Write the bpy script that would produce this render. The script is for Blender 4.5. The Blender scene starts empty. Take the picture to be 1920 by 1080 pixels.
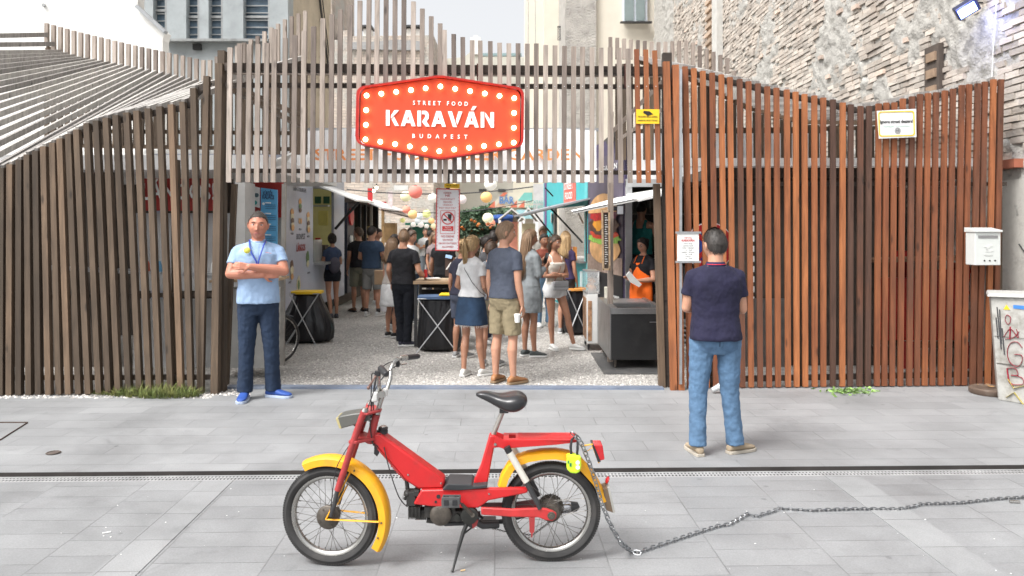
SKY=.15; SUN=1.8; EXPO=.5
import bpy, math, random
from mathutils import Vector, Matrix, noise
random.seed(7)
V=Vector; R=math.radians; PI=math.pi
sc=bpy.context.scene; COL=sc.collection
F=1400.0; HC=1.8; HY=425.0
def P(px,py,Y): return V(((px-960)*Y/F, Y, HC-(py-HY)*Y/F))
def G(px,py,z=0.0):
    Y=F*(HC-z)/(py-HY); return V(((px-960)*Y/F,Y,z))
def fy(px): return 8.2/(1-.0455*(px-960)/F)
def FP(px,py,off=0.0):                     # a point on the fence plane
    return P(px,py,fy(px)-off)
def lerp(a,b,t): return a+(b-a)*t
def interp(xs,ys,x):
    if x<=xs[0]: return ys[0]
    for i in range(1,len(xs)):
        if x<=xs[i]: return lerp(ys[i-1],ys[i],(x-xs[i-1])/(xs[i]-xs[i-1]))
    return ys[-1]
ORG={}
def tag(o,label=None,cat=None,group=None,kind=None):
    if label: o['label']=label
    if cat: o['category']=cat
    if group: o['group']=group
    if kind: o['kind']=kind
    return o
def thing(name,label,cat,loc=(0,0,0),rz=0,group=None):
    o=bpy.data.objects.new(name,None); COL.objects.link(o)
    o.location=loc; o.rotation_euler=(0,0,rz); o.empty_display_size=.1
    ORG[o.name]=V((0,0,0)) if rz else V(loc)
    return tag(o,label,cat,group)
def sub(name,parent,loc):
    o=bpy.data.objects.new(name,None); COL.objects.link(o); o.parent=parent; o.location=V(loc)-ORG[parent.name]; ORG[o.name]=V(loc); o.empty_display_size=.1; return o
# ---------------------------------------------------------------- mesh builder
class MB:
    def __init__(s): s.v=[]; s.f=[]; s.t=[]
    def add(s,vs,fs,t=None):
        n=len(s.v); s.v+= [V(a) for a in vs]; s.f+=[tuple(i+n for i in f) for f in fs]
        s.t+=[.5 if t is None else t]*len(vs); return s
    def box(s,c,d,rz=0,t=None,M=None):
        c=V(c); x,y,z=d[0]/2,d[1]/2,d[2]/2
        vs=[V((a*x,b*y,e*z)) for a in(-1,1) for b in(-1,1) for e in(-1,1)]
        if M is None: M=Matrix.Rotation(rz,3,'Z')
        vs=[c+M@p for p in vs]
        return s.add(vs,[(0,1,3,2),(4,6,7,5),(0,4,5,1),(2,3,7,6),(0,2,6,4),(1,5,7,3)],t)
    def b2(s,a,b,t=None):                   # box from min corner to max corner
        a=V(a); b=V(b); return s.box((a+b)/2,b-a,t=t)
    def beam(s,a,b,w,d,ref=(0,1,0),t=None):
        a=V(a); b=V(b); ax=(b-a).normalized(); ref=V(ref)
        if abs(ax.dot(ref.normalized()))>.98: ref=V((1,0,0))
        u=ax.cross(ref).normalized(); r=u.cross(ax).normalized()
        vs=[p+u*(i*w/2)+r*(j*d/2) for p in(a,b) for i,j in((-1,-1),(1,-1),(1,1),(-1,1))]
        return s.add(vs,[(3,2,1,0),(4,5,6,7),(0,1,5,4),(1,2,6,5),(2,3,7,6),(3,0,4,7)],t)
    def tube(s,pts,r,n=8,cap=True,t=None,closed=False,el=None):
        pts=[V(p) for p in pts]; m=len(pts)
        rs=r if isinstance(r,(list,tuple)) else [r]*m
        rings=[]; prev=None
        for i,p in enumerate(pts):
            if closed: tg=(pts[(i+1)%m]-pts[i-1])
            else: tg=pts[min(i+1,m-1)]-pts[max(i-1,0)]
            tg.normalize()
            if prev is None:
                ref=V((0,0,1)) if abs(tg.z)<.9 else V((0,1,0)); u=tg.cross(ref).normalized()
            else:
                u=prev-tg*prev.dot(tg); u.normalize()
            prev=u; w=tg.cross(u)
            rings.append([p+(u*math.cos(2*PI*k/n)+w*math.sin(2*PI*k/n)*(el or 1))*rs[i] for k in range(n)])
        return s.loft(rings,cap and not closed,t,closed)
    def loft(s,rings,cap=True,t=None,closed=False):
        n=len(rings[0]); m=len(rings); vs=[p for r in rings for p in r]; fs=[]
        for i in range(m if closed else m-1):
            j=(i+1)%m
            for k in range(n): fs.append((i*n+k,i*n+(k+1)%n,j*n+(k+1)%n,j*n+k))
        if cap:
            fs.append(tuple(range(n-1,-1,-1))); fs.append(tuple((m-1)*n+k for k in range(n)))
        return s.add(vs,fs,t)
    def cyl(s,a,b,r,n=16,t=None): return s.tube([a,b],r,n,t=t)
    def lathe(s,c,prof,axis='Z',n=24,t=None):   # prof: (r,h) pairs
        c=V(c); rings=[]
        for r,h in prof:
            rg=[]
            for k in range(n):
                a=2*PI*k/n; x,y=r*math.cos(a),r*math.sin(a)
                rg.append(c+(V((x,y,h)) if axis=='Z' else V((x,h,-y)) if axis=='Y' else V((h,x,y))))
            rings.append(rg)
        return s.loft(rings,True,t)
    def capsule(s,a,b,r0,r1,n=12,t=None):
        a=V(a); b=V(b); ax=(b-a)
        if ax.length<1e-5: ax=V((0,0,1e-4))
        ax.normalize(); pts=[]; rs=[]
        for i in range(4): q=PI/2*(1-i/3.0); pts.append(a-ax*r0*math.sin(q)); rs.append(max(r0*math.cos(q),r0*.05))
        for i in range(4): q=PI/2*i/3.0; pts.append(b+ax*r1*math.sin(q)); rs.append(max(r1*math.cos(q),r1*.05))
        return s.tube(pts,rs,n,t=t)
    def ell(s,c,rad,n=14,t=None,M=None):
        c=V(c); rings=[]; m=max(6,n//2)
        for i in range(m+1):
            ph=-PI/2+PI*i/m; rr=max(math.cos(ph),.02); rg=[]
            for k in range(n):
                a=2*PI*k/n; p=V((rad[0]*rr*math.cos(a),rad[1]*rr*math.sin(a),rad[2]*math.sin(ph)))
                rg.append(c+(M@p if M else p))
            rings.append(rg)
        return s.loft(rings,True,t)
    def prism(s,poly,o,x,y,th,t=None):          # poly (u,v) in plane o+u*x+v*y, extruded both ways by th/2
        o=V(o); x=V(x); y=V(y); nrm=x.cross(y).normalized(); n=len(poly)
        A=[o+x*u+y*v+nrm*th/2 for u,v in poly]; B=[p-nrm*th for p in A]
        fs=[tuple(range(n)),tuple(range(2*n-1,n-1,-1))]+[(i,i+n,(i+1)%n+n,(i+1)%n) for i in range(n)]
        return s.add(A+B,fs,t)
    def torus(s,c,Rr,r,axis='Y',n=48,m=10,prof=None,t=None):
        c=V(c); rings=[]
        for i in range(n):
            a=2*PI*i/n; d=V((math.cos(a),0,math.sin(a))) if axis=='Y' else V((math.cos(a),math.sin(a),0)) if axis=='Z' else V((0,math.cos(a),math.sin(a)))
            ax={'Y':V((0,1,0)),'Z':V((0,0,1)),'X':V((1,0,0))}[axis]
            if prof: rings.append([c+d*(Rr+u)+ax*w for u,w in prof])
            else: rings.append([c+d*(Rr+r*math.cos(2*PI*k/m))+ax*(r*math.sin(2*PI*k/m)) for k in range(m)])
        return s.loft(rings,False,t,True)
    def xf(s,M):
        s.v=[M@p for p in s.v]; return s
    def mesh(s,name):
        me=bpy.data.meshes.new(name); me.from_pydata([tuple(p) for p in s.v],[],s.f); me.update()
        at=me.attributes.new('tint','FLOAT','POINT'); at.data.foreach_set('value',s.t)
        return me
    def build(s,name,m,parent=None,smooth=False,org=None,bevel=0,label=None,recalc=True):
        o0=V(org) if org is not None else (ORG.get(parent.name,V((0,0,0))) if parent else V((0,0,0)))
        s.v=[p-o0 for p in s.v]
        me=s.mesh(name)
        if recalc:
            import bmesh
            bm=bmesh.new(); bm.from_mesh(me); bmesh.ops.recalc_face_normals(bm,faces=bm.faces); bm.to_mesh(me); bm.free()
        for q in (m if isinstance(m,(list,tuple)) else [m]): me.materials.append(q)
        if smooth:
            me.polygons.foreach_set('use_smooth',[True]*len(me.polygons))
            if smooth!='all':
                try: me.set_sharp_from_angle(angle=R(40))
                except Exception: pass
        o=bpy.data.objects.new(name,me); COL.objects.link(o)
        if parent: o.parent=parent
        else: o.location=o0
        ORG[o.name]=o0 if parent is None else o0
        if bevel:
            b=o.modifiers.new('bevel','BEVEL'); b.width=bevel; b.segments=2; b.limit_method='ANGLE'
        if label: o['label']=label
        return o
def bake(o):
    dg=bpy.context.evaluated_depsgraph_get(); dg.update()
    me=bpy.data.meshes.new_from_object(o.evaluated_get(dg)); old=o.data; nm=old.name
    o.modifiers.clear(); o.data=me; bpy.data.meshes.remove(old); me.name=nm; return o
def vox(o,size,sm=3,disp=0,dscale=.06,fac=.5):
    r=o.modifiers.new('r','REMESH'); r.mode='VOXEL'; r.voxel_size=size; r.use_smooth_shade=True
    if sm:
        s=o.modifiers.new('s','SMOOTH'); s.factor=fac; s.iterations=sm
    if disp:
        tx=bpy.data.textures.new('folds','CLOUDS'); tx.noise_scale=dscale; tx.noise_depth=2
        d=o.modifiers.new('d','DISPLACE'); d.texture=tx; d.strength=disp; d.texture_coords='LOCAL'; d.mid_level=.5
    return bake(o)
def copy_tree(o,parent=None):
    c=o.copy(); COL.objects.link(c)
    if parent: c.parent=parent
    for ch in list(o.children): copy_tree(ch,c)
    ORG[c.name]=ORG.get(o.name,V((0,0,0)))
    return c
def frame(o,x,y=(0,0,1)):
    x=V(x).normalized(); y=V(y); y=(y-x*y.dot(x)).normalized(); z=x.cross(y)
    M=Matrix((x,y,z)).transposed().to_4x4(); M.translation=V(o); return M
def text(s,size,m,parent,M,name='lettering',ext=.001,off=0.0,space=1.0,align='CENTER',xs=1.0,label=None,raw=False):
    cu=bpy.data.curves.new('t','FONT'); cu.body=s; cu.size=size; cu.extrude=ext; cu.offset=off
    cu.space_character=space; cu.align_x=align; cu.align_y='CENTER'; cu.resolution_u=2
    o=bpy.data.objects.new('t',cu); COL.objects.link(o)
    dg=bpy.context.evaluated_depsgraph_get(); dg.update()
    me=bpy.data.meshes.new_from_object(o.evaluated_get(dg)); bpy.data.objects.remove(o); bpy.data.curves.remove(cu)
    b=MB(); b.add([M@V((v.co.x*xs,v.co.y,v.co.z)) for v in me.vertices],[tuple(p.vertices) for p in me.polygons]); bpy.data.meshes.remove(me)
    if raw: return b
    return b.build(name,m,parent,recalc=False,label=label)
def merge(bs):
    q=MB()
    for b in bs: q.add(b.v,b.f); q.t[-len(b.v):]=b.t if b.v else []
    return q
# ---------------------------------------------------------------- materials
MC={}
def M(name,col=(.5,.5,.5),rough=.6,metal=0.0,var=.12,vs=5.0,bump=0.0,bs=60.0,st=(1,1,1),tint=0.0,coat=0.0,em=None,es=0.0,col2=None,dirt=0.0,dcol=(.08,.07,.06),ds=3.0,alpha=1.0,trans=0.0,sheen=0.0):
    if name in MC: return MC[name]
    m=bpy.data.materials.new(name); m.use_nodes=True; nt=m.node_tree; N=nt.nodes; L=nt.links
    b=N['Principled BSDF']; b.inputs['Roughness'].default_value=rough; b.inputs['Metallic'].default_value=metal
    b.inputs['Coat Weight'].default_value=coat; b.inputs['Coat Roughness'].default_value=.15
    if sheen: b.inputs['Sheen Weight'].default_value=sheen
    if trans: b.inputs['Transmission Weight'].default_value=trans
    b.inputs['Alpha'].default_value=alpha
    tc=N.new('ShaderNodeTexCoord'); mp=N.new('ShaderNodeMapping'); mp.inputs['Scale'].default_value=st
    L.new(tc.outputs['Object'],mp.inputs['Vector'])
    nz=N.new('ShaderNodeTexNoise'); nz.inputs['Scale'].default_value=vs; nz.inputs['Detail'].default_value=5; nz.inputs['Roughness'].default_value=.6
    L.new(mp.outputs[0],nz.inputs['Vector'])
    cr=N.new('ShaderNodeValToRGB'); cr.color_ramp.elements[0].position=.3; cr.color_ramp.elements[1].position=.7
    c=V(col); c2=V(col2) if col2 else c*(1+var)
    c1=c if col2 else c*(1-var)
    cr.color_ramp.elements[0].color=(*c1,1); cr.color_ramp.elements[1].color=(*[min(1,q) for q in c2],1)
    L.new(nz.outputs['Fac'],cr.inputs['Fac']); out=cr.outputs['Color']
    if tint:
        at=N.new('ShaderNodeAttribute'); at.attribute_name='tint'
        mr=N.new('ShaderNodeMapRange'); mr.inputs['To Min'].default_value=1-tint; mr.inputs['To Max'].default_value=1+tint
        L.new(at.outputs['Fac'],mr.inputs['Value'])
        mx=N.new('ShaderNodeVectorMath'); mx.operation='SCALE'; L.new(out,mx.inputs[0]); L.new(mr.outputs[0],mx.inputs['Scale']); out=mx.outputs[0]
    if dirt:
        n2=N.new('ShaderNodeTexNoise'); n2.inputs['Scale'].default_value=ds; n2.inputs['Detail'].default_value=8; n2.inputs['Roughness'].default_value=.7
        L.new(tc.outputs['Object'],n2.inputs['Vector'])
        mr=N.new('ShaderNodeMapRange'); mr.inputs['From Min'].default_value=.5; mr.inputs['From Max'].default_value=.75; mr.inputs['To Max'].default_value=dirt
        L.new(n2.outputs['Fac'],mr.inputs['Value'])
        mx=N.new('ShaderNodeMix'); mx.data_type='RGBA'; L.new(mr.outputs[0],mx.inputs[0]); L.new(out,mx.inputs[6]); mx.inputs[7].default_value=(*dcol,1); out=mx.outputs[2]
        rr=N.new('ShaderNodeMapRange'); rr.inputs['To Min'].default_value=rough; rr.inputs['To Max'].default_value=min(1,rough+.4); L.new(mr.outputs[0],rr.inputs['Value']); L.new(rr.outputs[0],b.inputs['Roughness'])
    L.new(out,b.inputs['Base Color'])
    if em:
        b.inputs['Emission Color'].default_value=(*em,1); b.inputs['Emission Strength'].default_value=es
    if bump:
        nb=N.new('ShaderNodeTexNoise'); nb.inputs['Scale'].default_value=bs; nb.inputs['Detail'].default_value=4
        L.new(mp.outputs[0],nb.inputs['Vector'])
        bp=N.new('ShaderNodeBump'); bp.inputs['Strength'].default_value=1; bp.inputs['Distance'].default_value=bump
        L.new(nb.outputs['Fac'],bp.inputs['Height']); L.new(bp.outputs[0],b.inputs['Normal'])
    MC[name]=m; return m
def wood(name,cA,cB,cC,axis=2,rough=.75,spread=1.0):
    """weathered timber: per-piece tone from 'tint', long grain, knots"""
    m=bpy.data.materials.new(name); m.use_nodes=True; nt=m.node_tree; N=nt.nodes; L=nt.links; b=N['Principled BSDF']; b.inputs['Roughness'].default_value=rough
    tc=N.new('ShaderNodeTexCoord'); mp=N.new('ShaderNodeMapping'); s=[22,22,22]; s[axis]=1.6; mp.inputs['Scale'].default_value=s
    at=N.new('ShaderNodeAttribute'); at.attribute_name='tint'
    of=N.new('ShaderNodeVectorMath'); of.operation='SCALE'; of.inputs[0].default_value=(13,7,31); L.new(at.outputs['Fac'],of.inputs['Scale'])
    ad=N.new('ShaderNodeVectorMath'); ad.operation='ADD'; L.new(tc.outputs['Object'],ad.inputs[0]); L.new(of.outputs[0],ad.inputs[1])
    L.new(ad.outputs[0],mp.inputs['Vector'])
    nz=N.new('ShaderNodeTexNoise'); nz.inputs['Scale'].default_value=1.3; nz.inputs['Detail'].default_value=6; nz.inputs['Roughness'].default_value=.65; nz.inputs['Distortion'].default_value=.4
    L.new(mp.outputs[0],nz.inputs['Vector'])
    big=N.new('ShaderNodeTexNoise'); big.inputs['Scale'].default_value=1.3; big.inputs['Detail'].default_value=3; L.new(ad.outputs[0],big.inputs['Vector'])
    cr=N.new('ShaderNodeValToRGB'); e=cr.color_ramp.elements; e[0].position=.1; e[0].color=(*cA,1); e[1].position=.9; e[1].color=(*cC,1)
    q=cr.color_ramp.elements.new(.5); q.color=(*cB,1)
    sm=N.new('ShaderNodeMath'); sm.operation='MULTIPLY_ADD'; L.new(big.outputs['Fac'],sm.inputs[0]); sm.inputs[1].default_value=.7; sm.inputs[2].default_value=-.35
    s2=N.new('ShaderNodeMath'); s2.operation='ADD'; L.new(at.outputs['Fac'],s2.inputs[0]); L.new(sm.outputs[0],s2.inputs[1]); L.new(s2.outputs[0],cr.inputs['Fac'])
    mr=N.new('ShaderNodeMapRange'); mr.inputs['From Min'].default_value=.3; mr.inputs['From Max'].default_value=.7; mr.inputs['To Min'].default_value=.62; mr.inputs['To Max'].default_value=1.25
    L.new(nz.outputs['Fac'],mr.inputs['Value'])
    g=N.new('ShaderNodeVectorMath'); g.operation='SCALE'; L.new(cr.outputs['Color'],g.inputs[0]); L.new(mr.outputs[0],g.inputs['Scale'])
    mk=N.new('ShaderNodeMapping'); s=[7,7,7]; s[axis]=2.2; mk.inputs['Scale'].default_value=s; L.new(ad.outputs[0],mk.inputs['Vector'])
    vo=N.new('ShaderNodeTexVoronoi'); vo.inputs['Scale'].default_value=1; L.new(mk.outputs[0],vo.inputs['Vector'])
    kr=N.new('ShaderNodeMapRange'); kr.inputs['From Min'].default_value=.06; kr.inputs['From Max'].default_value=.15; kr.inputs['To Min'].default_value=.4; kr.inputs['To Max'].default_value=1; L.new(vo.outputs['Distance'],kr.inputs['Value'])
    g2=N.new('ShaderNodeVectorMath'); g2.operation='SCALE'; L.new(g.outputs[0],g2.inputs[0]); L.new(kr.outputs[0],g2.inputs['Scale'])
    L.new(g2.outputs[0],b.inputs['Base Color'])
    bp=N.new('ShaderNodeBump'); bp.inputs['Strength'].default_value=.6; bp.inputs['Distance'].default_value=.004; L.new(nz.outputs['Fac'],bp.inputs['Height']); L.new(bp.outputs[0],b.inputs['Normal'])
    return m
def slabs(name,cA,cB,mort,w,h,ms=.004,swap=False,off=.5,axes=None,rough=.55,dist=0.0,noise_amp=.25,bumpd=.004,plaster=None,pscale=1.2,wet=0.0,joint=.3,stain=False):
    """paving or masonry: brick texture over object coordinates in metres"""
    m=bpy.data.materials.new(name); m.use_nodes=True; nt=m.node_tree; N=nt.nodes; L=nt.links; b=N['Principled BSDF']; b.inputs['Roughness'].default_value=rough
    tc=N.new('ShaderNodeTexCoord'); sp=N.new('ShaderNodeSeparateXYZ'); L.new(tc.outputs['Object'],sp.inputs[0])
    cb=N.new('ShaderNodeCombineXYZ'); ax=axes or (('Y','X') if swap else ('X','Y'))
    L.new(sp.outputs[ax[0]],cb.inputs['X']); L.new(sp.outputs[ax[1]],cb.inputs['Y']); vec=cb.outputs[0]
    if dist:
        dn=N.new('ShaderNodeTexNoise'); dn.inputs['Scale'].default_value=2.2; dn.inputs['Detail'].default_value=6; L.new(tc.outputs['Object'],dn.inputs['Vector'])
        su=N.new('ShaderNodeVectorMath'); su.operation='SUBTRACT'; L.new(dn.outputs['Color'],su.inputs[0]); su.inputs[1].default_value=(.5,.5,.5)
        sl=N.new('ShaderNodeVectorMath'); sl.operation='SCALE'; L.new(su.outputs[0],sl.inputs[0]); sl.inputs['Scale'].default_value=dist
        ad=N.new('ShaderNodeVectorMath'); ad.operation='ADD'; L.new(vec,ad.inputs[0]); L.new(sl.outputs[0],ad.inputs[1]); vec=ad.outputs[0]
    br=N.new('ShaderNodeTexBrick'); br.inputs['Scale'].default_value=1; br.inputs['Brick Width'].default_value=w; br.inputs['Row Height'].default_value=h
    br.inputs['Mortar Size'].default_value=ms; br.inputs['Mortar Smooth'].default_value=.35; br.offset=off; br.inputs['Bias'].default_value=0
    br.inputs['Color1'].default_value=(*cA,1); br.inputs['Color2'].default_value=(*cB,1); br.inputs['Mortar'].default_value=(*[(a_+b_)/2 for a_,b_ in zip(cA,cB)],1); L.new(vec,br.inputs['Vector'])
    n1=N.new('ShaderNodeTexNoise'); n1.inputs['Scale'].default_value=1.1; n1.inputs['Detail'].default_value=9; n1.inputs['Roughness'].default_value=.62; L.new(tc.outputs['Object'],n1.inputs['Vector'])
    n2=N.new('ShaderNodeTexNoise'); n2.inputs['Scale'].default_value=120; n2.inputs['Detail'].default_value=2; L.new(tc.outputs['Object'],n2.inputs['Vector'])
    s1=N.new('ShaderNodeMapRange'); s1.inputs['From Min'].default_value=.3; s1.inputs['From Max'].default_value=.7; s1.inputs['To Min'].default_value=1-noise_amp; s1.inputs['To Max'].default_value=1+noise_amp; L.new(n1.outputs['Fac'],s1.inputs['Value'])
    s2=N.new('ShaderNodeMapRange'); s2.inputs['From Min'].default_value=.3; s2.inputs['From Max'].default_value=.7; s2.inputs['To Min'].default_value=.9; s2.inputs['To Max'].default_value=1.1; L.new(n2.outputs['Fac'],s2.inputs['Value'])
    mu=N.new('ShaderNodeMath'); mu.operation='MULTIPLY'; L.new(s1.outputs[0],mu.inputs[0]); L.new(s2.outputs[0],mu.inputs[1])
    g=N.new('ShaderNodeVectorMath'); g.operation='SCALE'; 
    jn=N.new('ShaderNodeTexNoise'); jn.inputs['Scale'].default_value=2.7; jn.inputs['Detail'].default_value=5; L.new(tc.outputs['Object'],jn.inputs['Vector'])
    jm=N.new('ShaderNodeMapRange'); jm.inputs['From Min'].default_value=.38; jm.inputs['From Max'].default_value=.62; jm.inputs['To Min'].default_value=joint; jm.inputs['To Max'].default_value=1; L.new(jn.outputs['Fac'],jm.inputs['Value'])
    jf=N.new('ShaderNodeMath'); jf.operation='MULTIPLY'; L.new(br.outputs['Fac'],jf.inputs[0]); L.new(jm.outputs[0],jf.inputs[1])
    jx=N.new('ShaderNodeMix'); jx.data_type='RGBA'; L.new(jf.outputs[0],jx.inputs[0]); L.new(br.outputs['Color'],jx.inputs[6]); jx.inputs[7].default_value=(*mort,1)
    base=jx.outputs[2]
    if stain:
        for sc_,lo,hi,k_ in ((.55,.52,.72,.72),(3.2,.60,.72,.80),(.9,.30,.12,1.10)):
            sn=N.new('ShaderNodeTexNoise'); sn.inputs['Scale'].default_value=sc_; sn.inputs['Detail'].default_value=9; sn.inputs['Roughness'].default_value=.65; sn.inputs['Distortion'].default_value=.6; L.new(tc.outputs['Object'],sn.inputs['Vector'])
            sr=N.new('ShaderNodeMapRange'); sr.inputs['From Min'].default_value=lo; sr.inputs['From Max'].default_value=hi; sr.inputs['To Min'].default_value=1; sr.inputs['To Max'].default_value=k_; L.new(sn.outputs['Fac'],sr.inputs['Value'])
            sv=N.new('ShaderNodeVectorMath'); sv.operation='SCALE'; L.new(base,sv.inputs[0]); L.new(sr.outputs[0],sv.inputs['Scale']); base=sv.outputs[0]
        gv=N.new('ShaderNodeTexVoronoi'); gv.inputs['Scale'].default_value=2.3; L.new(tc.outputs['Object'],gv.inputs['Vector'])
        gr=N.new('ShaderNodeMapRange'); gr.inputs['From Min'].default_value=.035; gr.inputs['From Max'].default_value=.05; gr.inputs['To Min'].default_value=.72; gr.inputs['To Max'].default_value=1; L.new(gv.outputs['Distance'],gr.inputs['Value'])
        sv=N.new('ShaderNodeVectorMath'); sv.operation='SCALE'; L.new(base,sv.inputs[0]); L.new(gr.outputs[0],sv.inputs['Scale']); base=sv.outputs[0]
    L.new(base,g.inputs[0]); L.new(mu.outputs[0],g.inputs['Scale']); out=g.outputs[0]
    inv=N.new('ShaderNodeMath'); inv.operation='SUBTRACT'; inv.inputs[0].default_value=1; L.new(br.outputs['Fac'],inv.inputs[1]); hgt=inv.outputs[0]
    if plaster:
        pn=N.new('ShaderNodeTexNoise'); pn.inputs['Scale'].default_value=pscale; pn.inputs['Detail'].default_value=7; pn.inputs['Roughness'].default_value=.7; L.new(tc.outputs['Object'],pn.inputs['Vector'])
        pm=N.new('ShaderNodeMapRange'); pm.inputs['From Min'].default_value=.49; pm.inputs['From Max'].default_value=.56; L.new(pn.outputs['Fac'],pm.inputs['Value'])
        rn=N.new('ShaderNodeTexNoise'); rn.inputs['Scale'].default_value=9; rn.inputs['Detail'].default_value=8; rn.inputs['Roughness'].default_value=.7; L.new(tc.outputs['Object'],rn.inputs['Vector'])
        pc=N.new('ShaderNodeValToRGB'); pc.color_ramp.elements[0].position=.3; pc.color_ramp.elements[1].position=.7
        pc.color_ramp.elements[0].color=(*[q*.7 for q in plaster],1); pc.color_ramp.elements[1].color=(*[min(1,q*1.2) for q in plaster],1); L.new(rn.outputs['Fac'],pc.inputs['Fac'])
        mx=N.new('ShaderNodeMix'); mx.data_type='RGBA'; L.new(pm.outputs[0],mx.inputs[0]); L.new(out,mx.inputs[6]); L.new(pc.outputs[0],mx.inputs[7]); out=mx.outputs[2]
        hm=N.new('ShaderNodeMix'); hm.data_type='FLOAT'; L.new(pm.outputs[0],hm.inputs[0]); L.new(hgt,hm.inputs[2])
        ra=N.new('ShaderNodeMath'); ra.operation='MULTIPLY_ADD'; L.new(rn.outputs['Fac'],ra.inputs[0]); ra.inputs[1].default_value=2.6; ra.inputs[2].default_value=.1
        L.new(ra.outputs[0],hm.inputs[3]); 
        r2=N.new('ShaderNodeMath'); r2.operation='MULTIPLY_ADD'; L.new(rn.outputs['Fac'],r2.inputs[0]); r2.inputs[1].default_value=1.5; L.new(hm.outputs[0],r2.inputs[2]); hgt=r2.outputs[0]
    L.new(out,b.inputs['Base Color'])
    h2=N.new('ShaderNodeMath'); h2.operation='MULTIPLY_ADD'; L.new(n1.outputs['Fac'],h2.inputs[0]); h2.inputs[1].default_value=.8; L.new(hgt,h2.inputs[2])
    bp=N.new('ShaderNodeBump'); bp.inputs['Strength'].default_value=1; bp.inputs['Distance'].default_value=bumpd; L.new(h2.outputs[0],bp.inputs['Height']); L.new(bp.outputs[0],b.inputs['Normal'])
    if wet:
        rr=N.new('ShaderNodeMapRange'); rr.inputs['From Min'].default_value=.35; rr.inputs['From Max'].default_value=.65; rr.inputs['To Min'].default_value=rough-wet; rr.inputs['To Max'].default_value=rough+.1; L.new(n1.outputs['Fac'],rr.inputs['Value']); L.new(rr.outputs[0],b.inputs['Roughness'])
    return m
WG=wood('weathered_grey_timber',(.17,.135,.115),(.31,.255,.215),(.46,.39,.335))
WS=wood('silvered_timber',(.24,.225,.21),(.34,.32,.30),(.44,.42,.39))
WL=wood('brown_grey_timber',(.062,.043,.028),(.122,.084,.055),(.22,.142,.088))
WO=wood('orange_stained_timber',(.085,.042,.028),(.205,.066,.027),(.38,.135,.048))
WD=wood('dark_timber',(.04,.03,.024),(.07,.053,.042),(.11,.08,.06),axis=0)
WT=wood('table_timber',(.3,.2,.12),(.45,.32,.2),(.6,.45,.3),axis=0)
white=M('white_painted_metal',(.78,.78,.76),.45,var=.04,dirt=.15)
paper=M('white_paper',(.8,.8,.78),.7,var=.03)
black=M('black_plastic',(.018,.018,.02),.45,var=.2)
rubber=M('tyre_rubber',(.028,.027,.027),.75,var=.25,bump=.0015,bs=90,dirt=.35,dcol=(.11,.1,.09),ds=6)
chrome=M('worn_chrome',(.42,.41,.39),.22,1.0,var=.12,vs=14,dirt=.5,dcol=(.22,.17,.13),ds=14)
steel=M('galvanised_steel',(.5,.51,.52),.4,.9,var=.15,vs=12)
dsteel=M('dark_steel',(.06,.06,.062),.45,.5,var=.2)
redpaint=M('moped_red_paint',(.52,.014,.016),.36,var=.08,coat=.12,dirt=.45,dcol=(.20,.03,.025),ds=9,bump=.0004,bs=30)
oldred=M('faded_fork_red',(.34,.035,.035),.42,var=.18,vs=12,dirt=.45,dcol=(.13,.05,.045),ds=16)
yelpaint=M('fender_yellow_paint',(.78,.37,.012),.4,var=.06,coat=.1,dirt=.5,dcol=(.38,.19,.04),ds=9)
grime=M('grimy_cast_metal',(.11,.095,.08),.5,.6,var=.35,vs=18,dirt=.6,dcol=(.04,.035,.03),ds=12,bump=.001,bs=80)
seatm=M('black_vinyl',(.02,.02,.022),.28,var=.15,bump=.0004,bs=200)
redm=M('red_print',(.55,.03,.03),.5,var=.05)
glass=M('window_glass',(.2,.25,.3),.12,0,var=.2)
# ================================================================ CAMERA, LIGHT
cam=bpy.data.cameras.new('camera'); co=bpy.data.objects.new('camera',cam); COL.objects.link(co); sc.camera=co
cam.sensor_width=36; cam.lens=F/1920*36; cam.shift_y=(HY-540)/1920; co.location=(0,0,HC); co.rotation_euler=(PI/2,0,0); cam.clip_end=600; cam.clip_start=.05
cam.dof.use_dof=True; cam.dof.focus_distance=5.6; cam.dof.aperture_fstop=3.2
w=bpy.data.worlds.new('World'); sc.world=w; w.use_nodes=True; nt=w.node_tree; bg=nt.nodes['Background']
sky=nt.nodes.new('ShaderNodeTexSky'); sky.sky_type='NISHITA'; sky.sun_disc=False; sky.sun_elevation=R(58); sky.sun_rotation=R(232); sky.air_density=1.0; sky.dust_density=6.0; sky.ozone_density=1
hs=nt.nodes.new('ShaderNodeHueSaturation'); hs.inputs['Saturation'].default_value=.12; hs.inputs['Value'].default_value=1.42; nt.links.new(sky.outputs[0],hs.inputs['Color']); nt.links.new(hs.outputs[0],bg.inputs['Color'])
bg.inputs['Strength'].default_value=SKY
sl=bpy.data.lights.new('sun','SUN'); so=bpy.data.objects.new('sun',sl); COL.objects.link(so); sl.energy=SUN; sl.angle=R(14); sl.color=(1,.98,.95)
so.rotation_euler=(R(40),0,R(-52)); so.location=(0,-5,20)
sc.view_settings.view_transform='Standard'; sc.view_settings.look='None'; sc.view_settings.exposure=EXPO; sc.view_settings.gamma=1
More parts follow.
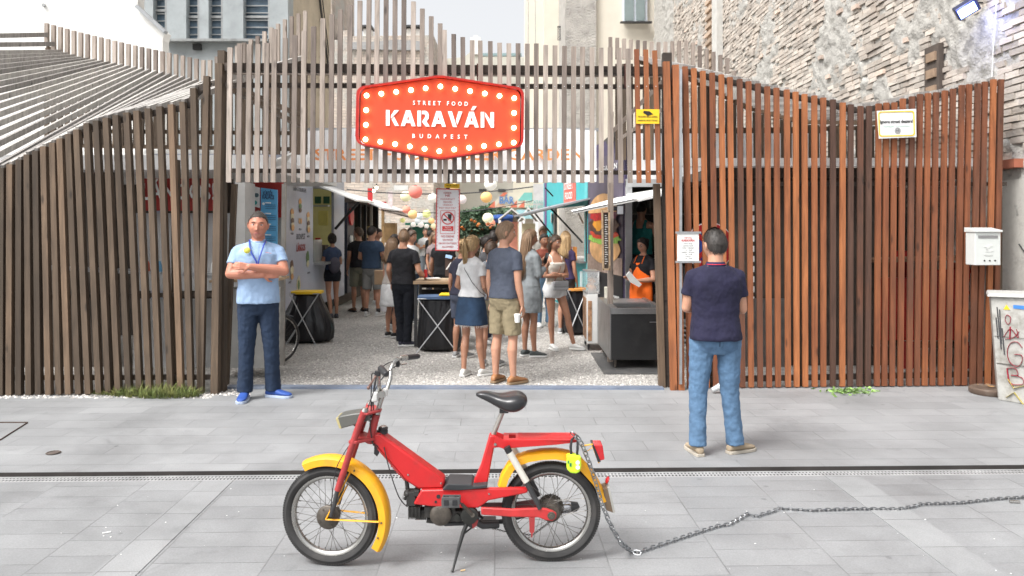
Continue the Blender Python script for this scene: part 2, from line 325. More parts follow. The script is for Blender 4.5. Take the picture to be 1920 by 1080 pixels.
# ================================================================ GROUND
SZ=-.03
YAW=R(1.34)
road=slabs('road_slabs',(.212,.216,.220),(.246,.250,.254),(.165,.165,.168),.205,.62,.0035,swap=True,rough=.55,noise_amp=.18,bumpd=.003,wet=.1,joint=.1,stain=True)
side=slabs('pavement_slabs',(.225,.229,.233),(.256,.260,.264),(.17,.17,.172),.62,.26,.003,rough=.6,noise_amp=.18,bumpd=.003,joint=.05,stain=True)
strip=slabs('granite_strip',(.226,.23,.234),(.256,.26,.263),(.14,.14,.14),.4,.3,.003,swap=True,rough=.7,noise_amp=.2,bumpd=.003,stain=True)
earth=M('dusty_earth',(.28,.26,.24),.95,var=.25,vs=3,bump=.01,bs=30)
def gravelmat():
    m=bpy.data.materials.new('crushed_limestone'); m.use_nodes=True; nt=m.node_tree; N=nt.nodes; L=nt.links; b=N['Principled BSDF']; b.inputs['Roughness'].default_value=.9
    tc=N.new('ShaderNodeTexCoord')
    vo=N.new('ShaderNodeTexVoronoi'); vo.inputs['Scale'].default_value=42; L.new(tc.outputs['Object'],vo.inputs['Vector'])
    cr=N.new('ShaderNodeValToRGB'); cr.color_ramp.elements[0].color=(.25,.235,.215,1); cr.color_ramp.elements[1].color=(.60,.575,.54,1)
    L.new(vo.outputs['Color'],cr.inputs['Fac'])
    n1=N.new('ShaderNodeTexNoise'); n1.inputs['Scale'].default_value=.8; n1.inputs['Detail'].default_value=6; L.new(tc.outputs['Object'],n1.inputs['Vector'])
    mr=N.new('ShaderNodeMapRange'); mr.inputs['From Min'].default_value=.35; mr.inputs['From Max'].default_value=.65; mr.inputs['To Min'].default_value=.85; mr.inputs['To Max'].default_value=1.1; L.new(n1.outputs['Fac'],mr.inputs['Value'])
    g=N.new('ShaderNodeVectorMath'); g.operation='SCALE'; L.new(cr.outputs[0],g.inputs[0]); L.new(mr.outputs[0],g.inputs['Scale']); L.new(g.outputs[0],b.inputs['Base Color'])
    bp=N.new('ShaderNodeBump'); bp.invert=True; bp.inputs['Distance'].default_value=.02; L.new(vo.outputs['Distance'],bp.inputs['Height']); L.new(bp.outputs[0],b.inputs['Normal'])
    return m
gravm=gravelmat()
tag(MB().b2((-150,-60,-.6),(150,250,-.10)).build('ground',earth),kind='structure')
def yawed(o): o.rotation_euler=(0,0,YAW); return o
EY=5.60                      # the drain line at x=0
tag(yawed(MB().b2((-40,-30,-.09),(40,EY-.17,SZ)).build('road',road)),kind='structure')
tag(yawed(MB().b2((-40,EY-.045,-.09),(40,8.33,0)).build('pavement',side)),kind='structure')
tag(MB().b2((-40,7.6,-.09),(40,70,-.008)).build('gravel_courtyard',gravm),kind='structure')
st=MB(); st.b2((-2.12,-5,SZ-.02),(-1.88,EY-.175,SZ+.004)); st.b2((2.42,-5,SZ-.02),(2.68,EY-.175,SZ+.004))
tag(yawed(st.build('granite_paving_strip',strip)),kind='structure')
# drainage channel
dr=thing('drain_channel','long slotted steel drain channel along the pavement edge','drain',(0,0,0),0)
dr.rotation_euler=(0,0,YAW)
b=MB(); b.b2((-40,EY-.17,-.09),(40,EY-.045,SZ-.009)); b.build('channel',M('channel_dark',(.015,.015,.015),.9),dr)
b=MB()
for k,(u,wd) in enumerate(((-.168,.020),(-.112,.012),(-.068,.022))): b.b2((-9,EY+u,SZ-.006),(9,EY+u+wd,SZ-.001))
for i in range(-330,331): b.box((i*.026,EY-.108,SZ-.0045),(.010,.10,.005))
b.build('grate',M('concrete_grate',(.33,.33,.33),.6,var=.2,dirt=.4),dr)
MB().b2((-40,EY-.052,-.09),(40,EY-.045,-.002)).build('kerb_shade_strip',M('painted_kerb_shade',(.03,.026,.024),.9,var=.3),dr)  # dark strip added on the kerb step, standing in for its shade
# metal threshold under the gate opening
a=G(425,729); c=G(1245,731)
th=MB(); th.beam(a+V((0,.06,.004)),c+V((0,.06,.004)),.035,.13,ref=(0,1,0)); tag(th.build('threshold_rail',M('blue_grey_steel',(.22,.26,.34),.5,.4,dirt=.4,dcol=(.4,.38,.35))),'flat blue grey metal threshold rail across the gate opening','threshold')
# loose stones (one mass)
b=MB(); rn=random.Random(3)
for i in range(9000):
    y=8.32+(rn.random()**1.7)*9; x=rn.uniform(-3.3,2.2)*(1 if y<9 else 1.1)
    s=rn.uniform(.006,.017); an=rn.random()*3; 
    ring=[V((x+math.cos(an+k*PI/2)*s*rn.uniform(.6,1.3),y+math.sin(an+k*PI/2)*s*rn.uniform(.6,1.3),-.008)) for k in range(4)]
    ap=V((x+rn.uniform(-.3,.3)*s,y+rn.uniform(-.3,.3)*s,-.008+s*rn.uniform(.5,1.0)))
    b.add(ring+[ap],[(0,1,4),(1,2,4),(2,3,4),(3,0,4)],rn.random())
for i in range(900):
    side_=rn.random(); px=rn.uniform(0,440) if side_<.8 else rn.uniform(380,470); p=G(px,rn.uniform(735,747) if px<400 else rn.uniform(722,742)); s=rn.uniform(.005,.02)
    ring=[V((p.x+math.cos(k*PI/2+s*99)*s,p.y+math.sin(k*PI/2+s*99)*s,0)) for k in range(4)]
    b.add(ring+[V((p.x,p.y,s*.8))],[(0,1,4),(1,2,4),(2,3,4),(3,0,4)],rn.random())
tag(b.build('loose_gravel',M('loose_stone',(.47,.445,.415),.9,var=.15,tint=.45)),'loose pale stones scattered over the courtyard and fence foot','gravel',kind='stuff')
# litter
def litter(name,label,cat,pts,m):
    pass
for i,(px,py,lab) in enumerate(((200,1000,'white paper stub lying on the road at the left'),(612,1065-4,'small filter tip beside the kickstand foot'))):
    p=G(px if i==0 else 868,py if i==0 else 1071,SZ); an=.5 if i==0 else .4
    b=MB(); d=V((math.cos(an),math.sin(an),0))*(.022 if i==0 else .012); b.tube([p-d+V((0,0,.005)),p+d+V((0,0,.005))],.004,8)
    tag(b.build('cigarette_butt',paper if i==0 else M('tan_filter',(.6,.42,.22),.8)),lab,'litter')
rn=random.Random(11); b=MB()
for i in range(60):
    p=G(rn.uniform(60,1900),rn.uniform(885,1078),SZ); s=rn.uniform(.002,.007); a_=rn.random()*6
    b.add([p+V((math.cos(a_+k*2.1)*s,math.sin(a_+k*2.1)*s,.005)) for k in range(3)]+[p+V((0,0,.002+s))],[(0,1,3),(1,2,3),(2,0,3)])
tag(b.build('road_crumbs',paper),'tiny pale crumbs and grit scattered on the road slabs','litter',kind='stuff')
# pavement access cover, far left
b=MB(); p=[G(-60,793),G(52,793),G(0,826),G(-140,826)]
for i in range(4): b.beam(p[i]+V((0,0,.002)),p[(i+1)%4]+V((0,0,.002)),.006,.016,ref=(0,0,1))
tag(b.build('access_cover',M('rusty_seam',(.07,.045,.035),.8)),'rusty rim of an access cover set in the left pavement','manhole cover')
b=MB(); b.lathe(G(100,850),[(.001,.001),(.05,.002),(.055,.006),(.001,.007)]); b.torus(G(100,850)+V((0,0,.006)),.045,.005,'Z')
tag(b.build('valve_cover',M('rusty_iron',(.09,.07,.06),.7)),'small round iron valve cap in the left pavement','valve cover')
# ================================================================ FENCES
rw=random.Random(5)
def slat(b,tx,ty,bx,by,off=0,w=.058,d=.066,t=None,ext=0):
    a=FP(bx,by,off); c=FP(tx,ty,off); a.z=max(a.z,.012) if by>600 else a.z
    # bottom stays in the fence plane
    b.beam(a,c,w,d,ref=(-.0455,1,0),t=rw.random() if t is None else t)
fl=thing('slatted_fence','brown grey vertical batten fence left of the gate with battens folding into a roof','fence',FP(0,741))
Ltop=[(-14,318)]+[(x/3,y/3) for x,y in ((15,945),(62,925),(113,900),(158,870),(206,850),(250,825),(300,805),(342,780),(390,755),(435,730),(492,695),(545,680),(600,665),(655,650),(715,635),(772,625),(835,612),(900,600),(965,590),(1030,575),(1090,498),(1165,430))]
Lbot=[-32,-14,3,19,37,56,74,93,112,130,149,167,187,205,223,243,263,281,300,321,340,358.5,377]
b=MB(); tops=[]
for i,(tx,ty) in enumerate(Ltop):
    bx=Lbot[i] if i<len(Lbot) else 377; bx=Lbot[i+1] if i+1<len(Lbot) else 377
    slat(b,tx,ty,bx,lerp(744,736,bx/400),t=min(1,max(0,rw.gauss(.42,.2)))); tops.append(FP(tx,ty))
for k in range(1,18):                       # battens beyond the left edge of the picture
    px=-14-15*k; py=interp([-270,-14],[72,318],px); slat(b,px,py,px-22,746); tops.insert(0,FP(px,py))
b.build('slat_panel',WL,fl)
MB().beam(FP(-300,709,-.07),FP(412,707,-.07),.05,.05,ref=(0,1,0)).build('rail',WD,fl); MB().beam(FP(-300,560,-.07),FP(412,552,-.07),.045,.05).build('rail',WD,fl)
b=MB()
for i in range(len(tops)-1): b.beam(tops[i]+V((0,.075,-.04)),tops[i+1]+V((0,.075,-.04)),.06,.05,ref=(0,1,0),t=.3)
b.build('rail',WD,fl)
for px,tp in ((205,390),(60,430),(330,360)):
    MB().beam(FP(px,738,-.14),FP(px,tp-60,-.14),.07,.07,t=.3).build('post',WL,fl)
# roof battens of the left fence
BY=11.6
rfl=thing('batten_canopy','silvery batten canopy sweeping back and up behind the left fence','canopy',P(88,280,BY))
def back_px(j): return 88+12.75*j
def back_bend(j): return interp([88,100,120,150,220,300,390,450,520,580],[83,91,100,109,122,137,157,140,120,105],back_px(j))
def back_top(j): return interp([88,150,250,390,450,480,503,520,537,580],[44,61,85,115,84,70,55,46,35,18],back_px(j))
bu=MB(); br_=MB(); bd=MB(); nL=len(tops)
for j in range(39):
    px=back_px(j); pb=P(px,back_bend(j),BY)
    if j<nL: 
        s=tops[j]
        e=P(px,back_bend(j)-(18 if j==0 else 9 if j==1 else 0),BY-.03)
        br_.beam(s,e,.036,.065,ref=(0,0,1),t=rw.random())
    bu.beam(P(px,back_bend(j)+3,BY),P(px,back_top(j),BY),.055,.05,t=min(1,max(0,rw.gauss(.55,.2))))
    if j>=0: bd.beam(P(px,272 if j<26 else 290,BY+.02),P(px,back_bend(j)+14,BY+.02),.06,.045,t=rw.random()*.5)
bu.build('upright_battens',WG,rfl); br_.build('roof_battens',WS,rfl); bd.build('lower_battens',WD if False else WL,rfl)
b=MB()
for j in range(38): b.beam(P(back_px(j),back_bend(j)+6,BY+.06),P(back_px(j+1),back_bend(j+1)+6,BY+.06),.07,.05)
b.beam(P(88,245,BY+.07),P(570,250,BY+.07),.06,.05); b.beam(P(88,272,BY+.07),P(570,280,BY+.07),.06,.05)
b.build('purlin',WL,rfl)
# ---- portal over the opening
gt=thing('gate_screen','tall weathered batten screen over the opening with a stepped peak behind the red sign','gate',FP(413,735))
b=MB()
Ls=[(1295,268),(1350,245),(1403,250),(1452,250),(1502,243),(1545,165),(1605,215),(1660,200),(1711,175),(1765,150),(1817,105),(1868,82),(1915,55)]
for tx,ty in Ls: slat(b,tx/3,ty/3,(tx-8)/3,342,.06,w=.051,d=.03,t=min(1,max(0,rw.gauss(.5,.25))))
Cs=[(50,30,40),(105,5,92),(157,-20,143),(203,-60,193),(253,-100,245),(303,-130,298),(353,-100,348),(406,10,398),(456,50,450),(506,93,502),(556,133,552),(580,170,587),(632,193,638),(683,210,690),(736,228,740),(781,230,792),(838,233,842),(890,242,895),(942,245,945),(994,245,997),(1046,247,1045),(1097,246,1095),(1149,255,1147),(1202,257,1198),(1255,260,1252),(1307,263,1305),(1357,265,1355),(1410,268,1410),(1461,270,1462),(1512,268,1515),(1562,270,1573),(1612,275,1625)]
for tx,ty,bx in Cs: slat(b,tx/3+640,ty/3,bx/3+640,343,.06,w=.051,d=.03,t=.95 if tx==50 and False else min(1,max(0,rw.gauss(.5,.22))))
b.build('slat_panel',WG,gt)
b=MB()
for tx,ty,bx in ((1660,278,1675),(1712,280,1727),(1762,285,1787)): slat(b,tx/3+640,ty/3,bx/3+640,343,.06,w=.051,d=.03,t=rw.uniform(.6,.95))
b.build('slat_panel',WO,gt,label='three orange stained battens')
for py0,py1,t_,dd in ((127,134,.085,.11),(160,163,.045,.07),(320,324,.045,.07)):
    MB().beam(FP(424,py0,-.03),FP(1252,py1,-.03),t_,dd).build('rail',WD,gt)
MB().beam(FP(424,137,-.2),FP(1252,142,-.2),.03,.05).build('rail',WG,gt)
b=MB(); b.beam(FP(404,738,.0),FP(413,120,.0),.075,.09,t=.45); b.build('post',WL,gt)
b=MB(); b.beam(FP(417,735,-.1),FP(417,96,-.1),.075,.09,t=.2); b.build('post',WL,gt)
b=MB(); b.beam(FP(424,722,-.5),FP(440,345,-.5),.055,.06,t=.35); b.build('post',WL,gt)
b=MB(); b.beam(FP(1241,733,-.1),FP(1231,345,-.1),.07,.08,t=.55); b.build('post',WL,gt)
b=MB(); b.beam(FP(1250,738,-.12),FP(1250,100,-.12),.10,.08,t=.2); b.build('post',WD,gt)
for tx,bx in ((1249,1263),(1266,1277)):
    b=MB(); b.beam(FP(bx,737,.05),FP(tx,116 if tx<1255 else 122,.05),.07,.06,t=.75); b.build('post',WO,gt)
b=MB(); b.beam(P(440,170,8.3),P(570,240,11),.05,.07,t=.4); b.beam(P(410,150,8.3),P(560,215,11.4),.05,.07,t=.4); b.build('brace',WL,gt)
b=MB()
for px,y0,y1 in ((766/3+640,120,150),(1595/3+640,120,165)): b.beam(FP(px,y0,.02),FP(px,y1,.02),.012,.05)
b.build('bracket',M('rusty_plate',(.10,.035,.025),.7),gt)
b=MB()                                                   # little screw heads
for tx,ty,bx in Cs[12:]+[(1660,278,1675),(1712,280,1727),(1762,285,1787)]:
    for py in (322,162): 
        px=640+lerp(bx,tx,(343-py)/(343-ty/3))/3; p=FP(px,py,.077); b.lathe(p,[(.001,-.003),(.006,-.003),(.005,.0),(.001,.0)],'Y',8)
b.build('screws',M('screw_steel',(.6,.6,.58),.4,.8),gt)
# ---- right fence
fr=thing('slatted_fence','orange brown stained vertical batten fence right of the gate','fence',FP(1560,730))
rx=[12,62,113,165,217,265,320,370,423,475,527,585,635,685,740,790,845,900,945,1000,1048,1102,1145,1190,1238,1290,1335,1380,1425,1475,1520,1570,1610,1660,1700,1748,1790]
ry=[375,385,400,410,420,435,445,458,470,487,495,505,517,530,538,550,560,578,588,597,597,583,578,577,555,543,530,525,520,510,500,480,475,470,460,447,447]
dark={16:.03,18:.05,19:.2,20:.03,6:.25,8:.3,3:.5}
b=MB(); rt=[]
for i,(x,y) in enumerate(zip(rx,ry)):
    tx=1280+x/3; bx=tx+lerp(9,-12,i/36.0); t=dark.get(i,min(.98,max(.3,rw.gauss(lerp(.82,.42,i/36),.12))))
    slat(b,tx,y/3,bx,lerp(737,721,(tx-1280)/600),t=t,w=.056,d=.036); rt.append(FP(tx,y/3))
slat(b,1284,130,1296,738,t=.6)
b.build('slat_panel',WO,fr)
MB().beam(FP(1300,712,-.07),FP(1885,700,-.07),.06,.05,t=.3).build('rail',WD,fr); MB().beam(FP(1270,345,-.07),FP(1885,345,-.07),.04,.05,t=.3).build('rail',WD,fr)
b=MB()
for i in range(len(rt)-1): b.beam(rt[i]+V((0,.075,-.035)),rt[i+1]+V((0,.075,-.035)),.06,.05,t=.3)
b.build('rail',WD,fr)
for px,tp in ((1330,150),(1500,190),(1625,210),(1870,160)):
    MB().beam(FP(px,728,-.15),FP(px,tp+15,-.15),.07,.07,t=.25).build('post',WL,fr)
rfr=thing('batten_canopy','grey batten canopy running back behind the orange right fence','canopy',P(1400,280,BY))
bu=MB(); br_=MB(); bd=MB()
rpx=lambda m:1196+12.9*m
rbend=lambda m:interp([1196,1290,1400,1500,1660],[108,140,195,222,225],rpx(m))
rtop=lambda m:interp([1144,1232,1290,1365,1380,1420,1500],[70,80,76,110,140,175,205],rpx(m))
for m_ in range(-4,37):
    px=rpx(m_)
    if px>1655: continue
    if px<1425: bu.beam(P(px,rbend(m_)+3,BY),P(px,rtop(m_),BY),.055,.05,t=min(1,max(0,rw.gauss(.45,.25))))
    if 0<=m_<37: br_.beam(rt[m_],P(px,rbend(m_),BY-.03),.036,.055,ref=(0,0,1),t=rw.random())
    bd.beam(P(px,300,BY+.02),P(px,rbend(m_)+12,BY+.02),.06,.045,t=rw.random()*.5)
bu.build('upright_battens',WG,rfr); br_.build('roof_battens',WS,rfr); bd.build('lower_battens',WL,rfr)
b=MB()
for m_ in range(0,35): b.beam(P(rpx(m_),rbend(m_)+6,BY+.06),P(rpx(m_+1),rbend(m_+1)+6,BY+.06),.07,.05)
b.beam(P(1196,246,BY+.07),P(1640,240,BY+.07),.06,.05); b.beam(P(1196,305,BY+.07),P(1640,300,BY+.07),.08,.05)
b.build('purlin',WL,rfr)
b=MB(); b.beam(P(1150,245,9.4),P(1245,150,8.9),.05,.05); b.beam(P(1160,262,9.6),P(1300,165,8.9),.04,.05,t=.8); tag(b.build('diagonal_brace',WG),'pale diagonal timber brace behind the right end of the gate screen','timber brace')
# ================================================================ ROUND-BULB SIGN
sg=thing('marquee_sign','orange red hexagonal sign with round bulbs and white stencilled lettering','sign',FP(825,300,.2))
hexp=[(670,165),(825,143),(982,167),(981,276),(825,300),(668,271)]
cen=FP(825,222,.12); X_=V((1,.0455,0)).normalized(); Z_=V((0,0,1)); Mf=frame(cen,X_)
def to2(px,py):
    p=FP(px,py,.12)-cen; return (p.dot(X_),p.z)
def roundpoly(pts,r,n=5):
    out=[]; m=len(pts)
    for i in range(m):
        a=V(pts[i-1]);c=V(pts[i]);d=V(pts[(i+1)%m]); u=(a-c).normalized(); v=(d-c).normalized(); rr=r if abs(u.dot(v))<.6 else r*.6
        for k in range(n+1):
            t=k/n; p=(1-t)**2*(c+u*rr)+2*t*(1-t)*c+t*t*(c+v*rr); out.append((p.x,p.y))
    return out
hp=[to2(*q) for q in hexp]; ho=roundpoly(hp,.09); k_=.972
hi=roundpoly([(x*k_,y*(k_-.012)) for x,y in hp],.08)
b=MB(); b.prism([(x*.985,y*.985) for x,y in hi],cen,X_,Z_,.02); b.build('face_panel',M('sign_orange',(.60,.062,.018),.5,var=.05,em=(1,.09,.02),es=.03),sg)
fwd=-X_.cross(Z_)                            # toward the back
fwd=V((-.0455,1,0)).normalized()
b=MB(); n=len(ho); rr=[]
for (ring,off) in ((ho,.07),(ho,-.07),(hi,-.07),(hi,.07)): rr.append([cen+X_*x+Z_*z+fwd*off for x,z in ring])
b.loft(rr,False,closed=True); b.build('rim',M('sign_red_rim',(.42,.016,.01),.4,var=.05),sg)
bulbm=M('lit_bulb',(1,.9,.7),.3,em=(1,.80,.45),es=9.0,var=.01)
bl=[]
tl=to2(688,180); tm=to2(826,163); tr=to2(964,185); l2=to2(686,263-1); bm_=to2(824,284); r2=to2(963,268)
for k in range(6): bl.append((lerp(tl[0],tm[0],k/5),lerp(tl[1],tm[1],k/5)))
for k in range(1,6): bl.append((lerp(tm[0],tr[0],k/5),lerp(tm[1],tr[1],k/5)))
for k in range(6): bl.append((lerp(l2[0],bm_[0],k/5),lerp(l2[1],bm_[1],k/5)))
for k in range(1,6): bl.append((lerp(bm_[0],r2[0],k/5),lerp(bm_[1],r2[1],k/5)))
for k in (1,2): bl.append((lerp(tl[0],l2[0],k/3),lerp(tl[1],l2[1],k/3))); bl.append((lerp(tr[0],r2[0],k/3),lerp(tr[1],r2[1],k/3)))
for x,z in bl:
    c=cen+X_*x+Z_*z-fwd*.03
    q=MB(); q.ell(c,(.026,.026,.026),14); q.build('bulb',bulbm,sg,smooth=True)
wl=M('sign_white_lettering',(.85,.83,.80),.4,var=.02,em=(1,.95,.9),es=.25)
# stencil letters drawn as polygons on a 0..1 high grid
def letters():
    K=[[(0,0),(.27,0),(.27,1),(0,1)],[(.34,.52),(.72,1),(.92,1),(.92,.97),(.34,.60)] ,[(.34,.55),(.36,.42),(.80,1),(1.0,1),(.62,.60),(.34,.36)],[(.44,.38),(.66,.0),(1.02,0),(.62,.52)]]
    K=[[(0,0),(.27,0),(.27,1),(0,1)],[(.36,.47),(.36,.68),(.60,1),(.95,1)],[(.42,.42),(.60,.60),(.95,0),(.68,0)]]
    A=[[(0,0),(.28,0),(.37,.2),(.68,.2),(.77,0),(1.07,0),(.70,1),(.36,1)]]
    Aop=[(.45,.38),(.60,.38),(.525,.66)]
    return K,A,Aop
Hh=.155; 
def lput(b,polys,x0,sc_=Hh):
    for p in polys: b.prism([(u*sc_+x0,v*sc_) for u,v in p],base,X_,Zt,.008)
Zt=Z_; base=FP(826,0,0)
p0=to2(724,236); base=cen+X_*p0[0]+Z_*p0[1]-fwd*.016; Xs=X_; X_t=(V((0,0,0))+X_+Z_*(-.0135)).normalized()
X_o=X_; X_=X_t; b=MB()
total=to2(926,236)[0]-p0[0]
wds=dict(K=.95,A=1.07,R=.88,V=1.07,N=.98); gap=.14; word='KARAVAN'; tw=sum(wds[c] for c in word)+gap*6; Hh=to2(0,210)[1]-to2(0,240)[1]; hs_=total/tw; x=0
def SP(p): return [(u*hs_+x,v*Hh) for u,v in p]
for i,ch in enumerate(word):
    if ch=='K': pl=[[(0,0),(.27,0),(.27,1),(0,1)],[(.37,.45),(.37,.66),(.62,1),(.95,1)],[(.42,.40),(.60,.57),(.95,0),(.66,0)]]
    if ch=='A': pl=[[(0,0),(.28,0),(.36,.2),(.71,.2),(.79,0),(1.07,0),(.70,1),(.535,1),(.535,.68),(.62,.40),(.45,.40),(.535,.68),(.535,1),(.37,1)]]
    if ch=='R': pl=[[(0,0),(.26,0),(.26,1),(0,1)],[(.33,.78),(.52,.78),(.58,.70),(.58,.62),(.52,.54),(.33,.30),(.60,0),(.90,0),(.66,.34),(.82,.50),(.84,.75),(.76,.92),(.60,1),(.33,1)]]
    if ch=='V': pl=[[(0,1),(.30,1),(.66,.0),(.38,0)],[(.59,.42),(.70,.14),(1.07,1),(.78,1)]]
    if ch=='N': pl=[[(0,0),(.26,0),(.26,1),(0,1)],[(.34,.70),(.34,.98),(.72,.48),(.72,1),(.98,1),(.98,0),(.76,0)]]
    for p in pl: b.prism(SP(p),base,X_,Z_,.008)
    if i==5: b.prism(SP([(.48,1.1),(.70,1.1),(.92,1.36),(.64,1.36)]),base,X_,Z_,.008)
    x+=(wds[ch]+gap)*hs_
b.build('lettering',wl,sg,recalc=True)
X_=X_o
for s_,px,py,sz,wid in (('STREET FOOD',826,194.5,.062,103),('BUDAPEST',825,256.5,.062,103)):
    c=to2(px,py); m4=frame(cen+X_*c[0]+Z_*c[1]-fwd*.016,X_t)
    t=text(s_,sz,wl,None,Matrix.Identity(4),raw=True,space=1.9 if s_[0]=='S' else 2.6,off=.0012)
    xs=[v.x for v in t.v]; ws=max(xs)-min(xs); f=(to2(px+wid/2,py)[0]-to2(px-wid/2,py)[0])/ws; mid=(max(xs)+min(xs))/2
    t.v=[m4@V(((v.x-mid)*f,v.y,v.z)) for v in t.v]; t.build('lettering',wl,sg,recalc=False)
b=MB()
for px in (720,930):
    for py in (160,280): b.beam(FP(px,py,.05),FP(px,py,.0),.03,.03)
for px in (720,930): b.beam(FP(px,165,.005),FP(px,280,.005),.03,.03)
b.build('bracket',dsteel,sg)
# ================================================================ SIGNS ON THE FENCES
def fit_text(s,size,m,parent,c,xd,width,yd=(0,0,1),off=0.0,name='lettering',space=1.0,ext=.0008,label=None,align='C'):
    t=text(s,size,m,None,Matrix.Identity(4),raw=True,space=space,off=off,ext=ext)
    if not t.v: return None
    xs=[v.x for v in t.v]; ws=max(xs)-min(xs); f=width/ws if width else 1; mid=(max(xs)+min(xs))/2
    m4=frame(c,xd,yd); t.v=[m4@V(((v.x-mid)*f,v.y,v.z)) for v in t.v]
    return t.build(name,m,parent,recalc=False,label=label)
def board(name,label,cat,corners_px,m,th=.008,off=.06,Y=None):
    pts=[FP(x,y,off) for x,y in corners_px] if Y is None else [P(x,y,Y) for x,y in corners_px]
    t=thing(name,label,cat,sum(pts,V())/4)
    nrm=(pts[1]-pts[0]).cross(pts[3]-pts[0]).normalized()*th/2
    b=MB(); b.add([p+nrm for p in pts]+[p-nrm for p in pts],[(0,1,2,3),(7,6,5,4),(0,4,5,1),(1,5,6,2),(2,6,7,3),(3,7,4,0)]); b.build('panel',m,t)
    return t,pts
yel=M('warning_yellow',(.85,.55,.02),.5,var=.03); ink=M('black_ink',(.015,.015,.015),.6); redink=M('red_ink',(.5,.03,.03),.6)
greyink=M('grey_ink',(.2,.2,.2),.6)
t,c=board('camera_notice','yellow camera surveillance notice on the orange gate battens','sign',[(1193,205),(1236,205),(1236,232),(1193,232)],yel,off=.085)
m0=FP(1214.5,212,.092); b=MB(); b.prism([(-.045,.025),(.02,.02),(.06,-.012),(.03,-.02),(.0,-.03),(-.03,-.008),(-.05,.0)],m0,X_,Z_,.002); b.build('camera_pictogram',ink,t)
for s_,py in (('TERÜLETEN BELÜL KAMERA','219'),('KAMERÁVAL FIGYELT TERÜLET','226')): fit_text(s_,.022,ink,t,FP(1214.5,float(py),.092),X_,.22)
t,c=board('warning_notice','white notice with yellow rim reading Ignore street dealers','sign',[(1644,208),(1717,204),(1718,257),(1648,260)],M('notice_white',(.72,.72,.72),.5,var=.03),off=.085)
b=MB(); cc=FP(1681,232,.091); xt=(X_+Z_*.03).normalized(); zt=(Z_-X_*.03).normalized()
o_=roundpoly([(-.205,-.14),(.205,-.14),(.205,.14),(-.205,.14)],.035); i_=roundpoly([(-.193,-.128),(.193,-.128),(.193,.128),(-.193,.128)],.03)
b.loft([[cc+xt*x+zt*y-fwd*q for x,y in rg] for rg,q in ((o_,.0),(o_,.003),(i_,.003),(i_,.0))],False,closed=True); b.build('rim',yel,t)
fit_text('Ignore street dealers!',.05,ink,t,FP(1681,228,.092),xt,.375,off=.001)
fit_text('FIGYELEM · ATTENTION',.022,M('pale_green_ink',(.4,.6,.5),.6),t,FP(1681,237,.092),xt,.3)
b=MB(); 
for r_ in (.033,.022): 
    b.loft([[FP(1683,245,.092)+V((math.cos(a*PI/12)*q,0,math.sin(a*PI/12)*q))-fwd*e for a in range(24)] for q,e in ((r_,0),(r_,.002),(r_-.005,.002),(r_-.005,0))],False,closed=True)
b.box(FP(1683,245,.092),(.03,.003,.015)); b.build('emblem',greyink,t)
# glazed notice frame by the man
t,c=board('notice_frame','white framed price notice fixed by steel clamps beside the gate post','notice board',[(1270,436),(1310,436),(1310,491),(1270,491)],paper,off=.16)
for py in (436,491): MB().beam(FP(1266,py,.165),FP(1314,py,.165),.022,.02).build('clamp_bar',steel,t)
MB().beam(FP(1276,720,.10),FP(1276,130,.10),.028,.028).build('pole',steel,t)
fit_text('STREET FOOD',.018,redink,t,FP(1290,446,.166),X_,.08); fit_text('KARAVÁN',.034,redink,t,FP(1290,451,.166),X_,.14,off=.001)
for i,s_ in enumerate(('NYITVA TARTÁS','OPENING HOURS','MONDAY - WEDNESDAY','11:30 - 22:00','THURSDAY - SATURDAY','11:30 - 01:00','SUNDAY','11:30 - 22:00')): fit_text(s_,.016,greyink,t,FP(1290,457+i*4,.166),X_,(.1,.12,.14,.09,.15,.09,.06,.09)[i])
# mailbox
mb=thing('mailbox','white metal mailbox hung on the right end of the orange fence','mailbox',FP(1843,500,.2))
c0=FP(1843,466,.2); wd,ht,dp=.29,.36,.16
b=MB(); b.box(c0,(wd,dp,ht),rz=R(2.6)); b.build('body',M('mailbox_white',(.58,.60,.58),.35,var=.03,dirt=.12),mb,bevel=.006)
b=MB(); Mz=Matrix.Rotation(R(2.6),3,'Z')
prof=[(-.1,.0),(-.1,.02),(.08,.05),(.09,.05),(.09,.0)]
rg=[[c0+V((0,0,ht/2+.002))+Mz@V((sx,y,z)) for y,z in prof] for sx in (-.155,.155)]; b.loft(rg,True); b.build('lid',MC['mailbox_white'],mb,bevel=.003)
b=MB(); b.box(c0+Mz@V((.0,-dp/2-.002,.13)),(.22,.006,.03),rz=R(2.6)); b.build('slot',M('slot_grey',(.2,.2,.2),.6),mb)
b=MB()
for dx in (-.04,.02,.08):
    b.lathe(c0+Mz@V((dx,-dp/2-.002,-.13)),[(.001,-.004),(.009,-.004),(.009,.002),(.001,.002)],'Y',12)
b.build('peephole',ink,mb)
b=MB(); pc=c0+Mz@V((.0,-dp/2-.002,.0))
for pl in ([(-.05,.02),(.04,.05),(.05,.035),(.0,.0),(-.02,.0),(-.01,.012)],[(-.02,-.01),(.05,.0),(.06,-.02),(.03,-.035),(-.03,-.03),(.01,-.02)]): b.prism(pl,pc,Mz@V((1,0,0)),Z_,.006)
b.prism([(-.05,-.062),(.05,-.062),(.05,-.066),(-.05,-.066)],pc,Mz@V((1,0,0)),Z_,.006); b.prism([(-.03,-.072),(.04,-.072),(.04,-.076),(-.03,-.076)],pc,Mz@V((1,0,0)),Z_,.006)
b.build('emblem',M('mailbox_emboss',(.66,.67,.65),.4),mb)
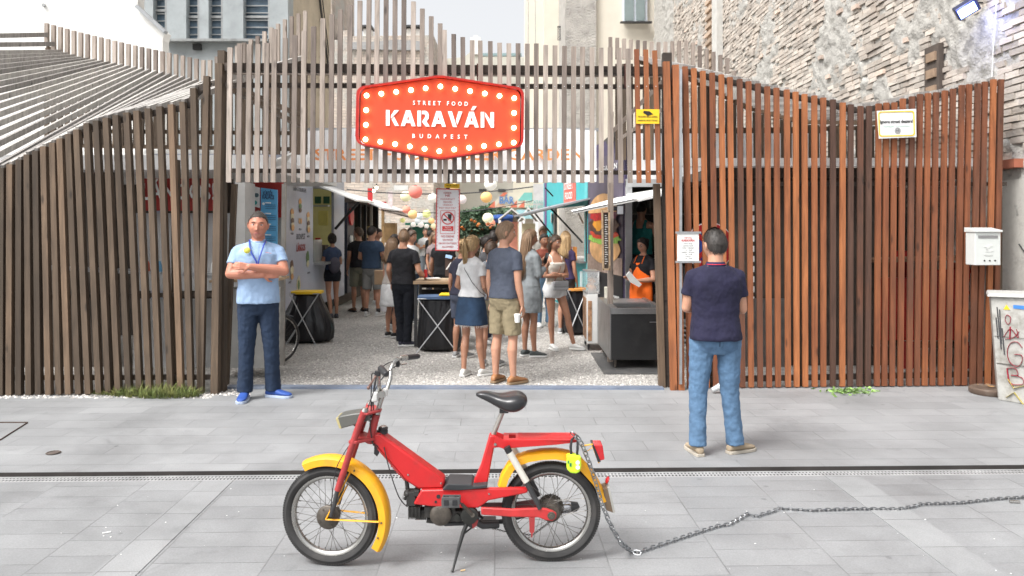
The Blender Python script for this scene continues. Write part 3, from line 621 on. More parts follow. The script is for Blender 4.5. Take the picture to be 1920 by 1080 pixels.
# utility cabinet, leaning, graffiti
uc=thing('utility_cabinet','battered off white utility cabinet with dark red graffiti beside the fence end','electrical cabinet',FP(1900,735,.3))
cabm=M('scuffed_white_cabinet',(.38,.375,.35),.7,var=.18,vs=4,dirt=.95,dcol=(.13,.115,.09),ds=3.2)
A0=P(1872,733,7.75); A0.z=0; B0=P(1980,760,7.35); B0.z=0
A1=P(1857,556,7.75); B1=P(1975,560,7.35); bk=V((.25,.42,0)); rgs=[[A0,B0,B0+bk,A0+bk],[A1,B1,B1+bk,A1+bk]]
b=MB(); b.loft(rgs); b.build('body',cabm,uc,bevel=.01)
b=MB(); up=V((0,0,.035)); ex=(B1-A1).normalized()*.03; ey=V((-.02,-.03,0)); b.loft([[A1-ex+ey,B1+ex+ey,B1+ex+bk*1.05,A1-ex+bk*1.05],[A1-ex*.5+up+ey*.5,B1+ex*.5+up+ey*.5,B1+bk+up,A1-ex*.5+bk+up]]); b.build('lid',M('cabinet_lid',(.40,.40,.38),.6,var=.1,dirt=.5),uc,bevel=.008)
ub=A1-A0; ux=(B0-A0); un=ux.cross(ub).normalized(); 
if un.y>0: un=-un
def cp(u,v,e=.004): return A0+ (ux*(1-v)+(B1-A1)*v)*u+ub*v+un*e
b=MB(); b.tube([cp(.02,.36),cp(.98,.36)],.004,6); b.tube([cp(.02,.62),cp(.98,.62)],.0025,6); b.build('seam',M('seam_dark',(.08,.07,.06),.8),uc)
def stroke(parent,pts,r,m,f,name='graffiti'):
    q=[]
    for i in range(len(pts)-1):
        a=V((*pts[i],0)); c=V((*pts[i+1],0)); 
        for k in range(3): p=a.lerp(c,k/3); q.append(f(p.x,p.y))
    q.append(f(*pts[-1])); b=MB(); b.tube(q,r,6); return b
maroon=M('maroon_spray',(.28,.01,.03),.6)
b=MB()
W1=[[(.26,.74),(.22,.78),(.25,.83),(.31,.81),(.30,.76),(.26,.74)],[(.18,.62),(.30,.70),(.42,.62),(.40,.70)],[(.28,.60),(.30,.72)],[(.20,.60),(.34,.62),(.44,.68)],[(.48,.53),(.40,.58),(.28,.56),(.22,.47),(.26,.38),(.38,.35),(.46,.40),(.46,.46),(.34,.46)],[(.20,.32),(.22,.20),(.28,.17)],[(.20,.32),(.34,.33),(.38,.27),(.26,.26)],[(.26,.26),(.44,.25),(.46,.19),(.28,.17)]]
for p in W1:
    q=[]; L_=len(p)
    for i in range(L_-1):
        a0,a1,a2,a3=[V((*p[max(0,min(L_-1,i+e))],0)) for e in (-1,0,1,2)]
        for k in range(6):
            u_=k/6; c_=.5*((2*a1)+(a2-a0)*u_+(2*a0-5*a1+4*a2-a3)*u_*u_+(a3-a0+3*a1-3*a2)*u_**3); q.append(cp(c_.x,c_.y,.002))
    q.append(cp(*p[-1],.002)); b.tube(q,.0085,8,el=.3)
b.build('graffiti',maroon,uc,smooth='all')
b=MB()
for p in ([(.10,.9),(.12,.5)],[(.14,.88),(.13,.55)],[(.07,.8),(.08,.6)],[(.16,.7),(.17,.45)],[(.62,.5),(.60,.3)],[(.70,.55),(.66,.42),(.74,.40)]): b.tube([cp(u,v,.002) for u,v in p],.006,5)
b.build('graffiti',M('black_spray',(.05,.05,.055),.7),uc)
b=MB(); b.prism([(-.03,-.02),(.03,-.02),(0,.03)],cp(.26,.90),ux.normalized(),ub.normalized(),.003); b.build('warning_sticker',yel,uc)
b=MB(); b.prism([(-.05,-.018),(.05,-.018),(.05,.018),(-.05,.018)],cp(.46,.91),ux.normalized(),ub.normalized(),.003); b.build('sticker',M('blue_sticker',(.05,.2,.55),.5),uc)
b=MB()
for p in ([(.2,.30),(.3,.22),(.5,.26),(.8,.2)],[(.15,.12),(.3,.18),(.45,.08)],[(.5,.12),(.7,.2)]): b.tube([cp(u,v-.08,.001) for u,v in p],.02,5,el=.15)
b.build('yellow_stain',M('yellow_stain',(.45,.36,.08),.8,var=.3),uc)
# round worn base
p=G(1856,738); b=MB(); b.lathe(p+V((0,0,0)),[(.001,0),(.185,.0),(.20,.02),(.20,.055),(.18,.07),(.12,.062),(.001,.058)],n=40); rb=b.build('rubber_disc',M('worn_brown_rubber',(.11,.075,.055),.8,var=.3,dirt=.5,dcol=(.25,.24,.22)),None,smooth=True,org=p)
tag(rb,'worn brown round base lying flat by the cabinet','disc'); 
b=MB(); rn=random.Random(4)
for i in range(14):
    a_=rn.random()*6.28; r_=rn.uniform(.02,.15); c=p+V((math.cos(a_)*r_,math.sin(a_)*r_,.075)); s=.03
    b.add([c+V((rn.uniform(-s,s),rn.uniform(-s,s),rn.uniform(0,.02))) for _ in range(3)],[(0,1,2)],rn.random())
tag(b.build('dry_leaves',M('dry_leaf',(.30,.17,.07),.8,var=.4,tint=.5)),'dry brown leaves lying on the round base','leaves',kind='stuff')
# silver cup and green leaves
p=G(1338,737); b=MB(); a=p+V((-.02,-.02,.035)); d=V((.11,.02,.05)); b.tube([a,a+d*.5,a+d],[.026,.032,.037],16)
tag(b.build('drinking_cup',M('clear_cup',(.55,.56,.56),.25,.3),None,smooth=True),'crumpled clear cup tipped over at the foot of the orange fence','cup')
def leafmass(name,label,cat,f,n,m,smin,smax,seed,kind='stuff',grp=None):
    rn=random.Random(seed); b=MB()
    for i in range(n):
        c,dr_=f(rn); s=rn.uniform(smin,smax); u=V((rn.gauss(0,1),rn.gauss(0,1),rn.gauss(0,.5))).normalized(); v=u.cross(V((rn.gauss(0,1),rn.gauss(0,1),rn.gauss(0,1)))).normalized()
        b.add([c-u*s,c+v*s*.45,c+u*s,c-v*s*.45],[(0,1,2,3)],rn.random())
    return tag(b.build(name,m,recalc=False),label,cat,grp,kind)
leafmass('lettuce_scraps','bright green lettuce scraps scattered at the foot of the right fence','food scraps',lambda rn:((lambda q:q+V((0,0,rn.uniform(.005,.03))))(G(rn.gauss(1592,24),rn.gauss(736,3.2))),0),170,M('lettuce',(.20,.33,.09),.6,var=.3,tint=.5),.012,.035,2)
# grass tuft, left
b=MB(); rn=random.Random(8)
for i in range(2600):
    px=rn.uniform(175,372); e=1-abs((px-300)/130)**2; e=max(e,.1); p=G(px,rn.uniform(736,738+10*e)); h=rn.uniform(.04,.17)*e*rn.uniform(.3,1)+.015; a_=rn.random()*6.28; l=rn.uniform(.02,.17)
    d=V((math.cos(a_),math.sin(a_),0)); s=d.cross(Z_)*.0025; m1=p+Z_*h*.6+d*l*.3; m2=p+Z_*h+d*l
    b.add([p-s,p+s,m1+s,m1-s,m2],[(0,1,2,3),(3,2,4)],rn.random())
tag(b.build('grass',M('grass_blades',(.10,.15,.035),.7,col2=(.25,.25,.08),vs=8,tint=.6),recalc=False),'tuft of green and straw grass growing at the foot of the left fence','grass',kind='stuff')
# ================================================================ BUILDINGS
brickw=slabs('crumbling_whitewashed_brick',(.62,.57,.51),(.72,.59,.49),(.27,.24,.21),.27,.085,.007,axes=('Y','Z'),rough=.9,dist=.07,noise_amp=.34,bumpd=.035,plaster=(.66,.64,.60),pscale=.8)
rough=M('rough_render',(.42,.40,.37),.95,var=.25,vs=3,bump=.07,bs=14,dirt=.4,dcol=(.26,.24,.22),ds=6)
cream=M('cream_render',(.66,.61,.52),.9,var=.05,vs=1.5,bump=.003,bs=30)
beige=M('beige_crumbling_render',(.50,.43,.33),.95,var=.2,vs=1.5,bump=.05,bs=8,dirt=.4,dcol=(.38,.35,.30),ds=3)
wht=M('white_render',(.74,.73,.70),.9,var=.04,vs=1,dirt=.12,dcol=(.55,.54,.52))
grey=M('bluish_grey_render',(.36,.39,.40),.9,var=.15,vs=1.2,bump=.004,bs=20,dirt=.5,dcol=(.22,.23,.23),ds=2)
farbrick=slabs('pale_far_brick',(.50,.42,.36),(.58,.50,.43),(.35,.32,.29),.5,.16,.02,axes=('X','Z'),rough=.9,dist=.1,noise_amp=.25,bumpd=.03,plaster=(.5,.48,.44),pscale=.5)
pane=M('louvred_glass',(.10,.15,.20),.2,var=.4,vs=2); framem=M('grey_window_frame',(.30,.31,.31),.7); 
def sm_(a,b,x): q=max(0,min(1,(x-a)/(b-a))); return q*q*(3-2*q)
# right fire wall
t=thing('brick_wall','tall crumbling whitewashed brick fire wall along the right side','wall',(5.9,8,0))
b=MB(); b.b2((5.93,7.2,-.1),(9,31,16)); b.build('wall',brickw,t)
def pmask(y,z): return noise.noise(V((y*.55,z*.55,3.1)))+.5*noise.noise(V((y*1.7,z*1.7,9.3)))+.35*noise.noise(V((y*4.5,z*4.5,1.7)))-.12
b=MB(); ys=[7.2]; 
while ys[-1]<30.9: ys.append(ys[-1]+.045*max(1,ys[-1]/11))
zs=[-.1+.055*i for i in range(240)]
g=[]
for y in ys:
    for z in zs:
        m_=pmask(y,z); n1=noise.noise(V((y*7,z*7,5))); n2=noise.noise(V((y*19,z*19,8)))
        out=sm_(-.05,.12,m_)*(.036+.040*n1)+.026*n2+.014*noise.noise(V((y*42,z*42,2)))+.008*n1; g.append(V((5.90-out,y,z)))
nz_=len(zs); b.add(g,[(i*nz_+j,(i+1)*nz_+j,(i+1)*nz_+j+1,i*nz_+j+1) for i in range(len(ys)-1) for j in range(nz_-1)])
b.build('old_render',M('crumbled_lime_render',(.36,.345,.32),.95,var=.0,vs=3,bump=.022,bs=22,col2=(.45,.435,.40),dirt=.7,dcol=(.22,.205,.185),ds=5),t,smooth='all',recalc=False)
rn=random.Random(77); b=MB(); row=0; z=2.0
while z<12.6:
    y=7.3+(.14 if row%2 else 0)
    while y<27:
        L=rn.uniform(.24,.29); m_=pmask(y+L/2,z+.04)
        if m_<.16 and rn.random()>.08+max(0,m_)*2:
            pr=rn.uniform(-.004,.028)*(1 if m_<0 else .5); hz=.070+rn.uniform(-.006,.006); jz=rn.uniform(-.004,.004)
            x0_=5.875-pr; q=[V((x0_+rn.uniform(-.004,.004),y+.008,z+jz)),V((x0_+rn.uniform(-.004,.004),y+L-.008,z+jz+rn.uniform(-.005,.005))),V((x0_+rn.uniform(-.004,.004),y+L-.008,z+jz+hz)),V((x0_+rn.uniform(-.004,.004),y+.008,z+jz+hz))]
            b.add(q+[V((5.93,p.y,p.z)) for p in q],[(0,1,2,3),(0,4,5,1),(1,5,6,2),(2,6,7,3),(3,7,4,0)],rn.random())
        y+=L
    z+=.086; row+=1
b.build('brickwork',M('pale_worn_brick',(.43,.365,.31),.95,var=.0,vs=2,tint=.28,col2=(.50,.46,.41),bump=.008,bs=40,dirt=.6,dcol=(.38,.36,.33),ds=7),t,recalc=False)
rn=random.Random(21); b=MB()
for i in range(70):
    y=rn.uniform(7.6,26); z=rn.uniform(2.2,11); b.box((5.86,y,z),(rn.uniform(.05,.09),rn.uniform(.12,.26),.07),t=rn.random())
b.build('loose_brick',M('pinkish_brick',(.60,.47,.39),.9,var=.2,vs=9,tint=.25,dirt=.5,dcol=(.42,.40,.36),ds=8),t)
b=MB(); p_=[V((5.84,y,z)) for y,z in ()]
b.b2((5.82,21.7,5.6),(5.86,22.3,16))
for i in range(44): b.b2((5.76,21.7,5.5+i*.24),(5.87,22.3,5.62+i*.24),t=rn.random())
b.build('pilaster',M('pilaster_brick',(.42,.32,.24),.9,var=.2,tint=.3),t)
b=MB(); b.b2((5.70,20.75,6.1),(5.86,21.3,16)); b.build('chimney_breast',M('chimney_render',(.50,.49,.46),.9,var=.12),t)
b=MB(); b.b2((5.80,10.15,3.6),(5.87,10.5,4.3)); b.build('niche_shade_panel',M('niche_shade',(.07,.055,.045),.95,var=.4),t)  # flat dark panel painted as the shade of a hole, nothing is recessed
for z in (3.62,3.85,4.08): MB().b2((5.77,10.2,z),(5.84,10.42,z+.12)).build('niche_brick',M('brown_brick',(.26,.18,.12),.9,var=.3),t)
b=MB(); b.b2((5.75,8.55,2.48),(5.862,8.95,2.58)); b.build('ledge_brick',M('red_brick',(.36,.12,.07),.9,var=.2),t)
b=MB(); b.b2((5.845,7.9,.0),(5.865,8.95,2.35)); b.build('plaster_patch',M('stained_plaster',(.50,.48,.44),.9,var=.1,vs=6,dirt=.8,dcol=(.28,.26,.24),ds=6,bump=.01,bs=12),t)
for p in ([(8.35,1.9),(8.2,1.75),(8.1,1.85)],[(8.6,1.6),(8.5,1.5),(8.42,1.42)],[(8.3,2.1),(8.25,1.95)]): MB().tube([V((5.84,y,z)) for y,z in p],.008,5).build('graffiti',M('black_tag',(.04,.04,.04),.8),t)
fl_=thing('floodlight','bluish lit floodlight bracketed high on the brick wall','floodlight',P(1810,15,9.5))
c=P(1812,16,9.2); c.x=5.6; rot=Matrix.Rotation(R(-28),3,'Z')@Matrix.Rotation(R(-30),3,'Y')@Matrix.Rotation(R(38),3,'X')
b=MB(); b.box(c,(.26,.10,.17),M=rot); b.build('housing',M('floodlight_housing',(.04,.045,.09),.4,.5),fl_,bevel=.01)
b=MB(); b.box(c+rot@V((-.01,-.055,-.0)),(.20,.006,.12),M=rot); b.build('lens',M('floodlight_lens',(.5,.6,1),.2,em=(.25,.36,1),es=7),fl_)
ll=bpy.data.lights.new('floodlight_glow','POINT'); ll.energy=8; ll.color=(.35,.42,1); ll.shadow_soft_size=.08; lo=bpy.data.objects.new('floodlight_glow',ll); COL.objects.link(lo); lo.location=c+V((-.08,-.16,-.06))
b=MB(); b.tube([c,c+V((.1,.05,.09)),V((5.86,c.y+.1,c.z+.1))],.012,6); b.build('bracket',black,fl_)
b=MB(); b.tube([V((5.84,9.0,4.5)),V((5.83,9.05,3.9)),V((5.84,9.1,3.4))],.006,6); tag(b.build('cable',white),'thin white cable running down the brick wall from the floodlight','cable')
# left white firewall
def pxprism(pts,Y,dep,m,name,parent):
    a=[P(x,y,Y) for x,y in pts]; bk=[p+V((0,dep,0)) for p in a]; n=len(a)
    b=MB(); b.add(a+bk,[tuple(range(n)),tuple(range(2*n-1,n-1,-1))]+[(i,(i+1)%n,(i+1)%n+n,i+n) for i in range(n)]); return b.build(name,m,parent)
t=thing('white_building','plain white rendered building end with sloping eave on the left','building',P(200,400,13.5))
pxprism([(-900,620),(-900,-500),(255,-500),(258,14),(309,60),(305,75),(305,600)],13.5,.25,wht,'wall',t)
b=MB(); b.beam(P(257,12,13.44),P(311,61,13.44),.06,.12); b.build('eave',M('eave_zinc',(.3,.31,.32),.6),t)
b=MB(); b.lathe(P(82,10,13.47),[(.001,-.02),(.03,-.02),(.03,.02),(.001,.02)],'Y',10); b.build('vent',framem,t)
# grey building with louvred windows
t=thing('grey_building','weathered blue grey building with tall louvred windows above a ledge','building',P(420,420,21))
wins=[(258,270,40),(287,313,62),(349,374,74),(391,418,74),(456,506,74)]
x0=225
for (a,c_,yb) in wins:
    pxprism([(x0,240),(x0,-420),(a,-420),(a,240)],21,.5,grey,'wall',t); x0=c_
    pxprism([(a,240),(a,yb),(c_,yb),(c_,240)],21,.5,grey,'wall',t)
    f=sub('window',t,P(a,yb,21))
    pxprism([(a,yb),(a,-300),(c_,-300),(c_,yb)],21.25,.05,pane,'pane',f)
    b=MB()
    for k in range(0,40): yy=yb-9-k*13.5; b.beam(P(a,yy,21.2),P(c_,yy,21.2),.03,.05)
    b.beam(P(a,yb-42,21.18),P(c_,yb-42,21.18),.07,.07,t=0)
    b.beam(P(a+1,yb,21.18),P(a+1,-300,21.18),.06,.06); b.beam(P(c_-1,yb,21.18),P(c_-1,-300,21.18),.06,.06); b.build('frame',framem,f)
pxprism([(x0,240),(x0,-420),(540,-420),(540,240)],21,.5,grey,'wall',t)
pxprism([(225,420),(225,240),(540,240),(540,420)],21.02,.5,grey,'wall',t)
b=MB(); b.beam(P(306,77,20.9),P(506,77,20.9),.07,.3); b.build('ledge',M('stone_ledge',(.30,.31,.31),.9,dirt=.7),t)
b=MB(); b.box(P(370,88,20.95),(.22,.12,.16)); b.build('vent',M('dark_vent',(.03,.03,.03),.9),t)
# beige rough side wall
t=thing('beige_wall','tall crumbling beige plaster side wall behind the left of the peak','wall',(-6.4,22,0))
MB().b2((-9.5,21.6,-.1),(-6.38,26.3,17)).build('wall',beige,t)
b=MB(); b.tube([V((-6.3,23.6,11)),V((-6.3,24.6,9)),V((-6.3,26,6.6))],.04,6); b.tube([V((-6.3,24.0,11)),V((-6.3,25,9)),V((-6.3,26.2,6.8))],.02,6); b.build('hanging_cable',dsteel,t)
# far brick building
t=thing('brick_building','pale brick rear building with capped chimneys behind the gate peak','building',P(715,400,42))
pxprism([(590,500),(590,-60),(622,-60),(622,75),(634,75),(634,57),(655,57),(655,68),(800,66),(813,66),(813,500)],42,6,farbrick,'wall',t)
pxprism([(655,79),(655,92),(790,94),(790,77),(745,74),(700,78)],41.8,.3,M('grey_roof',(.30,.30,.30),.9,var=.2),'roof',t)
for (a,c_) in ((681,696),(760,786)):
    pxprism([(a,68),(a,54),(c_,54),(c_,68)],42.3,.8,wht,'chimney',t); b=MB(); b.beam(P(a-4,53,42.6),P(c_+4,53,42.6),.1,1.1); b.build('chimney_cap',dsteel,t)
# cream far building
t=thing('cream_building','pale cream rear building with small windows behind the right of the sign','building',P(900,420,46))
pxprism([(813,500),(813,112),(870,107),(885,95),(905,104),(1005,108),(1005,500)],46,5,M('pale_stone',(.56,.54,.47),.9,var=.12,vs=.6),'wall',t)
b=MB(); b.beam(P(888,71,46.2),P(896,71,46.2),.15,.5); b.beam(P(892,72,46.2),P(892,104,46.2),.6,.6); b.build('chimney',wht,t)
b=MB(); b.beam(P(904,103,45),P(978,103,45),.16,.3); b.build('gutter',M('teal_gutter',(.25,.35,.36),.6),t)
for (x,y) in ((905,357),(941,357),(972,357),(968,341),(860,330),(905,322),(941,322)):
    b=MB(); b.beam(P(x-7,y,45.95),P(x+7,y,45.95),.16,.1); b.build('window',M('dark_window',(.05,.05,.05),.3),t)
# right cream building with window and rough strip
t=thing('cream_apartment_building','cream apartment building with a balcony and a tall window at upper right','building',P(1150,420,32))
pxprism([(1020,480),(1020,-600),(1062,-600),(1062,480)],36,1,cream,'wall',t)
pxprism([(984,480),(986,-600),(1022,-600),(1022,480)],37,3,cream,'wall',t)
pxprism([(1060,480),(1060,-600),(1118,-600),(1118,480)],31.5,6,rough,'render_strip',t)
pxprism([(1118,480),(1118,-600),(1240,-600),(1240,480)],31.7,6,cream,'wall',t)
f=MB(); c=P(1191,20,31.6)
b=MB(); b.b2(P(1168,41,31.55),P(1213,-160,31.75)) if False else b.beam(P(1190.5,42,31.62),P(1190.5,-160,31.62),45*31.6/1400,.16); fw=b.build('window',M('window_frame_white',(.62,.66,.72),.5),t)
for a,c_ in ((1171,1188),(1192.5,1209)):
    b=MB(); b.beam(P((a+c_)/2,39,31.5),P((a+c_)/2,-150,31.5),(c_-a)*31.6/1400,.05); b.build('pane',M('pale_green_glass',(.22,.27,.27),.15,var=.2,vs=1),fw)
b=MB(); b.beam(P(1163,42,31.4),P(1222,42,31.4),.05,.2); b.build('sill',dsteel,fw)
b=MB(); b.beam(P(1055,78,35),P(1078,76,35),.25,1.6); bal=b.build('balcony',M('balcony_slab',(.35,.33,.31),.8),t)
b=MB()
for k in range(9): b.beam(P(1046+k*2.3,76,34.5),P(1046+k*2.3,50,34.5),.03,.03)
b.beam(P(1045,50,34.5),P(1066,50,34.5),.05,.05); b.build('railing',dsteel,bal)
b=MB(); b.beam(P(1059.5,-20,35.2),P(1059.5,225,35.2),.25,.5); b.build('reveal',M('yellow_render',(.70,.38,.08),.8),t)
b=MB(); b.beam(P(1057,10,35.1),P(1057,70,35.1),.12,.3); b.build('door',M('dark_door',(.08,.07,.06),.7),t)
b=MB(); b.tube([P(1003,-50,36),P(1004,110,36)],.03,5); b.tube([P(990,-50,36),P(990,100,36)],.03,5); b.build('downpipe',M('pale_pipe',(.45,.44,.42),.7),t)
# ================================================================ COURTYARD STRUCTURES
# white banner across
t=thing('fabric_banner','long white fabric banner with orange lettering hung across the courtyard','banner',P(820,345,12.2))
b=MB(); n=40
top=[P(532+i*(1118-532)/n,243+2*math.sin(i*.5),12.2+.05*math.sin(i*.9)) for i in range(n+1)]; bot=[P(532+i*(1118-532)/n,341+1*math.sin(i*.4),12.2+.06*math.sin(i*.9+.4)) for i in range(n+1)]
b.add(top+bot+[p+V((0,.01,0)) for p in top+bot],[(i,i+1,n+2+i,n+1+i) for i in range(n)]+[(2*n+2+n+1+i,2*n+2+n+2+i,2*n+2+i+1,2*n+2+i) for i in range(n)])
b.build('fabric',M('banner_cloth',(.82,.82,.82),.9,var=.03,em=(1,1,1),es=0),t)
fit_text('STREET FOOD & BEER GARDEN',.25,M('banner_orange',(.75,.28,.10),.8),t,P(842,291,12.1),(1,0,0),505*12.1/1400,off=.006)
b=MB(); b.beam(P(525,243,12.28),P(1125,243,12.28),.05,.05); b.build('pole',steel,t)
# left food stall behind the fence
rw=random.Random(15)
gpan=M('stall_grey_panel',(.46,.46,.46),.6,var=.06,dirt=.25); dk=M('stall_dark',(.07,.055,.044),.8,var=.3); sred=M('stall_red',(.33,.02,.015),.5,var=.1)
t=thing('food_stall','stall with white roof edge and red LÁNGOS board behind the left fence','food stall',(-4.6,10.5,0))
b=MB(); b.b2((-8.5,9.15,2.50),(-3.05,13,2.68)); b.build('roof',M('stall_roof_white',(.75,.75,.75),.6,var=.05),t)
b=MB(); b.beam(P(520,312,9.2),P(535,292,9.1),.02,.3); b.build('roof_trim',white,t)
b=MB(); b.b2((-8.4,12.4,0),(-3.9,12.5,2.5)); b.b2((-8.4,9.6,0),(-5.1,9.7,2.5)); b.b2((-5.1,10.9,0),(-4.1,11,2.5)); b.build('wall',dk,t)  # dark walls added to hide the bright courtyard and keep light out
b=MB(); b.b2(P(262,395,9.6),P(402,335,9.66)); b.build('sign_board',sred,t)
fit_text('LÁNGOS!',.3,white,t,P(335,361,9.55),(1,0,0),135*9.55/1400,off=.004)
b=MB(); b.b2(P(250,545,9.75),P(455,400,9.85)); b.b2(P(250,690,9.6),P(455,560,9.7)); b.build('panel',gpan,t)
b=MB(); b.b2(P(441,515,8.95),P(478,345,9.3)); b.build('door_panel',M('door_panel_grey',(.56,.55,.53),.6,var=.04,dirt=.15),t)
b=MB(); b.b2(P(415,690,8.9),P(528,538,9.25)); b.build('counter_front',M('counter_cream',(.50,.49,.46),.6,var=.06,dirt=.2),t)
b=MB(); b.beam(P(408,525,8.95),P(531,522,8.95),.03,.5); b.build('counter_top',WT,t)
b=MB(); b.beam(P(476,372,9.7),P(531,372,9.7),.42,.04,ref=(0,1,0)); b.b2(P(476,408,9.68),P(532,345,9.72)); b.build('sign_board',sred,t)
b=MB(); b.b2(P(515,690,9.74),P(534,400,9.8)); b.build('panel',M('concrete_grey',(.30,.29,.27),.8,var=.15,dirt=.4),t)
b=MB(); b.beam(P(529,685,9.05),P(533,345,9.05),.045,.05); b.build('post',M('bare_steel_post',(.33,.31,.28),.5,.5,dirt=.4),t)
rn=random.Random(9)
for k in range(9):
    c=P(255+k*24+rn.uniform(-5,5),512,9.3); b=MB(); b.lathe(c,[(.03,0),(.04,.01),(.035,rn.uniform(.06,.13)),(.02,.15)],n=10); b.build('condiment_jar',M('jar%d'%(k%3),((.6,.6,.58),(.5,.1,.05),(.1,.25,.4))[k%3],.4),t)
b=MB(); b.beam(P(60,500,9.3),P(440,518,9.3),.03,.4); b.build('shelf',steel,t)
# blue menu board
t=thing('menu_board','tall light blue menu board with round icons behind the guard','menu board',P(503,540,9.5))
cs=[(489,352),(520,356),(520,545),(489,545)]; pts=[P(x,y,9.45) for x,y in cs]
b=MB(); b.add(pts+[p+V((0,.02,0)) for p in pts],[(0,1,2,3),(7,6,5,4),(0,4,5,1),(1,5,6,2),(2,6,7,3),(3,7,4,0)]); b.build('panel',M('menu_blue',(.10,.36,.62),.5,var=.06),t)
fit_text('KÜRTŐS',.07,M('navy_ink',(.02,.05,.12),.6),t,P(502,363,9.43),(1,0,-.05),.12,off=.002); fit_text('KALÁCS',.07,MC['navy_ink'],t,P(503,370,9.43),(1,0,-.05),.15,off=.002)
for k in range(8):
    c=P(494,382+k*20,9.435); b=MB(); b.lathe(c,[(.001,-.004),(.016,-.004),(.016,.003),(.001,.003)],'Y',12); b.build('icon',white,t)
    b=MB(); b.beam(P(497.5,380+k*20,9.435),P(508,380.5+k*20,9.435),.012,.004); b.build('text_line',white,t)
    b=MB()
    for q in range(3): b.beam(P(497.5,384+k*20+q*3.5,9.44),P(517,384.5+k*20+q*3.5,9.44),.005,.003)
    b.build('text_line',MC['navy_ink'],t)
t,_=board('ice_poster','small white poster with teal ice cream scoops beside the blue menu board','poster',[(473,348),(487,352),(487,390),(473,386)],paper,Y=9.5)
for (x,y) in ((481,366),(478,380)):
    b=MB(); b.lathe(P(x,y,9.49),[(.001,-.004),(.028,-.004),(.028,.002),(.001,.002)],'Y',14); b.build('scoop',M('teal_print',(.03,.35,.32),.5) if y>370 else M('grey_print',(.1,.16,.18),.5),t)
# ---- left food truck (serving side faces the courtyard)
TX=-3.75; xd=(0,1,0)
t=thing('food_truck','pale grey food truck side printed with ringed snack pictures and open serving hatch','food truck',(TX,12.4,0))
tk=M('truck_pale_grey',(.42,.45,.54),.35,var=.06,vs=1,dirt=.2,dcol=(.3,.3,.32))
def tp(y,z,e=0): return V((TX+e,y,z))
b=MB(); b.b2((TX-.05,12.35,.28),(TX,14.07,3.0)); b.b2((TX-.05,14.07,.28),(TX,16.7,1.12)); b.b2((TX-.05,15.72,1.12),(TX,16.7,3.0)); b.b2((TX-.05,14.07,2.55),(TX,15.72,3.0)); b.b2((TX-2.2,12.3,.28),(TX-.05,12.36,3.0)); b.b2((TX-2.2,16.64,.28),(TX-.05,16.7,3.0)); b.build('body',tk,t)
b=MB(); b.b2((TX-2.3,12.28,3.0),(TX+.03,16.75,3.06)); b.build('roof',white,t)
b=MB(); b.b2((TX-1.9,14.0,1.0),(TX-1.85,15.9,2.6)); b.b2((TX-1.9,15.72,1.0),(TX-.06,15.78,2.6)); b.build('interior_wall',M('truck_yellow_interior',(.56,.52,.24),.7,var=.12,vs=2,em=(.6,.55,.2),es=.05),t)  # inner walls carry a faint glow of their own in the material
b=MB(); b.b2((TX-.3,14.1,1.08),(TX+.22,15.7,1.12)); b.build('counter',steel,t)
b=MB(); b.b2((TX-.02,14.1,1.12),(TX,14.75,1.55)); b.build('glass_screen',M('display_glass',(.55,.56,.55),.1,alpha=.6),t)
def on_side(name,y,z,wd,ht,m,e=.012,sh='box'):
    b=MB()
    if sh=='box': b.box(tp(y,z,e),(.01,wd,ht))
    else: b.lathe(tp(y,z,e),[(.001,-.004),(wd,-.004),(wd,.004),(.001,.004)],'X',16); 
    return b.build(name,m,t)
b=MB(); b.box((-3.97,15.70,1.98),(.20,.02,.30)); b.build('notice',M('yellow_paper',(.75,.68,.2),.7),t)
b=MB(); b.box((-4.08,15.70,1.48),(.11,.02,.17)); b.build('fire_notice',M('red_notice',(.6,.02,.02),.5),t)
for xx in (-4.08,-3.9): MB().box((xx,15.70,2.36),(.13,.02,.15)).build('notice',M('green_notice',(.03,.12,.06),.5),t)
MB().b2((-5.6,15.5,2.22),(-3.82,15.70,2.25)).build('shelf',steel,t)
MB().b2((-4.0,15.3,1.12),(-3.83,15.6,1.42)).build('coffee_machine',dk,t)
b=MB(); b.b2((TX-.5,14.9,1.12),(TX-.2,15.2,1.3)); b.build('grill',dk,t)
# snack ring
snacks=[(13.2,2.14,'a'),(12.72,1.92,'b'),(13.72,1.88,'b'),(13.2,1.9,'c'),(12.7,1.05,'d'),(13.68,1.20,'e'),(13.1,.78,'f')]
bun=M('bun_print',(.62,.33,.12),.5,var=.15,vs=20); mt=M('meat_print',(.14,.07,.04),.5,var=.3,vs=30); lt=M('salad_print',(.10,.18,.06),.5,var=.4,vs=30); crm=M('cream_print',(.62,.56,.38),.5,var=.2,vs=30)
for (y,z,k) in snacks:
    top={'a':[(0,.10,bun,.09,.06),(0,.02,lt,.085,.05),(0,-.05,mt,.08,.04)],'b':[(0,.13,bun,.10,.06),(0,.05,crm,.10,.05),(0,-.02,mt,.09,.05),(0,-.09,crm,.1,.04),(0,-.14,bun,.09,.05)],'c':[(-.05,0,bun,.05,.05),(.05,0,bun,.05,.05)],'d':[(0,.1,mt,.09,.08),(0,0,crm,.1,.08),(0,-.1,bun,.08,.05)],'e':[(0,.03,lt,.10,.12),(0,-.08,crm,.09,.06)],'f':[(0,0,crm,.12,.15),(0,0,lt,.06,.08)]}[k]
    for i,(dy,dz,m_,a_,c_) in enumerate(top):
        b=MB(); pl=[(math.cos(q*PI/9)*a_*(1+.08*math.sin(q*3)),math.sin(q*PI/9)*c_*(1+.1*math.sin(q*5))) for q in range(18)]
        b.prism(pl,tp(y+dy,z+dz,.006+.003*i),(0,1,0),(0,0,1),.004); b.build('snack_picture',m_,t)
sgrey=M('print_grey',(.12,.12,.14),.6); sredm=M('print_red',(.35,.04,.03),.6)
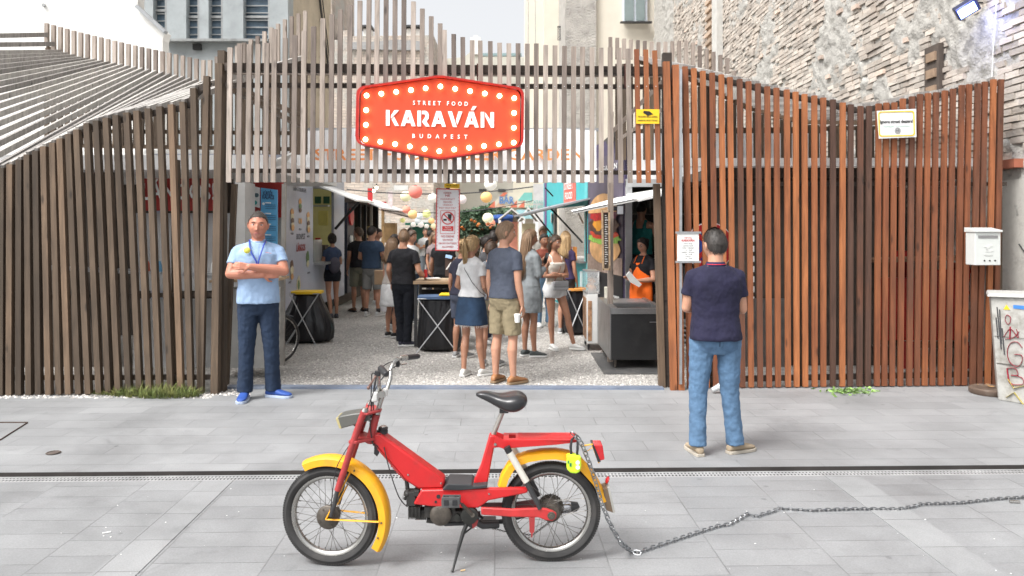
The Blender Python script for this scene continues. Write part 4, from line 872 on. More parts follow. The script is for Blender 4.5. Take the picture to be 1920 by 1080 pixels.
fit_text('BUDAPEST',.14,sgrey,t,tp(13.25,1.62,.006),xd,.55,off=.001); fit_text('LÁNGOS',.17,sredm,t,tp(13.25,1.42,.006),xd,.55,off=.003)
fit_text('LANGOSBURGER',.1,sgrey,t,tp(13.2,2.45,.006),xd,.8,off=.001)
for (y,z,s_) in ((13.2,1.75,'PIZZA'),(12.72,1.68,'PORK'),(13.72,1.62,'CHICKEN'),(12.6,.86,'BEEF'),(13.75,.95,'VEGAN'),(13.1,.55,'DESSERT')): fit_text(s_,.05,sgrey,t,tp(y,z,.006),xd,.16)
# hatch flap, strut, and rear axle
b=MB(); c=[V((TX,14.07,2.6)),V((TX,15.95,2.6)),V((-2.95,15.95,2.30)),V((-2.95,14.2,2.28))]; up=V((0,0,.03)); b.add(c+[p+up for p in c],[(0,1,2,3),(7,6,5,4),(0,4,5,1),(1,5,6,2),(2,6,7,3),(3,7,4,0)]); b.build('hatch',white,t)
b=MB(); b.tube([V((TX+.02,15.75,1.75)),V((-3.2,15.75,2.36))],.03,8); b.build('strut',black,t)
b=MB(); b.torus((TX-.15,15.9,.27),.2,.08,'X',24,8); b.cyl((TX-.2,15.9,.27),(TX-.08,15.9,.27),.15,16); b.build('wheel',rubber,t)
b=MB(); b.b2((TX-1.9,12.5,.0),(TX-.2,16.5,.27)); b.build('chassis',dk,t)
# ---- dark kiosk further left
t=thing('kiosk','dark framed kiosk with a copper coloured front beyond the grey food truck','kiosk',(TX,17,0))
b=MB(); b.b2((TX-.06,17.0,.28),(TX,17.75,2.35)); b.build('side_panel',M('navy_panel',(.02,.025,.04),.5),t)
b=MB(); b.b2((TX-.02,17.8,.45),(TX+.12,20.6,1.0)); b.build('front_panel',M('copper_panel',(.45,.23,.15),.4,.3,var=.1),t)
b=MB(); b.b2((TX-2,17,2.36),(TX+.05,21,2.5)); b.b2((TX-2,17.0,.3),(TX-1.9,21,2.4)); b.b2((TX-2,20.9,.3),(TX,21,2.4)); b.b2((TX-1.9,17,.0),(TX-.2,21,.4)); b.build('body',dk,t)
for y in (18.4,19.1,19.9,20.8): MB().b2((TX-.04,y,1.0),(TX+.02,y+.07,2.36)).build('post',black if y!=19.9 else M('pale_post',(.45,.42,.38),.6),t)
b=MB(); c=[V((TX,16.9,2.55)),V((TX,21,2.5)),V((-2.95,21,2.2)),V((-2.95,17.0,2.2))]; b.add(c+[p+up for p in c],[(0,1,2,3),(7,6,5,4),(0,4,5,1),(1,5,6,2),(2,6,7,3),(3,7,4,0)]); b.build('awning',M('awning_white',(.72,.72,.72),.6,var=.04,dirt=.2),t)
b=MB(); b.lathe((TX+.03,17.3,2.03),[(.001,-.02),(.2,-.02),(.2,.02),(.001,.02)],'X',20); b.build('round_sign',M('round_red',(.65,.03,.04),.4),t)
b=MB(); b.lathe((TX+.03,17.3,1.5),[(.001,-.02),(.1,-.02),(.1,.02),(.001,.02)],'X',20); b.build('round_sign',white,t)
b=MB()
for k in range(14): b.box((TX-.6+rw.random()*.4,18+k*.2,1.3+rw.random()*.6),(.1,.12,.2),t=rw.random())
b.build('shelf_goods',M('shelf_goods',(.35,.25,.12),.6,var=.5,vs=9,tint=.6),t)
# dark canopy beyond
t=thing('canopy','brown flat canopy jutting out beyond the dark kiosk','canopy',P(760,395,22))
b=MB(); b.add([P(715,392,22),P(772,408,20.5),P(755,398,26),P(718,394,26)]+[P(715,394,22),P(773,410,20.5),P(755,400,26),P(718,396,26)],[(0,1,2,3),(7,6,5,4),(0,4,5,1),(1,5,6,2),(2,6,7,3),(3,7,4,0)]); b.build('roof',M('brown_canopy',(.14,.11,.09),.8),t)
b=MB(); b.beam(P(718,480,22),P(718,394,22),.08,.08); b.b2(P(716,455,23),P(745,418,23.4)); b.build('frame',M('canopy_frame',(.35,.22,.10),.7,var=.3),t)
# row of far stalls
def stall(label,px0,px1,pyt,Y,roofm,bodym,gable=False):
    t=thing('market_stall',label,'market stall',P((px0+px1)/2,425+HC*F/Y,Y),group=None)
    a=P(px0,pyt,Y); c=P(px1,pyt,Y); dz=.35
    if gable:
        m_=(a+c)/2+V((0,0,dz)); e=V((0,2,0)); b=MB(); th_=V((0,0,.06)); pts=[a,m_,c]
        b.loft([[a,m_,c,c-th_,m_-th_,a-th_],[q+e for q in (a,m_,c,c-th_,m_-th_,a-th_)]]); b.build('roof',roofm,t)
    else:
        b=MB(); b.b2((a.x-.1,Y-.6,a.z-.05),(c.x+.1,Y+2,a.z+.05)); b.build('roof',roofm,t)
    b=MB(); b.b2((a.x,Y+.6,0),(c.x,Y+1.9,a.z-.1)); b.build('body',bodym,t)
    for x in (a.x+.05,c.x-.05): MB().b2((x-.04,Y-.04,0),(x+.04,Y+.04,a.z-.05)).build('post',white,t)
    b=MB(); b.b2((a.x+.1,Y,.9),(c.x-.1,Y+.4,.96)); b.build('counter',WT,t)
stall('green canvas stall far down the left row',768,800,420,30,M('green_canvas',(.05,.22,.16),.8),M('green_body',(.03,.13,.09),.8))
stall('white roofed stall behind the man in a white shirt',790,845,415,33,white,M('orange_body',(.5,.24,.06),.8,var=.3))
stall('small white gabled stall right of the shrub',934,985,410,24,M('pale_roof',(.6,.6,.58),.7),M('salmon_body',(.6,.25,.18),.8),True)
stall('white gabled stall frame in front of the bar sign',972,1010,412,20,M('pale_roof2',(.62,.62,.60),.7),M('cream_body',(.55,.48,.32),.8),True)
b=MB(); b.ell(P(944,410,27),(.62,.9,.16),20); tag(b.build('parasol',M('blue_canvas',(.04,.12,.42),.8),None,smooth=True),'blue parasol canopy beyond the shrub','parasol')
# bar board
t=thing('bar_building','bar hut with angled coral, cream and mint panels lettered BAR','bar hut',P(990,440,26))
Yb=26
def tri(pts,m,e=0,name='panel'):
    a=[P(x,y,Yb-e) for x,y in pts]; bk=[p+V((0,.02,0)) for p in a]; n=len(a)
    b=MB(); b.add(a+bk,[tuple(range(n)),tuple(range(2*n-1,n-1,-1))]+[(i,(i+1)%n,(i+1)%n+n,i+n) for i in range(n)]); return b.build(name,m,t)
coral=M('coral_paint',(.72,.20,.12),.7,var=.05); mint=M('mint_paint',(.20,.55,.50),.7,var=.05); crp=M('pale_cream_paint',(.72,.68,.56),.7,var=.05)
b=MB(); b.b2(P(962,560,Yb+.1),P(1022,340,Yb+2)); b.build('wall',crp,t)
tri([(916,389),(944,361),(1000,361),(1000,389)],crp,.05); tri([(916,389),(928,376),(928,389)],coral,.06); tri([(937,368),(944,361),(952,361),(945,368)],coral,.07); tri([(956,389),(969,376),(969,389)],coral,.07)
tri([(971,376),(983,361),(998,361),(998,376)],mint,.07); tri([(972,389),(983,376),(983,389)],coral,.08); tri([(984,376),(1000,376),(1000,389),(984,389)],crp,.08); tri([(928,389),(938,376),(950,389)],M('peach_paint',(.75,.5,.35),.7),.065)
tri([(968,410),(968,393),(1012,393),(1012,410)],M('sky_paint',(.35,.58,.62),.7),.08); tri([(1000,430),(1000,345),(1022,345),(1022,430)],M('pale_grey_paint',(.6,.6,.6),.7),.09)
fit_text('BÁR',.34,M('bar_blue',(.14,.26,.50),.6),t,P(950.5,376,Yb-.1),(1,0,0),28*Yb/1400,off=.012)
for i,s_ in enumerate(('COCKTAILS','CRAFT BEER')): fit_text(s_,.14,M('bar_green',(.25,.5,.45),.6),t,P(1004,379+i*9,Yb-.12),(1,0,0),36*Yb/1400,off=.004)
# ---- right container
def W(tt,z,e=0): return V((1.77-.174*tt-e,11.7+tt-e*.17,z))
turq=M('turquoise_paint',(.05,.42,.45),.4,var=.06,dirt=.12,dcol=(.2,.4,.42)); purp=M('purple_black_print',(.07,.055,.11),.5,var=.15)
t=thing('burger_container','turquoise container kitchen printed with a giant burger and open serving windows','food container',(1.8,11.7,0))
wxd=(W(0,0)-W(1,0)).normalized()
def wp(name,t0,t1,z0,z1,m,e=.0,th_=.05):
    b=MB(); o=[W(t0,z0,e),W(t1,z0,e),W(t1,z1,e),W(t0,z1,e)]; n_=V((1,.17,0)).normalized()*th_
    b.add(o+[p+n_ for p in o],[(0,1,2,3),(7,6,5,4),(0,4,5,1),(1,5,6,2),(2,6,7,3),(3,7,4,0)]); return b.build(name,m,t)
wp('wall',0,2.15,.15,3.25,purp); wp('wall',2.15,5.9,.15,1.14,turq); wp('wall',2.15,5.9,2.2,3.25,turq); wp('wall',4.75,5.9,1.14,2.2,turq)
wp('panel',2.1,2.3,.15,3.25,M('turquoise_light',(.12,.5,.52),.4),.012,.01); wp('panel',2.95,3.9,2.28,3.1,M('coral_panel',(.70,.16,.12),.5),.012,.01)
wp('panel',5.55,5.75,.15,3.2,M('purple_strip',(.14,.08,.2),.5),.012,.01)
fit_text('STREET',.2,white,t,W(3.42,2.62,.03),wxd,.7,off=.004); fit_text('FOOD',.2,white,t,W(3.42,2.42,.03),wxd,.6,off=.004)
wp('poster',.06,2.05,.2,3.0,M('poster_dark',(.10,.085,.12),.45,var=.25,vs=2),.014,.01)
wp('poster_foot',.06,2.05,.2,1.16,M('poster_black',(.012,.012,.014),.5),.022,.006)
wp('poster_board',.06,2.05,1.02,1.30,M('board_print',(.30,.22,.18),.5,var=.3,vs=14),.026,.004)
def blob(name,tc,zc,rt_,rz_,m,e,wav=.06,k=7,seed=0,y0=None):
    b=MB(); pl=[]
    for q in range(36):
        a_=q*PI/18; s=1+wav*math.sin(k*a_+seed)+wav*.5*math.sin(k*2.3*a_+seed*2); x=math.cos(a_)*rt_*s; z=math.sin(a_)*rz_*s
        if y0 is not None: z=max(z,y0)
        pl.append((x,z))
    b.prism(pl,W(tc,zc,e),wxd,(0,0,1),.003); return b.build(name,m,t)
bunp=M('poster_bun',(.66,.38,.17),.5,var=.25,vs=5)
blob('burger_print',1.02,1.42,.88,.24,bunp,.034,.03,3,1); blob('burger_print',1.02,1.60,.92,.10,M('poster_lettuce',(.25,.48,.08),.5,var=.4,vs=16),.038,.1,11,2); blob('burger_print',1.0,1.68,.80,.10,M('poster_tomato',(.55,.05,.02),.5,var=.3,vs=12),.042,.06,6,3)
blob('burger_print',1.02,1.82,.86,.17,M('poster_patty',(.085,.04,.03),.5,var=.5,vs=18,bump=0),.046,.06,9,1); blob('burger_print',1.25,1.86,.34,.13,M('poster_cheese',(.75,.32,.03),.5,var=.2),.050,.10,5,4); blob('burger_print',1.35,1.99,.42,.09,M('poster_jam',(.42,.02,.02),.5,var=.5,vs=16),.054,.08,7,2)
blob('burger_print',.6,2.0,.42,.08,M('poster_onion',(.20,.05,.10),.5,var=.4,vs=20),.054,.12,8,2); blob('burger_print',1.02,2.06,.84,.30,bunp,.058,.02,2,0,y0=-.02)
fit_text('Bringes Burger',.13,white,t,W(1.15,.62,.03),wxd,1.0,off=.001) if False else None
fit_text('HUNGARIAN',.13,white,t,W(.95,2.78,.03),wxd,1.3,off=.001); fit_text('burger',.14,white,t,W(.45,.66,.03),wxd,.5,off=.001)
b=MB(); c=W(1.35,.92,.03); b.lathe(c,[(.001,-.004),(.1,-.004),(.1,.004),(.001,.004)],'X',20); b.build('round_badge',white,t)
# window room of turquoise part
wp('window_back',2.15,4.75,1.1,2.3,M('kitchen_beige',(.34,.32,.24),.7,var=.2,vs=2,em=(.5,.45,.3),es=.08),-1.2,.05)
wp('sill',2.15,4.75,1.12,1.16,steel,.14,.16)
for i,cl in enumerate(((.65,.25,.05),(.6,.03,.12),(.75,.6,.1),(.3,.45,.05),(.4,.1,.3))): wp('menu_card',2.3+i*.38,2.3+i*.38+.30,1.17,1.42,M('menu_card_%d'%i,cl,.6,var=.3,vs=20),.16,.006)
wp('paper_notice',3.0,3.5,1.7,2.0,paper,-1.1,.01)
wp('frame_post',2.12,2.2,1.14,2.2,dsteel,.02,.06); wp('frame_post',4.7,4.8,1.14,2.2,steel,.02,.06)
for k,(s_,zc) in enumerate((('10%',.95),)): pass
for k in range(7): MB().tube([W(2.5+k*.42,.2,.014),W(2.5+k*.42,.2+(.4 if k%2 else .75),.014)],.03,6,el=.3).build('white_stripe',white,t)
b=MB(); b.lathe(W(4.95,2.0,.03),[(.001,-.01),(.12,-.01),(.12,.01),(.001,.01)],'X',18); b.build('round_badge',white,t)
# hatches
def plate(name,pts,m,th_=.03,par=None):
    n_=(pts[1]-pts[0]).cross(pts[3]-pts[0]).normalized()*th_; b=MB(); b.add(pts+[p+n_ for p in pts],[(0,1,2,3),(7,6,5,4),(0,4,5,1),(1,5,6,2),(2,6,7,3),(3,7,4,0)]); return b.build(name,m,par or t)
plate('hatch',[W(1.9,2.3),W(4.9,2.25),P(985,405,16.2),P(964,407,13.9)],M('hatch_grey',(.30,.31,.33),.5,var=.05))
for (a,c_) in ((W(2.4,1.5,.02),P(1030,388,14.5)),(W(4.5,1.5,.02),P(1000,396,15.5))): b=MB(); b.tube([a,c_],.018,6); b.build('strut',black,t)
b=MB(); b.tube([P(1022,352,14),P(1037,368,14)],.015,6); b.build('antenna',black,t)
# open kitchen end
alu=M('aluminium_frame',(.55,.56,.57),.35,.7)
b=MB(); b.b2((1.77,11.62,.4),(1.87,11.72,2.52)); b.b2((1.77,11.6,2.42),(4.8,11.72,2.54)); b.build('door_frame',alu,t)
kd=M('kitchen_dark',(.075,.07,.06),.7,var=.3,vs=3)
b=MB(); b.b2((1.87,13.9,.4),(4.8,14,2.9)); b.b2((4.75,11.72,.4),(4.8,13.9,2.9)); b.b2((1.87,11.72,.35),(4.8,14,.45)); b.b2((1.6,11.65,3.2),(4.85,14.1,3.3)); b.build('kitchen_shell',kd,t)
b=MB(); b.b2((1.8,11.6,2.54),(4.8,11.66,3.25)); b.build('fascia',M('fascia_white',(.6,.6,.6),.6,dirt=.2),t)
rn=random.Random(2)
b=MB()
for z in (1.15,1.65,2.05):
    b.b2((1.95,13.5,z-.03),(4.7,13.85,z),t=.5)
    for k in range(16): x=2.0+k*.17; b.lathe((x,13.62,z),[(.03,0),(.045,.0),(.045,rn.uniform(.1,.22)),(.02,rn.uniform(.22,.26))],n=8,t=rn.random())
b.build('kitchen_shelf',M('kitchen_goods',(.22,.21,.19),.35,.4,var=.4,vs=10,tint=.7),t)
b=MB(); b.b2((1.9,12.6,.45),(4.7,13.2,1.12)); b.build('worktop',steel,t)
b=MB(); b.lathe((2.5,13.0,1.12),[(.09,0),(.1,.02),(.1,.25),(.001,.25)],n=16); b.build('pot',chrome,t)
kl=P(1208,465,13.3); b=MB(); b.ell(kl,(.035,.035,.035)); b.build('lamp_bulb',M('warm_kitchen_bulb',(1,.85,.4),.3,em=(1,.8,.35),es=5),t)
plate('hatch',[P(1246,362,9.7),P(1196,374,9.9),P(1172,364,11.75),P(1246,352,11.75)],white,.03)
t=thing('serving_flap','long white serving flap raised on the container front by the gate','flap',P(1140,385,10.8))
plate('flap',[P(1200,371,10.5),P(1074,396,10.7),P(1108,384,12.3),P(1172,366,11.9)],white,.035,t)
b=MB(); b.tube([P(1072,396,10.7),P(1200,370,10.5)],.012,6); b.tube([P(1083,398,11),P(1093,418,11.4)],.015,6); b.build('edge_rail',alu,t)
# black floodlight hanging by flap
t=thing('work_lamp','small black square work lamp below the white serving flap','lamp',P(1160,395,10.2)); b=MB(); b.box(P(1163,394,10.2),(.10,.05,.13)); b.box(P(1152,391,10.2),(.06,.06,.06)); b.build('housing',black,t,bevel=.005); b=MB(); b.box(P(1163,394,10.17),(.08,.01,.11)); b.build('lens',M('lamp_grey_lens',(.35,.36,.38),.2),t)
# wooden post in front of poster + framed price strip
t=thing('timber_post','slim weathered timber post standing in front of the burger picture','post',P(1144,570,9.9)); b=MB(); b.beam(P(1144,690,9.9),P(1145,210,9.9),.07,.07,t=.5); b.build('post',WG,t)
t=thing('price_board','narrow wooden framed price board hung on the timber post','menu board',P(1137,505,9.8))
plate('panel',[P(1133,503,9.8),P(1141,503,9.8),P(1140,399,9.8),P(1131,399,9.8)],dk,.01,t); b=MB()
for a,c_ in (((1131,507),(1129,394)),((1143,507),(1142,394)),((1129,396),(1143,396)),((1130,505),(1144,505))): b.beam(P(*a,9.78),P(*c_,9.78),.022,.03,t=.6)
b.build('frame',WT,t)
b=MB()
for k in range(22): b.beam(P(1134,404+k*4.3,9.775),P(1134+3+3*((k*7)%3)/2,404+k*4.3,9.775),.008,.003)
b.build('text_line',paper,t)
# ---- dark kiosks behind the right fence
t=thing('shop_kiosk','dark kiosk with white price tags behind the orange fence','kiosk',(3.9,10.2,0))
b=MB(); b.b2((2.55,9.7,0),(4.9,9.8,2.42)); b.b2((2.55,9.5,2.42),(5.8,12.5,2.55)); b.b2((5.0,11.5,0),(5.8,11.6,2.4)); b.build('wall',dk,t)
b=MB(); b.b2((1.9,9.35,2.555),(5.8,9.5,2.66)); b.build('roof_edge',white,t)
b=MB()
for k in range(14): b.b2(P(1408,385+k*19,9.66),P(1414,396+k*19,9.67))
b.build('price_tag',paper,t)
b=MB()
for k in range(4): b.b2(P(1393,522+k*17,9.66),P(1399,534+k*17,9.67))
b.build('orange_tag',M('orange_tag',(.6,.25,.06),.6),t)
b=MB(); b.b2(P(1380,560,9.62),P(1470,700,9.66)); b.build('front_panel',M('kiosk_grey',(.13,.12,.11),.7,var=.3),t)
t=thing('round_sign','round red rimmed sign with blue cross bars behind the orange fence','sign',P(1330,462,9.2)); c=P(1330,462,9.2)
b=MB(); b.lathe(c,[(.001,-.01),(.285,-.01),(.285,.01),(.001,.01)],'Y',40); b.build('disc',M('sign_blue',(.03,.08,.40),.4),t)
b=MB(); b.loft([[c+V((math.cos(a*PI/20)*q,e,math.sin(a*PI/20)*q)) for a in range(40)] for q,e in ((.285,.005),(.285,-.02),(.20,-.02),(.20,.005))],False,closed=True); b.build('rim',M('sign_red',(.50,.015,.02),.4),t)
b=MB(); b.beam(c+V((-.19,-.013,-.19)),c+V((.19,-.013,.19)),.05,.01); b.beam(c+V((.19,-.013,-.19)),c+V((-.19,-.013,.19)),.05,.01); b.build('cross_bar',MC['sign_red'],t)
b=MB(); b.loft([[c+V((math.cos(a*PI/20)*q,e,math.sin(a*PI/20)*q)) for a in range(40)] for q,e in ((.297,.0),(.297,-.012),(.285,-.012),(.285,.0))],False,closed=True); b.build('white_edge',white,t)
t=thing('red_counter','bright red counter panels standing behind the right end of the fence','counter',(4.9,9.6,0))
hot=M('hot_red_panel',(.42,.014,.008),.5,var=.3,vs=3)
b=MB(); b.b2(P(1560,600,9.75),P(1700,470,9.8)); b.build('back_cloth',M('dim_red_cloth',(.30,.01,.01),.8,var=.4,vs=6),t)
for k,(xa,xb,ya) in enumerate(((1655,1716,520),(1722,1790,505),(1796,1890,492))): MB().b2(P(xa,638,9.6),P(xb,ya,9.7)).build('front_panel',hot,t)
for a_,c_ in ((P(1690,720,9.5),P(1720,640,9.55)),(P(1600,700,9.9),P(1612,500,9.95)),(P(1800,712,9.5),P(1812,640,9.55))): MB().b2(a_,c_).build('leg',M('red_leg',(.35,.02,.02),.5),t)
b=MB(); b.b2(P(1640,652,9.55),P(1840,640,9.95)); b.build('shelf',dk,t)
b=MB(); b.beam(P(1620,488,9.5),P(1900,480,9.5),.04,.5); b.build('counter_top',M('counter_brown',(.18,.10,.06),.6),t)
MB().b2((5.0,11.2,0),(5.8,11.3,2.4)).build('back_panel',dk,t)
t=thing('striped_chair_stack','metal slatted chair folded behind the right gate post','folding chair',P(1285,700,8.9)); b=MB()
for k in range(9): b.beam(P(1279,600+k*9,8.9),P(1292,604+k*9,8.9),.025,.02)
b.beam(P(1278,590,8.9),P(1281,700,8.9),.02,.02); b.beam(P(1293,594,8.9),P(1296,705,8.9),.02,.02); b.build('frame',M('chair_grey_metal',(.4,.4,.4),.4,.6),t); t.name='folding_chair'
# ---- shrub and far tree
def crown(name,label,base,c,rad,n,m,leaf,seed,stem=.05,flow=None,grp=None):
    t=thing(name,label,'shrub' if 'shrub' in name else 'tree',base); rn=random.Random(seed)
    cl=[V((rn.gauss(0,.45)*rad[0],rn.gauss(0,.45)*rad[1],rn.gauss(0,.45)*rad[2])) for _ in range(40)]
    b=MB(); 
    for i in range(n):
        q=rn.choice(cl)+V((rn.gauss(0,.13)*rad[0],rn.gauss(0,.13)*rad[1],rn.gauss(0,.13)*rad[2])); p=c+q
        u=V((rn.gauss(0,1),rn.gauss(0,1),rn.gauss(0,.6))).normalized(); v=u.cross(V((rn.gauss(0,1),rn.gauss(0,1),rn.gauss(0,1)))).normalized(); s=rn.uniform(.6,1.3)*leaf
        b.add([p-u*s,p+v*s*.4,p+u*s,p-v*s*.4],[(0,1,2,3)],rn.random())
    b.build('crown',m,t,recalc=False)
    b=MB(); b.tube([V(base),V(base).lerp(c,.6),c],[stem,stem*.8,stem*.4],8)
    for q in cl[:12]: b.tube([V(base).lerp(c,.6),c+q*.5,c+q],[stem*.5,stem*.3,stem*.12],5)
    b.build('trunk',M('bark',(.12,.09,.06),.9,var=.3),t)
    if flow:
        b=MB()
        for i in range(90): q=rn.choice(cl)*1.1; b.ell(c+q+V((0,-.2,.1)),(.035,.035,.03),6)
        b.build('blossom',flow,t)
    return t
Ys=15.5; base=P(895,425,Ys); base.z=0
crown('potted_shrub','dense dark leafy shrub with a few orange blossoms behind the blond woman',base,P(893,442,Ys),(.46,.35,.22),9000,M('dark_leaf',(.06,.10,.055),.55,var=.3,tint=.6),.045,5,flow=M('orange_blossom',(.7,.25,.06),.6))
Yt=33; base=P(910,425,Yt); base.z=0
crown('leafy_tree','green tree rising behind the orange lantern and bar sign',base,P(914,408,Yt),(1.5,1.0,.45),6000,M('mid_leaf',(.11,.19,.11),.6,var=.3,tint=.5),.10,6,stem=.12)
# ================================================================ LANTERNS
lan=[(779,360,13,15,(.80,.05,.03),'bright red paper lantern hanging left of the warning board'),(761,368,10.5,16.5,(.85,.80,.45),'pale yellow paper lantern tucked behind the bright red one'),(812,371,10,16,(.85,.84,.78),'white paper lantern just left of the warning board edge'),(866,374,9,16,(.80,.66,.68),'pinkish white paper lantern just right of the warning board'),(912,370,11,15,(.85,.40,.05),'orange paper lantern above the shrub'),(915,409,10.5,17,(.85,.80,.50),'cream paper lantern above the orange red one at the shrub'),(920,419,9,18,(.75,.14,.04),'orange red paper lantern low behind the shrub'),(920,346,12,14,(.84,.82,.75),'large white paper lantern half hidden by the batten ends'),
(762,393,8,20,(.78,.12,.06),'coral paper lantern at the end of the brown canopy'),(774,402,9,19.5,(.82,.45,.10),'amber paper lantern overlapping the coral one'),(800,401,8,21,(.72,.75,.20),'lime yellow paper lantern left of the warning board'),(786,405,7,22,(.60,.68,.72),'pale blue paper lantern between amber and lime ones'),(783,414,6,24,(.58,.66,.72),'small pale blue paper lantern below its larger twin'),(755,413,5,25,(.72,.72,.18),'tiny yellow green lantern over the green stall'),(809,414,6,24,(.82,.42,.10),'small amber lantern beside the warning board'),(775,421,5,27,(.8,.8,.76),'small white lantern leftmost of the low white row'),(789,421,6,26,(.82,.8,.78),'slightly larger white lantern in the middle of the low row'),(800,424,4.5,28,(.8,.8,.74),'tiny white lantern at the right of the low white row'),(813,424,5.5,26,(.78,.78,.45),'small yellowish lantern touching the warning board edge'),(852,351,8,15,(.82,.50,.12),'amber lantern peeking over the warning board')]
proto=None
for (x,y,r,Y,c,lab) in lan:
    c=tuple(lerp(q,w_,.22) for q,w_ in zip(c,(.85,.80,.68)))
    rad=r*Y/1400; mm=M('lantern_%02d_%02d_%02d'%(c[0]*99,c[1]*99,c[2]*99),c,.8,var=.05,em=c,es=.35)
    p=P(x,y,Y); t=thing('paper_lantern',lab,'lantern',p+V((0,0,rad)),group='paper lanterns strung over the courtyard')
    b=MB(); prof=[]
    for k in range(25):
        a_=-PI/2+PI*k/24; rr=max(.18,math.cos(a_))*(1-.025*(k%2)); prof.append((rad*rr,rad*math.sin(a_)*.93))
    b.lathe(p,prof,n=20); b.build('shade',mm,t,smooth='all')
    b=MB(); b.lathe(p+V((0,0,rad*.93)),[(rad*.2,0),(rad*.2,.012),(.001,.014)],n=12); b.build('cap',black,t)
def sag(a,c,s=.2,n=12): return [a.lerp(c,i/n)-V((0,0,s*4*(i/n)*(1-i/n))) for i in range(n+1)]
for a,c,lab in ((P(650,355,15),P(1000,350,15),'black festoon cable nearest the gate carrying the big lanterns'),(P(700,392,20),P(1000,376,20),'black festoon cable farther back over the stalls')):
    b=MB(); b.tube(sag(a,c,.12 if a.y<17 else .2),.012,5); tag(b.build('festoon_cable',black),lab,'cable')
for i,(x,y) in enumerate(((701,358),(706,352))):
    t=thing('festoon_bulb',('lit round bulb hanging lower of the two beside the awning','lit round bulb hanging higher of the two beside the awning')[i],'light bulb',P(x,y,15)); b=MB(); b.ell(P(x,y,15),(.03,.03,.035)); b.build('bulb',M('festoon_lit',(1,.9,.7),.3,em=(1,.85,.6),es=5),t); b=MB(); b.cyl(P(x,y-3,15),P(x,y-7,15),.015,8); b.build('socket',black,t)
# red sign far
for (px,py,w_,h_,Y,m_,lab) in ((694+155*0,368,9,30,18,redm,'narrow red vertical banner above the dark kiosk'),(720,386,9,16,23,redm,'small red board above the brown canopy'),(752,352,26,9,17,paper,'small white strip notice hung left of the red lantern'),(732,375,8,32,19,M('striped_banner',(.6,.5,.5),.7,var=.4,vs=10),'pale striped banner behind the awning')):
    if w_: b=MB(); b.box(P(px,py,Y),(w_*Y/1400,.02,h_*Y/1400)); tag(b.build('banner',m_),lab,'banner')
# ================================================================ MOPED
mo=thing('moped','red and yellow single seat moped with chrome bars parked on its kickstand','moped',G(870,1052,SZ))
def mp(px,py,lat=0.0): return P(px,py,4.05+.05*(px-620)/410+lat)
t8=math.tan(R(8)); Xc=(620-960)*4.05/F
def mf(px,py,lat=0.0):
    Y=(4.05+t8*Xc)/(1+t8*(px-960)/F)+lat; return P(px,py,Y)
def mprism(name,pts,lat0,lat1,m,f=mp,bevel=.004,smooth=False,par=None):
    """outline given on the near side, pushed straight back to lat1"""
    a=[f(x,y,lat0) for x,y in pts]; bk=[p+V((0,lat1-lat0,0)) for p in a]; n=len(a)
    b=MB(); b.add(a+bk,[tuple(range(n)),tuple(range(2*n-1,n-1,-1))]+[(i,(i+1)%n,(i+1)%n+n,i+n) for i in range(n)]); return b.build(name,m,par or mo,bevel=bevel,smooth=smooth)
tyre=rubber; spm=M('spoke_steel',(.16,.15,.14),.35,.8)
